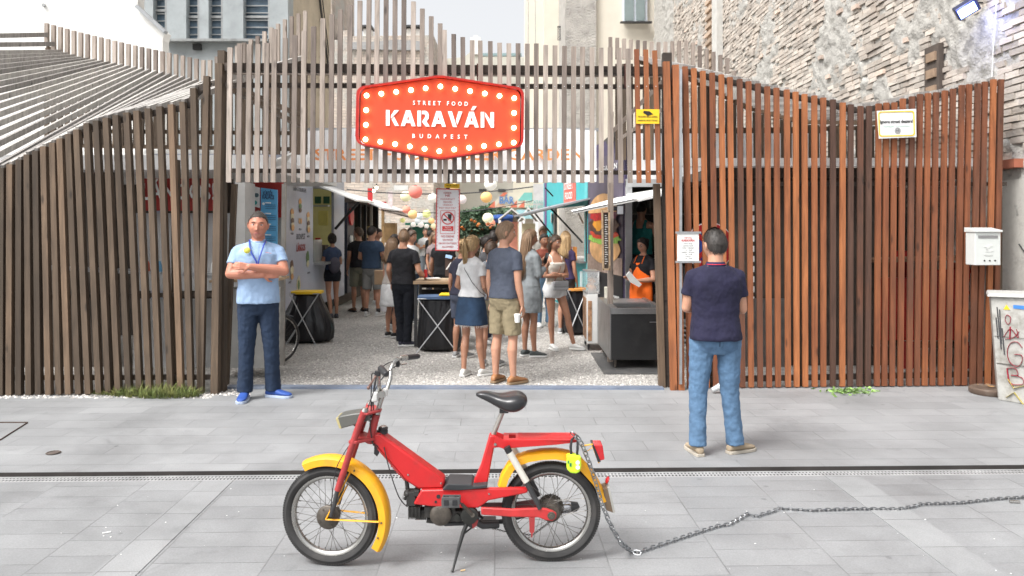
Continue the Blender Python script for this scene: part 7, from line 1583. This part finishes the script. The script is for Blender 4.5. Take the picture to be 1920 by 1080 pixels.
# 8. man in blue tee and grey shorts
m8=person('man in steel blue tee and grey shorts waiting at the dark kiosk',WP(697,15.1),R(165),1.80,False,sk_fair,dict(elL=(.23,.0,1.14),wrL=(.13,-.18,1.10),elR=(-.23,.0,1.14),wrR=(-.15,-.18,1.12),kneeR=(-.13,-.01,.49),ankR=(-.14,.0,.085)),dict(kind='tee',m=cloth('steel_blue_jersey',(.03,.055,.10)),hem=.93,sleeve=.55,loose=.02),dict(kind='shorts',m=cloth('mid_grey_cotton',(.22,.22,.21)),to=.52,wide=.01,name='shorts'),dict(m=M('white_shoe2',(.6,.6,.6),.7),sole=white,sock=black),'crop',h_dark,head=(-20,12,0),vx=.011,broad=1.12,feet=(15,-15),th=.012)
# companion stretching an arm to the left
m9=person('man in dark tee beside the blue tee stretching one arm left',WP(672,15.9),R(-150),1.78,False,sk_tan,dict(elR=(-.34,-.20,1.40),wrR=(-.40,-.44,1.36),_hnR=(0,0,-1),kneeL=(.10,0,.49)),dict(kind='tee',m=blk,hem=.92,sleeve=.5),dict(kind='shorts',m=cloth('olive_cotton',(.16,.16,.12)),to=.52,name='shorts'),dict(m=M('brown_sandal',(.14,.07,.04),.7),sole=black),'crop',h_brown,head=(40,0,0),vx=.012,th=.012)
# woman at hatch
w10=person('curly haired woman in navy top with a rucksack at the hatch counter',WP(623,14.75),R(-150),1.66,True,sk_tan,dict(elR=(-.20,-.06,1.13),wrR=(-.10,-.27,1.18),elL=(.19,-.05,1.14),wrL=(.10,-.27,1.20),kneeL=(.09,.03,.50),ankL=(.08,.18,.11)),dict(kind='tee',m=cloth('navy_top',(.035,.055,.11)),hem=1.0,sleeve=.4,loose=.012),dict(kind='shorts',m=blk2,to=.76,waist=1.04,name='shorts'),dict(m=M('dark_trainer',(.05,.05,.06),.7),sole=dsteel),'updo',h_dark,head=(0,4,0),vx=.011,th=.016)
b=MB(); b.ell(V((0,.16,1.10)),(.125,.075,.17),16); b.tube([V((.08,.1,1.3)),V((.10,-.0,1.42)),V((.10,-.10,1.25)),V((.12,.05,1.0))],.012,6); b.tube([V((-.08,.1,1.3)),V((-.10,-.0,1.42)),V((-.10,-.10,1.25)),V((-.12,.05,1.0))],.012,6); addp(w10,'rucksack',b,M('slate_rucksack',(.06,.055,.075),.8,var=.3),k=.95)
# vendor in orange apron
w11=person('vendor in black tee and orange apron holding a white paper behind the black cart',WP(1206,11.15),R(-45),1.63,True,sk_fair,dict(elR=(-.22,-.03,1.12),wrR=(-.13,-.26,1.12),elL=(.21,-.05,1.10),wrL=(.05,-.27,1.08),_hnR=(0,0,1),_hnL=(0,0,1)),dict(kind='tee',m=blk,hem=.95,sleeve=.5,loose=.02),dict(kind='jeans',m=blk2),dict(m=M('black_clog',(.02,.02,.02),.6),sole=black),'bun',h_dark,head=(-4,12,0),vx=.007,broad=1.14,deep=1.2,face=True,th=.012)
b=MB(); rg=[]
for z,w_,dp in ((1.36,.085,.150),(1.22,.125,.165),(1.14,.150,.160),(1.08,.185,.150),(.90,.205,.165),(.60,.20,.17),(.52,.195,.17)):
    rg.append([V((math.sin(a)*w_*1.15,-math.cos(a)*dp*1.02-.005,z)) for a in [(-1+2*i/14)*1.25 for i in range(15)]]+[V((math.sin(a)*(w_*1.15-.006),-math.cos(a)*(dp*1.02-.006)-.005,z)) for a in [(1-2*i/14)*1.25 for i in range(15)]])
b.loft(rg); addp(w11,'apron',b,cloth('orange_apron_cloth',(.78,.13,.008),.06),k=.93)
b=MB(); b.tube([V((-.075,-.15,1.35)),V((-.075,-.07,1.46)),V((0,.075,1.47)),V((.075,-.07,1.46)),V((.075,-.15,1.35))],.008,6); addp(w11,'apron_strap',b,MC['orange_apron_cloth'],k=.93)
b=MB()
MHg=Matrix.Translation((0,-.012,1.632))@Matrix.Rotation(R(-4),4,'Z')@Matrix.Rotation(R(12),4,'X')
for s in (-1,1): b.tube([MHg@V((s*.031+math.cos(a*PI/6)*.02,-.094,.008+math.sin(a*PI/6)*.015)) for a in range(12)],.0025,5,closed=True); b.tube([MHg@V((s*.05,-.092,.01)),MHg@V((s*.078,-.02,.012))],.002,5)
addp(w11,'glasses',b,black,k=.93)
p=P(1186,522,10.85); b=MB(); fp=[(0,0),(.05,.06),(.12,-.02),(.24,-.14),(.20,-.18),(.06,-.10)]; b.prism([(x-.1,z+.05) for x,z in fp],p,(1,.25,0),(0,-.1,1),.012); tag(b.build('folded_paper',paper,None,org=p),'white folded paper held by the vendor in orange apron','paper')
# man in teal tank inside kitchen
m12=person('cook in teal tank top turned away inside the container kitchen',V((2.13,12.3,.45)),R(150),1.74,False,sk_fair,dict(elR=(-.25,-.05,1.15),wrR=(-.2,-.25,1.1),elL=(.25,-.05,1.15),wrL=(.2,-.25,1.1)),dict(kind='tank',m=cloth('teal_cotton',(.02,.20,.19)),hem=.9,loose=.016,name='tank_top'),dict(kind='jeans',m=blk2),dict(m=black,sole=black),'crop',h_dark,head=(0,25,0),vx=.011,broad=1.1,th=.01,lean=(.0,-.02))
# far man in white tee, arm raised
m13=person('man in white printed tee facing the camera with one arm raised far down the lane',WP(798,22.5),R(8),1.74,False,sk_fair,dict(elR=(-.22,-.06,1.14),wrR=(-.06,-.24,1.2),elL=(.36,-.02,1.50),wrL=(.26,-.02,1.70),_hdL=(-.6,0,.8)),dict(kind='tee',m=wtee,hem=.92,sleeve=.5,loose=.022),dict(kind='jeans',m=cloth('grey_jean',(.20,.23,.26))),dict(m=white,sole=white),'crop',h_brown,head=(6,5,0),vx=.013,face=True,th=.012)
b=MB(); b.box(V((.0,-.142,1.22)),(.16,.02,.07)); addp(m13,'shirt_print',b,M('print_orange',(.6,.28,.06),.7),k=1.0,smooth=False)
# others, smaller in view: (label,px,Y,rz,H,fem,skin,top kind,col,bottom kind,col,hair,hm,extra pose)
def pc(n,c): return cloth('cloth_'+n,c)
oth=[
('dark haired woman in black top just behind the black tee man',741,13.2,-40,1.66,True,sk_dk,'tee',(.015,.015,.02),'jeans',(.03,.03,.04),'bun',h_dark,dict(elR=(-.2,-.05,1.15),wrR=(-.05,-.25,1.35))),
('fair woman in white skirt standing half hidden beyond the black tee man',735,12.2,140,1.62,True,sk_fair,'tank',(.4,.36,.33),'skirt',(.72,.72,.72),'loose',h_lbr,dict(elR=(-.22,.02,1.2),wrR=(-.16,-.16,1.06))),
('brown haired young man behind the black tee man near the table',771,14.0,60,1.72,False,sk_fair,'tee',(.6,.6,.6),'jeans',(.03,.05,.09),'quiff',h_brown,{}),
('curly light brown haired woman low behind the black tee man',763,15.5,10,1.60,True,sk_fair,'tee',(.2,.2,.22),'jeans',(.05,.06,.08),'loose',h_lbr,{}),
('dark haired man in dark top far beyond the curly woman',769,24.5,200,1.75,False,sk_tan,'tee',(.05,.06,.07),'jeans',(.03,.03,.04),'crop',h_dark,{}),
('dark haired person in black right of the white tee man',806.5,21.0,120,1.70,False,sk_tan,'tee',(.02,.02,.02),'jeans',(.02,.02,.03),'crop',h_dark,{}),
('person in black standing behind the warning board and the table',831,13.6,170,1.72,False,sk_tan,'tee',(.015,.015,.017),'jeans',(.02,.02,.02),'crop',h_brown,{}),
('blond haired person glimpsed left of the warning board edge',814,16.5,40,1.68,True,sk_fair,'tee',(.25,.2,.2),'jeans',(.05,.05,.07),'loose',h_sandy,{}),
('woman in black sleeved top just left of the blond woman',866,10.3,160,1.62,True,sk_tan,'tee',(.015,.015,.03),'shorts',(.05,.06,.09),'bun',h_blond,dict(ankL=(.1,.02,.085))),
('dark haired woman in profile between the blond woman and the slate tee man',912,11.6,60,1.66,True,sk_fair,'tee',(.05,.05,.055),'jeans',(.03,.04,.07),'bun',h_dark,{}),
('black haired man in grey tee behind the slate tee man',926,12.4,165,1.73,False,sk_tan,'tee',(.15,.15,.17),'shorts',(.10,.10,.11),'crop',h_dark,{}),
('grey tee man partly hidden left of the slate tee man',921,9.7,170,1.60,False,sk_fair,'tee',(.16,.17,.19),'shorts',(.25,.22,.16),'crop',h_brown,dict(elL=(.22,-.05,1.12),wrL=(.12,-.2,1.05))),
('dark haired man in rust top behind the long haired woman',1020,13.5,20,1.66,False,sk_tan,'tee',(.20,.05,.03),'jeans',(.16,.28,.42),'crop',h_dark,dict(elR=(-.2,-.1,1.15),wrR=(-.05,-.25,1.35))),
('sandy haired man seen over the rust top',1018,16.5,10,1.79,False,sk_fair,'tee',(.3,.28,.25),'jeans',(.05,.06,.08),'quiff',h_sandy,{}),
('blond woman in dark purple top behind the camisole woman',1060,12.6,150,1.72,True,sk_fair,'tee',(.045,.03,.09),'shorts',(.03,.03,.035),'loose',h_blond,dict()),
('man in beige tee behind the outstretched arm at the dark kiosk',708,17.5,80,1.74,False,sk_tan,'tee',(.30,.28,.24),'shorts',(.2,.2,.2),'crop',h_dark,{}),
]
for i,(lab,px,Y,rz,H,fem,sk,tk_,tc_,bk_,bc_,hr,hm_,ps) in enumerate(oth):
    fr_=dict(kind=tk_,m=pc('top_%d'%i,tc_),hem=.93,sleeve=.5,loose=.018,name='shirt'); bt=dict(kind=bk_,m=pc('bottom_%d'%i,bc_),name={'jeans':'trousers','shorts':'shorts','skirt':'skirt'}[bk_]); 
    if bk_=='skirt': bt['to']=.55
    if bk_=='shorts': bt['to']=.58
    person(lab,WP(px,Y),R(rz),H,fem,sk,ps,fr_,bt,dict(m=(white,black,M('grey_shoe',(.3,.3,.3),.7))[i%3],sole=white),hr,hm_,head=(0,4,0),vx=.013,th=.013,face=abs(rz)<70)
# bags in hands
p=P(713,520,13.6); b=MB(); b.box(p,(.20,.11,.26)); tag(b.build('paper_bag',M('kraft_paper',(.42,.28,.17),.8,var=.15),None,bevel=.01,org=p),'brown kraft paper bag held behind the black tee man','bag')
p=P(724,560,12.9); b=MB(); b.loft([sring(z,rx,.06,p.x,p.y,n=16) for z,rx in ((p.z-.22,.08),(p.z-.1,.12),(p.z+.1,.07),(p.z+.25,.015))]); tag(b.build('carrier_bag',M('thin_white_plastic',(.7,.7,.72),.3,var=.1,bump=.01,bs=20),None,smooth=True),'thin white plastic carrier bag hanging beside the black trousers','bag')
# ================================================================ COURTYARD PROPS
bag=M('black_bin_liner',(.012,.012,.014),.28,var=.3,bump=.02,bs=14,st=(1,1,.35))
def binstand(label,px0,px1,pyt,Y,topm,seed,flare=1.0,w2=None):
    a=P(px0,pyt,Y); c=P(px1,pyt,Y); m_=(a+c)/2; hw=(c.x-a.x)/2; z=m_.z; D=.19
    t=thing('bag_stand',label,'rubbish bag stand',V((m_.x,Y,0)))
    b=MB()
    for s in (-1,1):
        b.tube([V((m_.x-hw,Y+s*D*1.5,.01)),V((m_.x+hw,Y+s*D,z))],.009,8) if s<0 else b.tube([V((m_.x+hw,Y+s*D*1.5,.01)),V((m_.x-hw,Y+s*D,z))],.009,8)
        b.tube([V((m_.x+hw*s,Y-D*2.0,.01)),V((m_.x-hw*s,Y-D,z))],.009,8)
    b.tube([V((m_.x-hw,Y-D,z)),V((m_.x+hw,Y-D,z)),V((m_.x+hw,Y+D,z)),V((m_.x-hw,Y+D,z))],.009,8,closed=True); b.build('frame',steel,t)
    b=MB(); b.loft([sring(zz,hw+e,D+e,m_.x,Y,n=28,e=.5) for zz,e in ((z-.005,.012),(z+.03,.015),(z+.032,.0),(z+.034,-.02))]); b.build('lid_ring',topm,t,smooth=True)
    rn=random.Random(seed); n=72; rg=[]
    for i in range(20):
        u=i/19; zz=lerp(z-.01,.015,u); bulge=hw*.92+flare*.16*math.sin(u*PI*.62)**1.5-(.05 if i==19 else 0); dd=D*.9+flare*.08*math.sin(u*PI*.6)-(.04 if i==19 else 0); q=[]
        for k in range(n):
            a_=2*PI*k/n; f=1+.035*math.sin(9*a_+seed)*(.3+u)+.03*math.sin(17*a_+seed*2+u*3)*(.5+.5*u)+.02*noise.noise(V((a_*3,u*4,seed)))
            q.append(V((m_.x+bulge*f*math.copysign(abs(math.cos(a_))**.8,math.cos(a_)),Y+dd*f*math.copysign(abs(math.sin(a_))**.8,math.sin(a_)),zz)))
        rg.append(q)
    b=MB(); b.loft(rg); b.build('bin_liner',bag,t,smooth='all')
    return t
binstand('bin liner stand with yellow rim by the grey food truck',550,603,549,11.75,yel,3,1.3)
binstand('wide bin liner stand with yellow and blue lid below the tall table',786,862,558,10.9,M('blue_yellow_lid',(.07,.12,.22),.6),8,.25)
binstand('bin liner stand with orange rim beside the camisole woman',1063,1097,543,12.6,M('orange_rim',(.75,.33,.08),.5),5,.5)
b=MB(); p=P(843,554,10.9); b.box(p+V((0,0,.02)),(.28,.36,.012)); tag(b.build('bin_lid',yel,None,org=p),'yellow flat lid laid on the bin liner stand below the table','lid')
# tall table
t=thing('tall_table','tall timber topped table with steel legs in the middle of the lane','table',P(820,650,11.35)); T0=P(775,527,11.2); z=T0.z; x0=T0.x; x1=P(905,527,11.2).x
b=MB()
for k in range(5): b.b2((x0,11.18+k*.141,z-.045),(x1,11.18+k*.141+.138,z),t=.3+.1*k)
b.build('table_top',WT,t)
for x in (x0+.03,x1-.03):
    for y in (11.24,11.84): MB().b2((x-.022,y-.022,0),(x+.022,y+.022,z-.047)).build('leg',dsteel,t)
b=MB()
for k in range(6): b.b2((x0+.05,11.80,z-.15-k*.115),(x1-.05,11.825,z-.06-k*.115),t=.2)
b.build('slat_back',M('black_slats',(.02,.018,.017),.7,tint=.5),t)
t=thing('napkin_holder','dark napkin holder box with a pale blue label on the tall table','napkin holder',P(842,520,11.4)); p=P(842,518,11.4)
b=MB(); b.b2(p+V((-.055,-.05,0)),p+V((.065,.05,.30))); b.build('box',M('brown_holder',(.07,.04,.03),.6),t,bevel=.004)
b=MB(); b.box(p+V((.0,-.055,.30)),(.10,.012,.05),M=Matrix.Rotation(R(-25),3,'X')@Matrix.Rotation(R(12),3,'Y')); b.build('label',M('pale_blue_label',(.25,.40,.6),.5),t)
b=MB(); b.box(p+V((.0,-.055,.16)),(.02,.01,.13),M=Matrix.Rotation(R(35),3,'Y')); b.build('white_stripe',paper,t)
p=P(857,519,11.5); b=MB(); b.lathe(p,[(.030,0),(.038,.13),(.034,.13),(.001,.12)],n=18); tag(b.build('beer_cup',M('amber_beer',(.70,.28,.03),.2),None,smooth=True,org=p),'plastic cup of amber beer on the tall table','cup')
p=P(798,520,11.35); b=MB(); b.lathe(p,[(.028,0),(.028,.11),(.024,.12),(.001,.12)],n=18); tag(b.build('drink_can',redm,None,smooth=True,org=p),'red drink can standing on the tall table left end','can')
p=P(811,522,11.4); b=MB(); b.box(p+V((0,0,.006)),(.22,.2,.006),rz=.3); tag(b.build('paper_plate',paper,None,org=p),'white paper sheet lying on the tall table','paper')
# long tables beyond
t=thing('long_table','timber long table with benches behind the tall table','table',P(850,500,16)); a=P(805,492,15.5); c=P(905,492,15.5)
b=MB(); b.b2((a.x,15.4,a.z-.05),(c.x,16.2,a.z)); b.build('table_top',WT,t)
for x in (a.x+.1,c.x-.1): MB().b2((x-.04,15.5,0),(x+.04,16.1,a.z-.05)).build('leg',WT,t)
b=MB(); b.b2((a.x,14.9,.42),(c.x,15.15,.46)); b.build('seat',M('ochre_bench',(.42,.22,.05),.6),t)
# warning board
t,c=board('warning_board','tall white warning board with red border and barred drink symbol','sign',[(819,353),(862,355),(860,470),(817,469)],M('board_white',(.74,.73,.74),.5,var=.03),off=-.35)
by=lambda px,py:FP(px,py,-.342)
b=MB()
for a_,c_ in (((819,354),(862,355.5)),((817.3,469),(860,470)),((819,353),(817,469.5)),((862,355),(860,470))): b.beam(by(*a_),by(*c_),.010,.006)
b.build('red_border',redm,t)
b=MB()
for k in range(19): 
    for s in (0,1):
        px=lerp(819,817,k/18)+2.2 if s==0 else lerp(862,860,k/18)-2.2; b.box(by(px,358+k*6),(.006,.003,.006))
b.build('dot_border',redm,t)
for s_,py,w_,sz in (('KÉRJÜK',362,15,.022),('NE',367,9,.034),('FOGYASSZON ITT',373.5,27,.022),('MÁSHOL',379,16,.022),('VÁSÁROLT',384.5,19,.022),('ÉTELT VAGY ITALT!',390,32,.022),('NO DRINK',443.5,25,.034),('OR FOOD',450,19,.028),('FROM OUTSIDE',456.5,33,.028),('ALLOWED!',463,22,.028)): fit_text(s_,sz,redink,t,by(839.5,py),(1,.0455,0),w_*8.5/1400)
cc=by(839.5,409)
b=MB()
for a_,c_ in (((826,395),(853,395)),((825.5,438),(852.5,438)),((826,395),(825.5,438)),((853,395),(852.5,438))): b.beam(by(*a_),by(*c_),.004,.004)
b.loft([[cc+V((math.cos(a*PI/20)*q*.0061,e,math.sin(a*PI/20)*q*.0061)) for a in range(40)] for q,e in ((12,.0),(12,-.005),(10.2,-.005),(10.2,0))],False,closed=True)
b.beam(cc+V((-.048,-.004,.048)),cc+V((.048,-.004,-.048)),.012,.004); b.build('prohibition_ring',redm,t)
b=MB(); b.prism([(.0,.045),(.045,.045),(.036,-.03),(.008,-.03)],cc+V((.0,-.001,.0)),(1,0,0),(0,0,1),.003); b.beam(cc+V((.03,-.001,.045)),cc+V((.04,-.001,.065)),.005,.003); b.prism([(-.05,-.008),(-.012,-.008),(-.012,-.03),(-.05,-.03)],cc,(1,0,0),(0,0,1),.003); b.build('pictogram',ink,t)
b=MB(); b.b2(by(829,433)+V((0,.003,0)),by(850,424)-V((0,.003,0))); b.build('red_label',redm,t); fit_text('FROM',.022,paper,t,by(839.5,426.6)-V((0,.005,0)),(1,.0455,0),.06); fit_text('OUTSIDE',.022,paper,t,by(839.5,430.6)-V((0,.005,0)),(1,.0455,0),.09)
MB().beam(FP(839,474,-.40),FP(840,320,-.40),.04,.04).build('post',dsteel,t)
t,c=board('yellow_notice','small yellow notice above the warning board','sign',[(833,344),(862,345),(862,353),(833,352)],yel,off=-.38)
fit_text('MOSLEK · TOILET',.02,ink,t,FP(847,348,-.37),(1,.0455,0),.13)
# cart
gl=M('black_cart_enamel',(.016,.016,.017),.35,var=.2,dirt=.3,dcol=(.07,.07,.065)); sst=M('brushed_steel_side',(.30,.30,.30),.35,.8,var=.15,vs=4,dirt=.3)
t=thing('grill_cart','black wheeled grill cart with steel side and open top trough','cart',V((1.6,10.1,0)))
X0,X1,Y0,Y1=1.25,1.93,9.4,10.8
b=MB(); b.b2((X0,Y0,.12),(X1,Y1,.70)); b.build('body',gl,t,bevel=.006)
b=MB(); b.b2((X0-.012,Y0+.02,.12),(X0-.002,Y1,.78)); b.build('side_panel',sst,t)
b=MB(); b.b2((X0,Y0-.01,.70),(X0+.08,Y1,.78)); b.b2((X0+.08,Y0-.01,.70),(X1,Y0+.05,.775)); b.b2((X1-.05,Y0+.05,.70),(X1,Y1,.775)); b.b2((X0+.08,Y0+.75,.70),(X1-.05,Y0+.80,.76)); b.build('rim',sst,t,bevel=.004)
b=MB(); b.b2((X0+.1,Y0+.82,.72),(X1-.06,Y1-.02,.765)); b.build('work_top',steel,t)
for x in (X0+.06,X1-.06):
    for y in (Y0+.08,Y1-.08): b=MB(); b.torus((x,y,.035),.025,.012,'X',16,6); b.box((x,y,.085),(.03,.04,.07)); b.build('caster',grime,t)
b=MB(); b.beam(V((X1-.2,Y0-.012,.6)),V((X1-.05,Y0-.012,.6)),.006,.006); b.build('scratch',steel,t)
t=tag(MB().b2((1.12,9.12,-.005),(2.0,10.6,.012)).build('ramp_plate',M('ribbed_metal_plate',(.15,.15,.15),.5,.5,var=.3,vs=6,dirt=.6,dcol=(.35,.33,.3),bump=.004,bs=2,st=(60,1,1))),'ribbed grey metal floor plate under the grill cart','plate')
for (x,w_,lab,hh,m_) in ((X0+.08,.11,'white napkin tub on the back of the grill cart',.16,M('cream_tub',(.6,.57,.48),.6)),):
    p=V((x+.05,Y1-.15,.78)); b=MB(); b.box(p+V((0,0,hh/2)),(.12,.10,hh)); tag(b.build('napkin_tub',m_,None,bevel=.005,org=p),lab,'tub')
t=thing('display_fridge','white countertop fridge with printed panel and glass bun display','fridge',V((1.15,11.2,0)))
b=MB(); b.b2((1.09,10.86,.10),(1.25,11.45,.82)); b.build('body',white,t,bevel=.01)
b=MB(); b.b2((1.105,10.85,.14),(1.16,10.861,.72)); b.b2((1.083,10.95,.15),(1.09,11.4,.75)); b.build('printed_panel',M('fridge_print',(.40,.22,.12),.5,var=.5,vs=12),t)
for z in (.82,1.14): MB().b2((1.08,10.86,z),(1.28,11.45,z+.01)).build('shelf',steel,t)
b=MB(); b.b2((1.08,10.86,.83),(1.085,11.45,1.14)); b.b2((1.09,10.858,.83),(1.27,10.862,1.14)); b.build('glass',M('clear_display',(.8,.82,.82),.05,alpha=.3),t)
b=MB()
for i in range(4): b.ell((1.18,10.95+i*.12,.90),(.06,.055,.045),12); b.ell((1.2,10.98+i*.12,1.0),(.05,.05,.04),12)
b.build('buns',M('baked_bun',(.50,.25,.09),.5,var=.2),t,smooth=True)
for y in (10.92,11.4): b=MB(); b.torus((1.12,y,.04),.03,.014,'X',14,6); b.build('caster',black,t)
# bicycle leaning behind the guard
t=thing('bicycle','teal framed bicycle with a buckled looking turned front wheel behind the guard','bicycle',G(531,680))
def bwheel(c,phi,r):
    w_=sub('wheel',t,c); T=Matrix.Translation(c)@Matrix.Rotation(phi,4,'Z'); b=MB(); b.torus((0,0,0),r-.018,.018,'Y',48,8); b.xf(T).build('tyre',rubber,w_,smooth='all'); b=MB(); b.torus((0,0,0),r-.042,.009,'Y',48,6); b.xf(T).build('rim',chrome,w_,smooth='all')
    b=MB()
    for i in range(24): a=PI*2*i/24; b.tube([V((0,(.02 if i%2 else -.02),0)),V((math.cos(a)*(r-.04),0,math.sin(a)*(r-.04)))],.001,4)
    b.cyl((0,-.04,0),(0,.04,0),.018,10); b.xf(T).build('spokes',spm,w_)
c1=P(526,645,9.85); c1.z=.32; c2=c1+V((-1.0,.15,0)); bwheel(c1,R(58),.32); bwheel(c2,R(-8),.32)
tl_=M('teal_bike_frame',(.03,.35,.33),.4); hd_=c1+V((-.16,.03,.55)); st_=c2+V((.28,-.04,.5)); bb=c2+V((.44,-.07,-.03))
b=MB(); b.tube([c1,c1+V((-.06,.02,.3)),hd_],.014,8); b.tube([hd_,bb],.018,8); b.tube([bb,st_+V((0,0,.2))],.016,8); b.tube([hd_+V((.0,0,.05)),st_],.016,8); b.tube([c2,bb],.011,8); b.tube([c2,st_],.010,8); b.build('frame',tl_,t,smooth=True)
b=MB(); b.tube([c1+V((.0,-.03,.36)),c1+V((.18,-.05,.3))],.02,8,el=.3); b.build('mudguard',black,t)
b=MB(); b.ell(st_+V((0,0,.24)),(.14,.07,.035),14); b.build('saddle',black,t,smooth=True)
b=MB(); b.tube([hd_,hd_+V((.01,0,.15)),hd_+V((-.02,-.28,.18))],.011,8); b.tube([hd_+V((.01,0,.15)),hd_+V((-.02,.28,.18))],.011,8); b.build('handlebar',chrome,t)
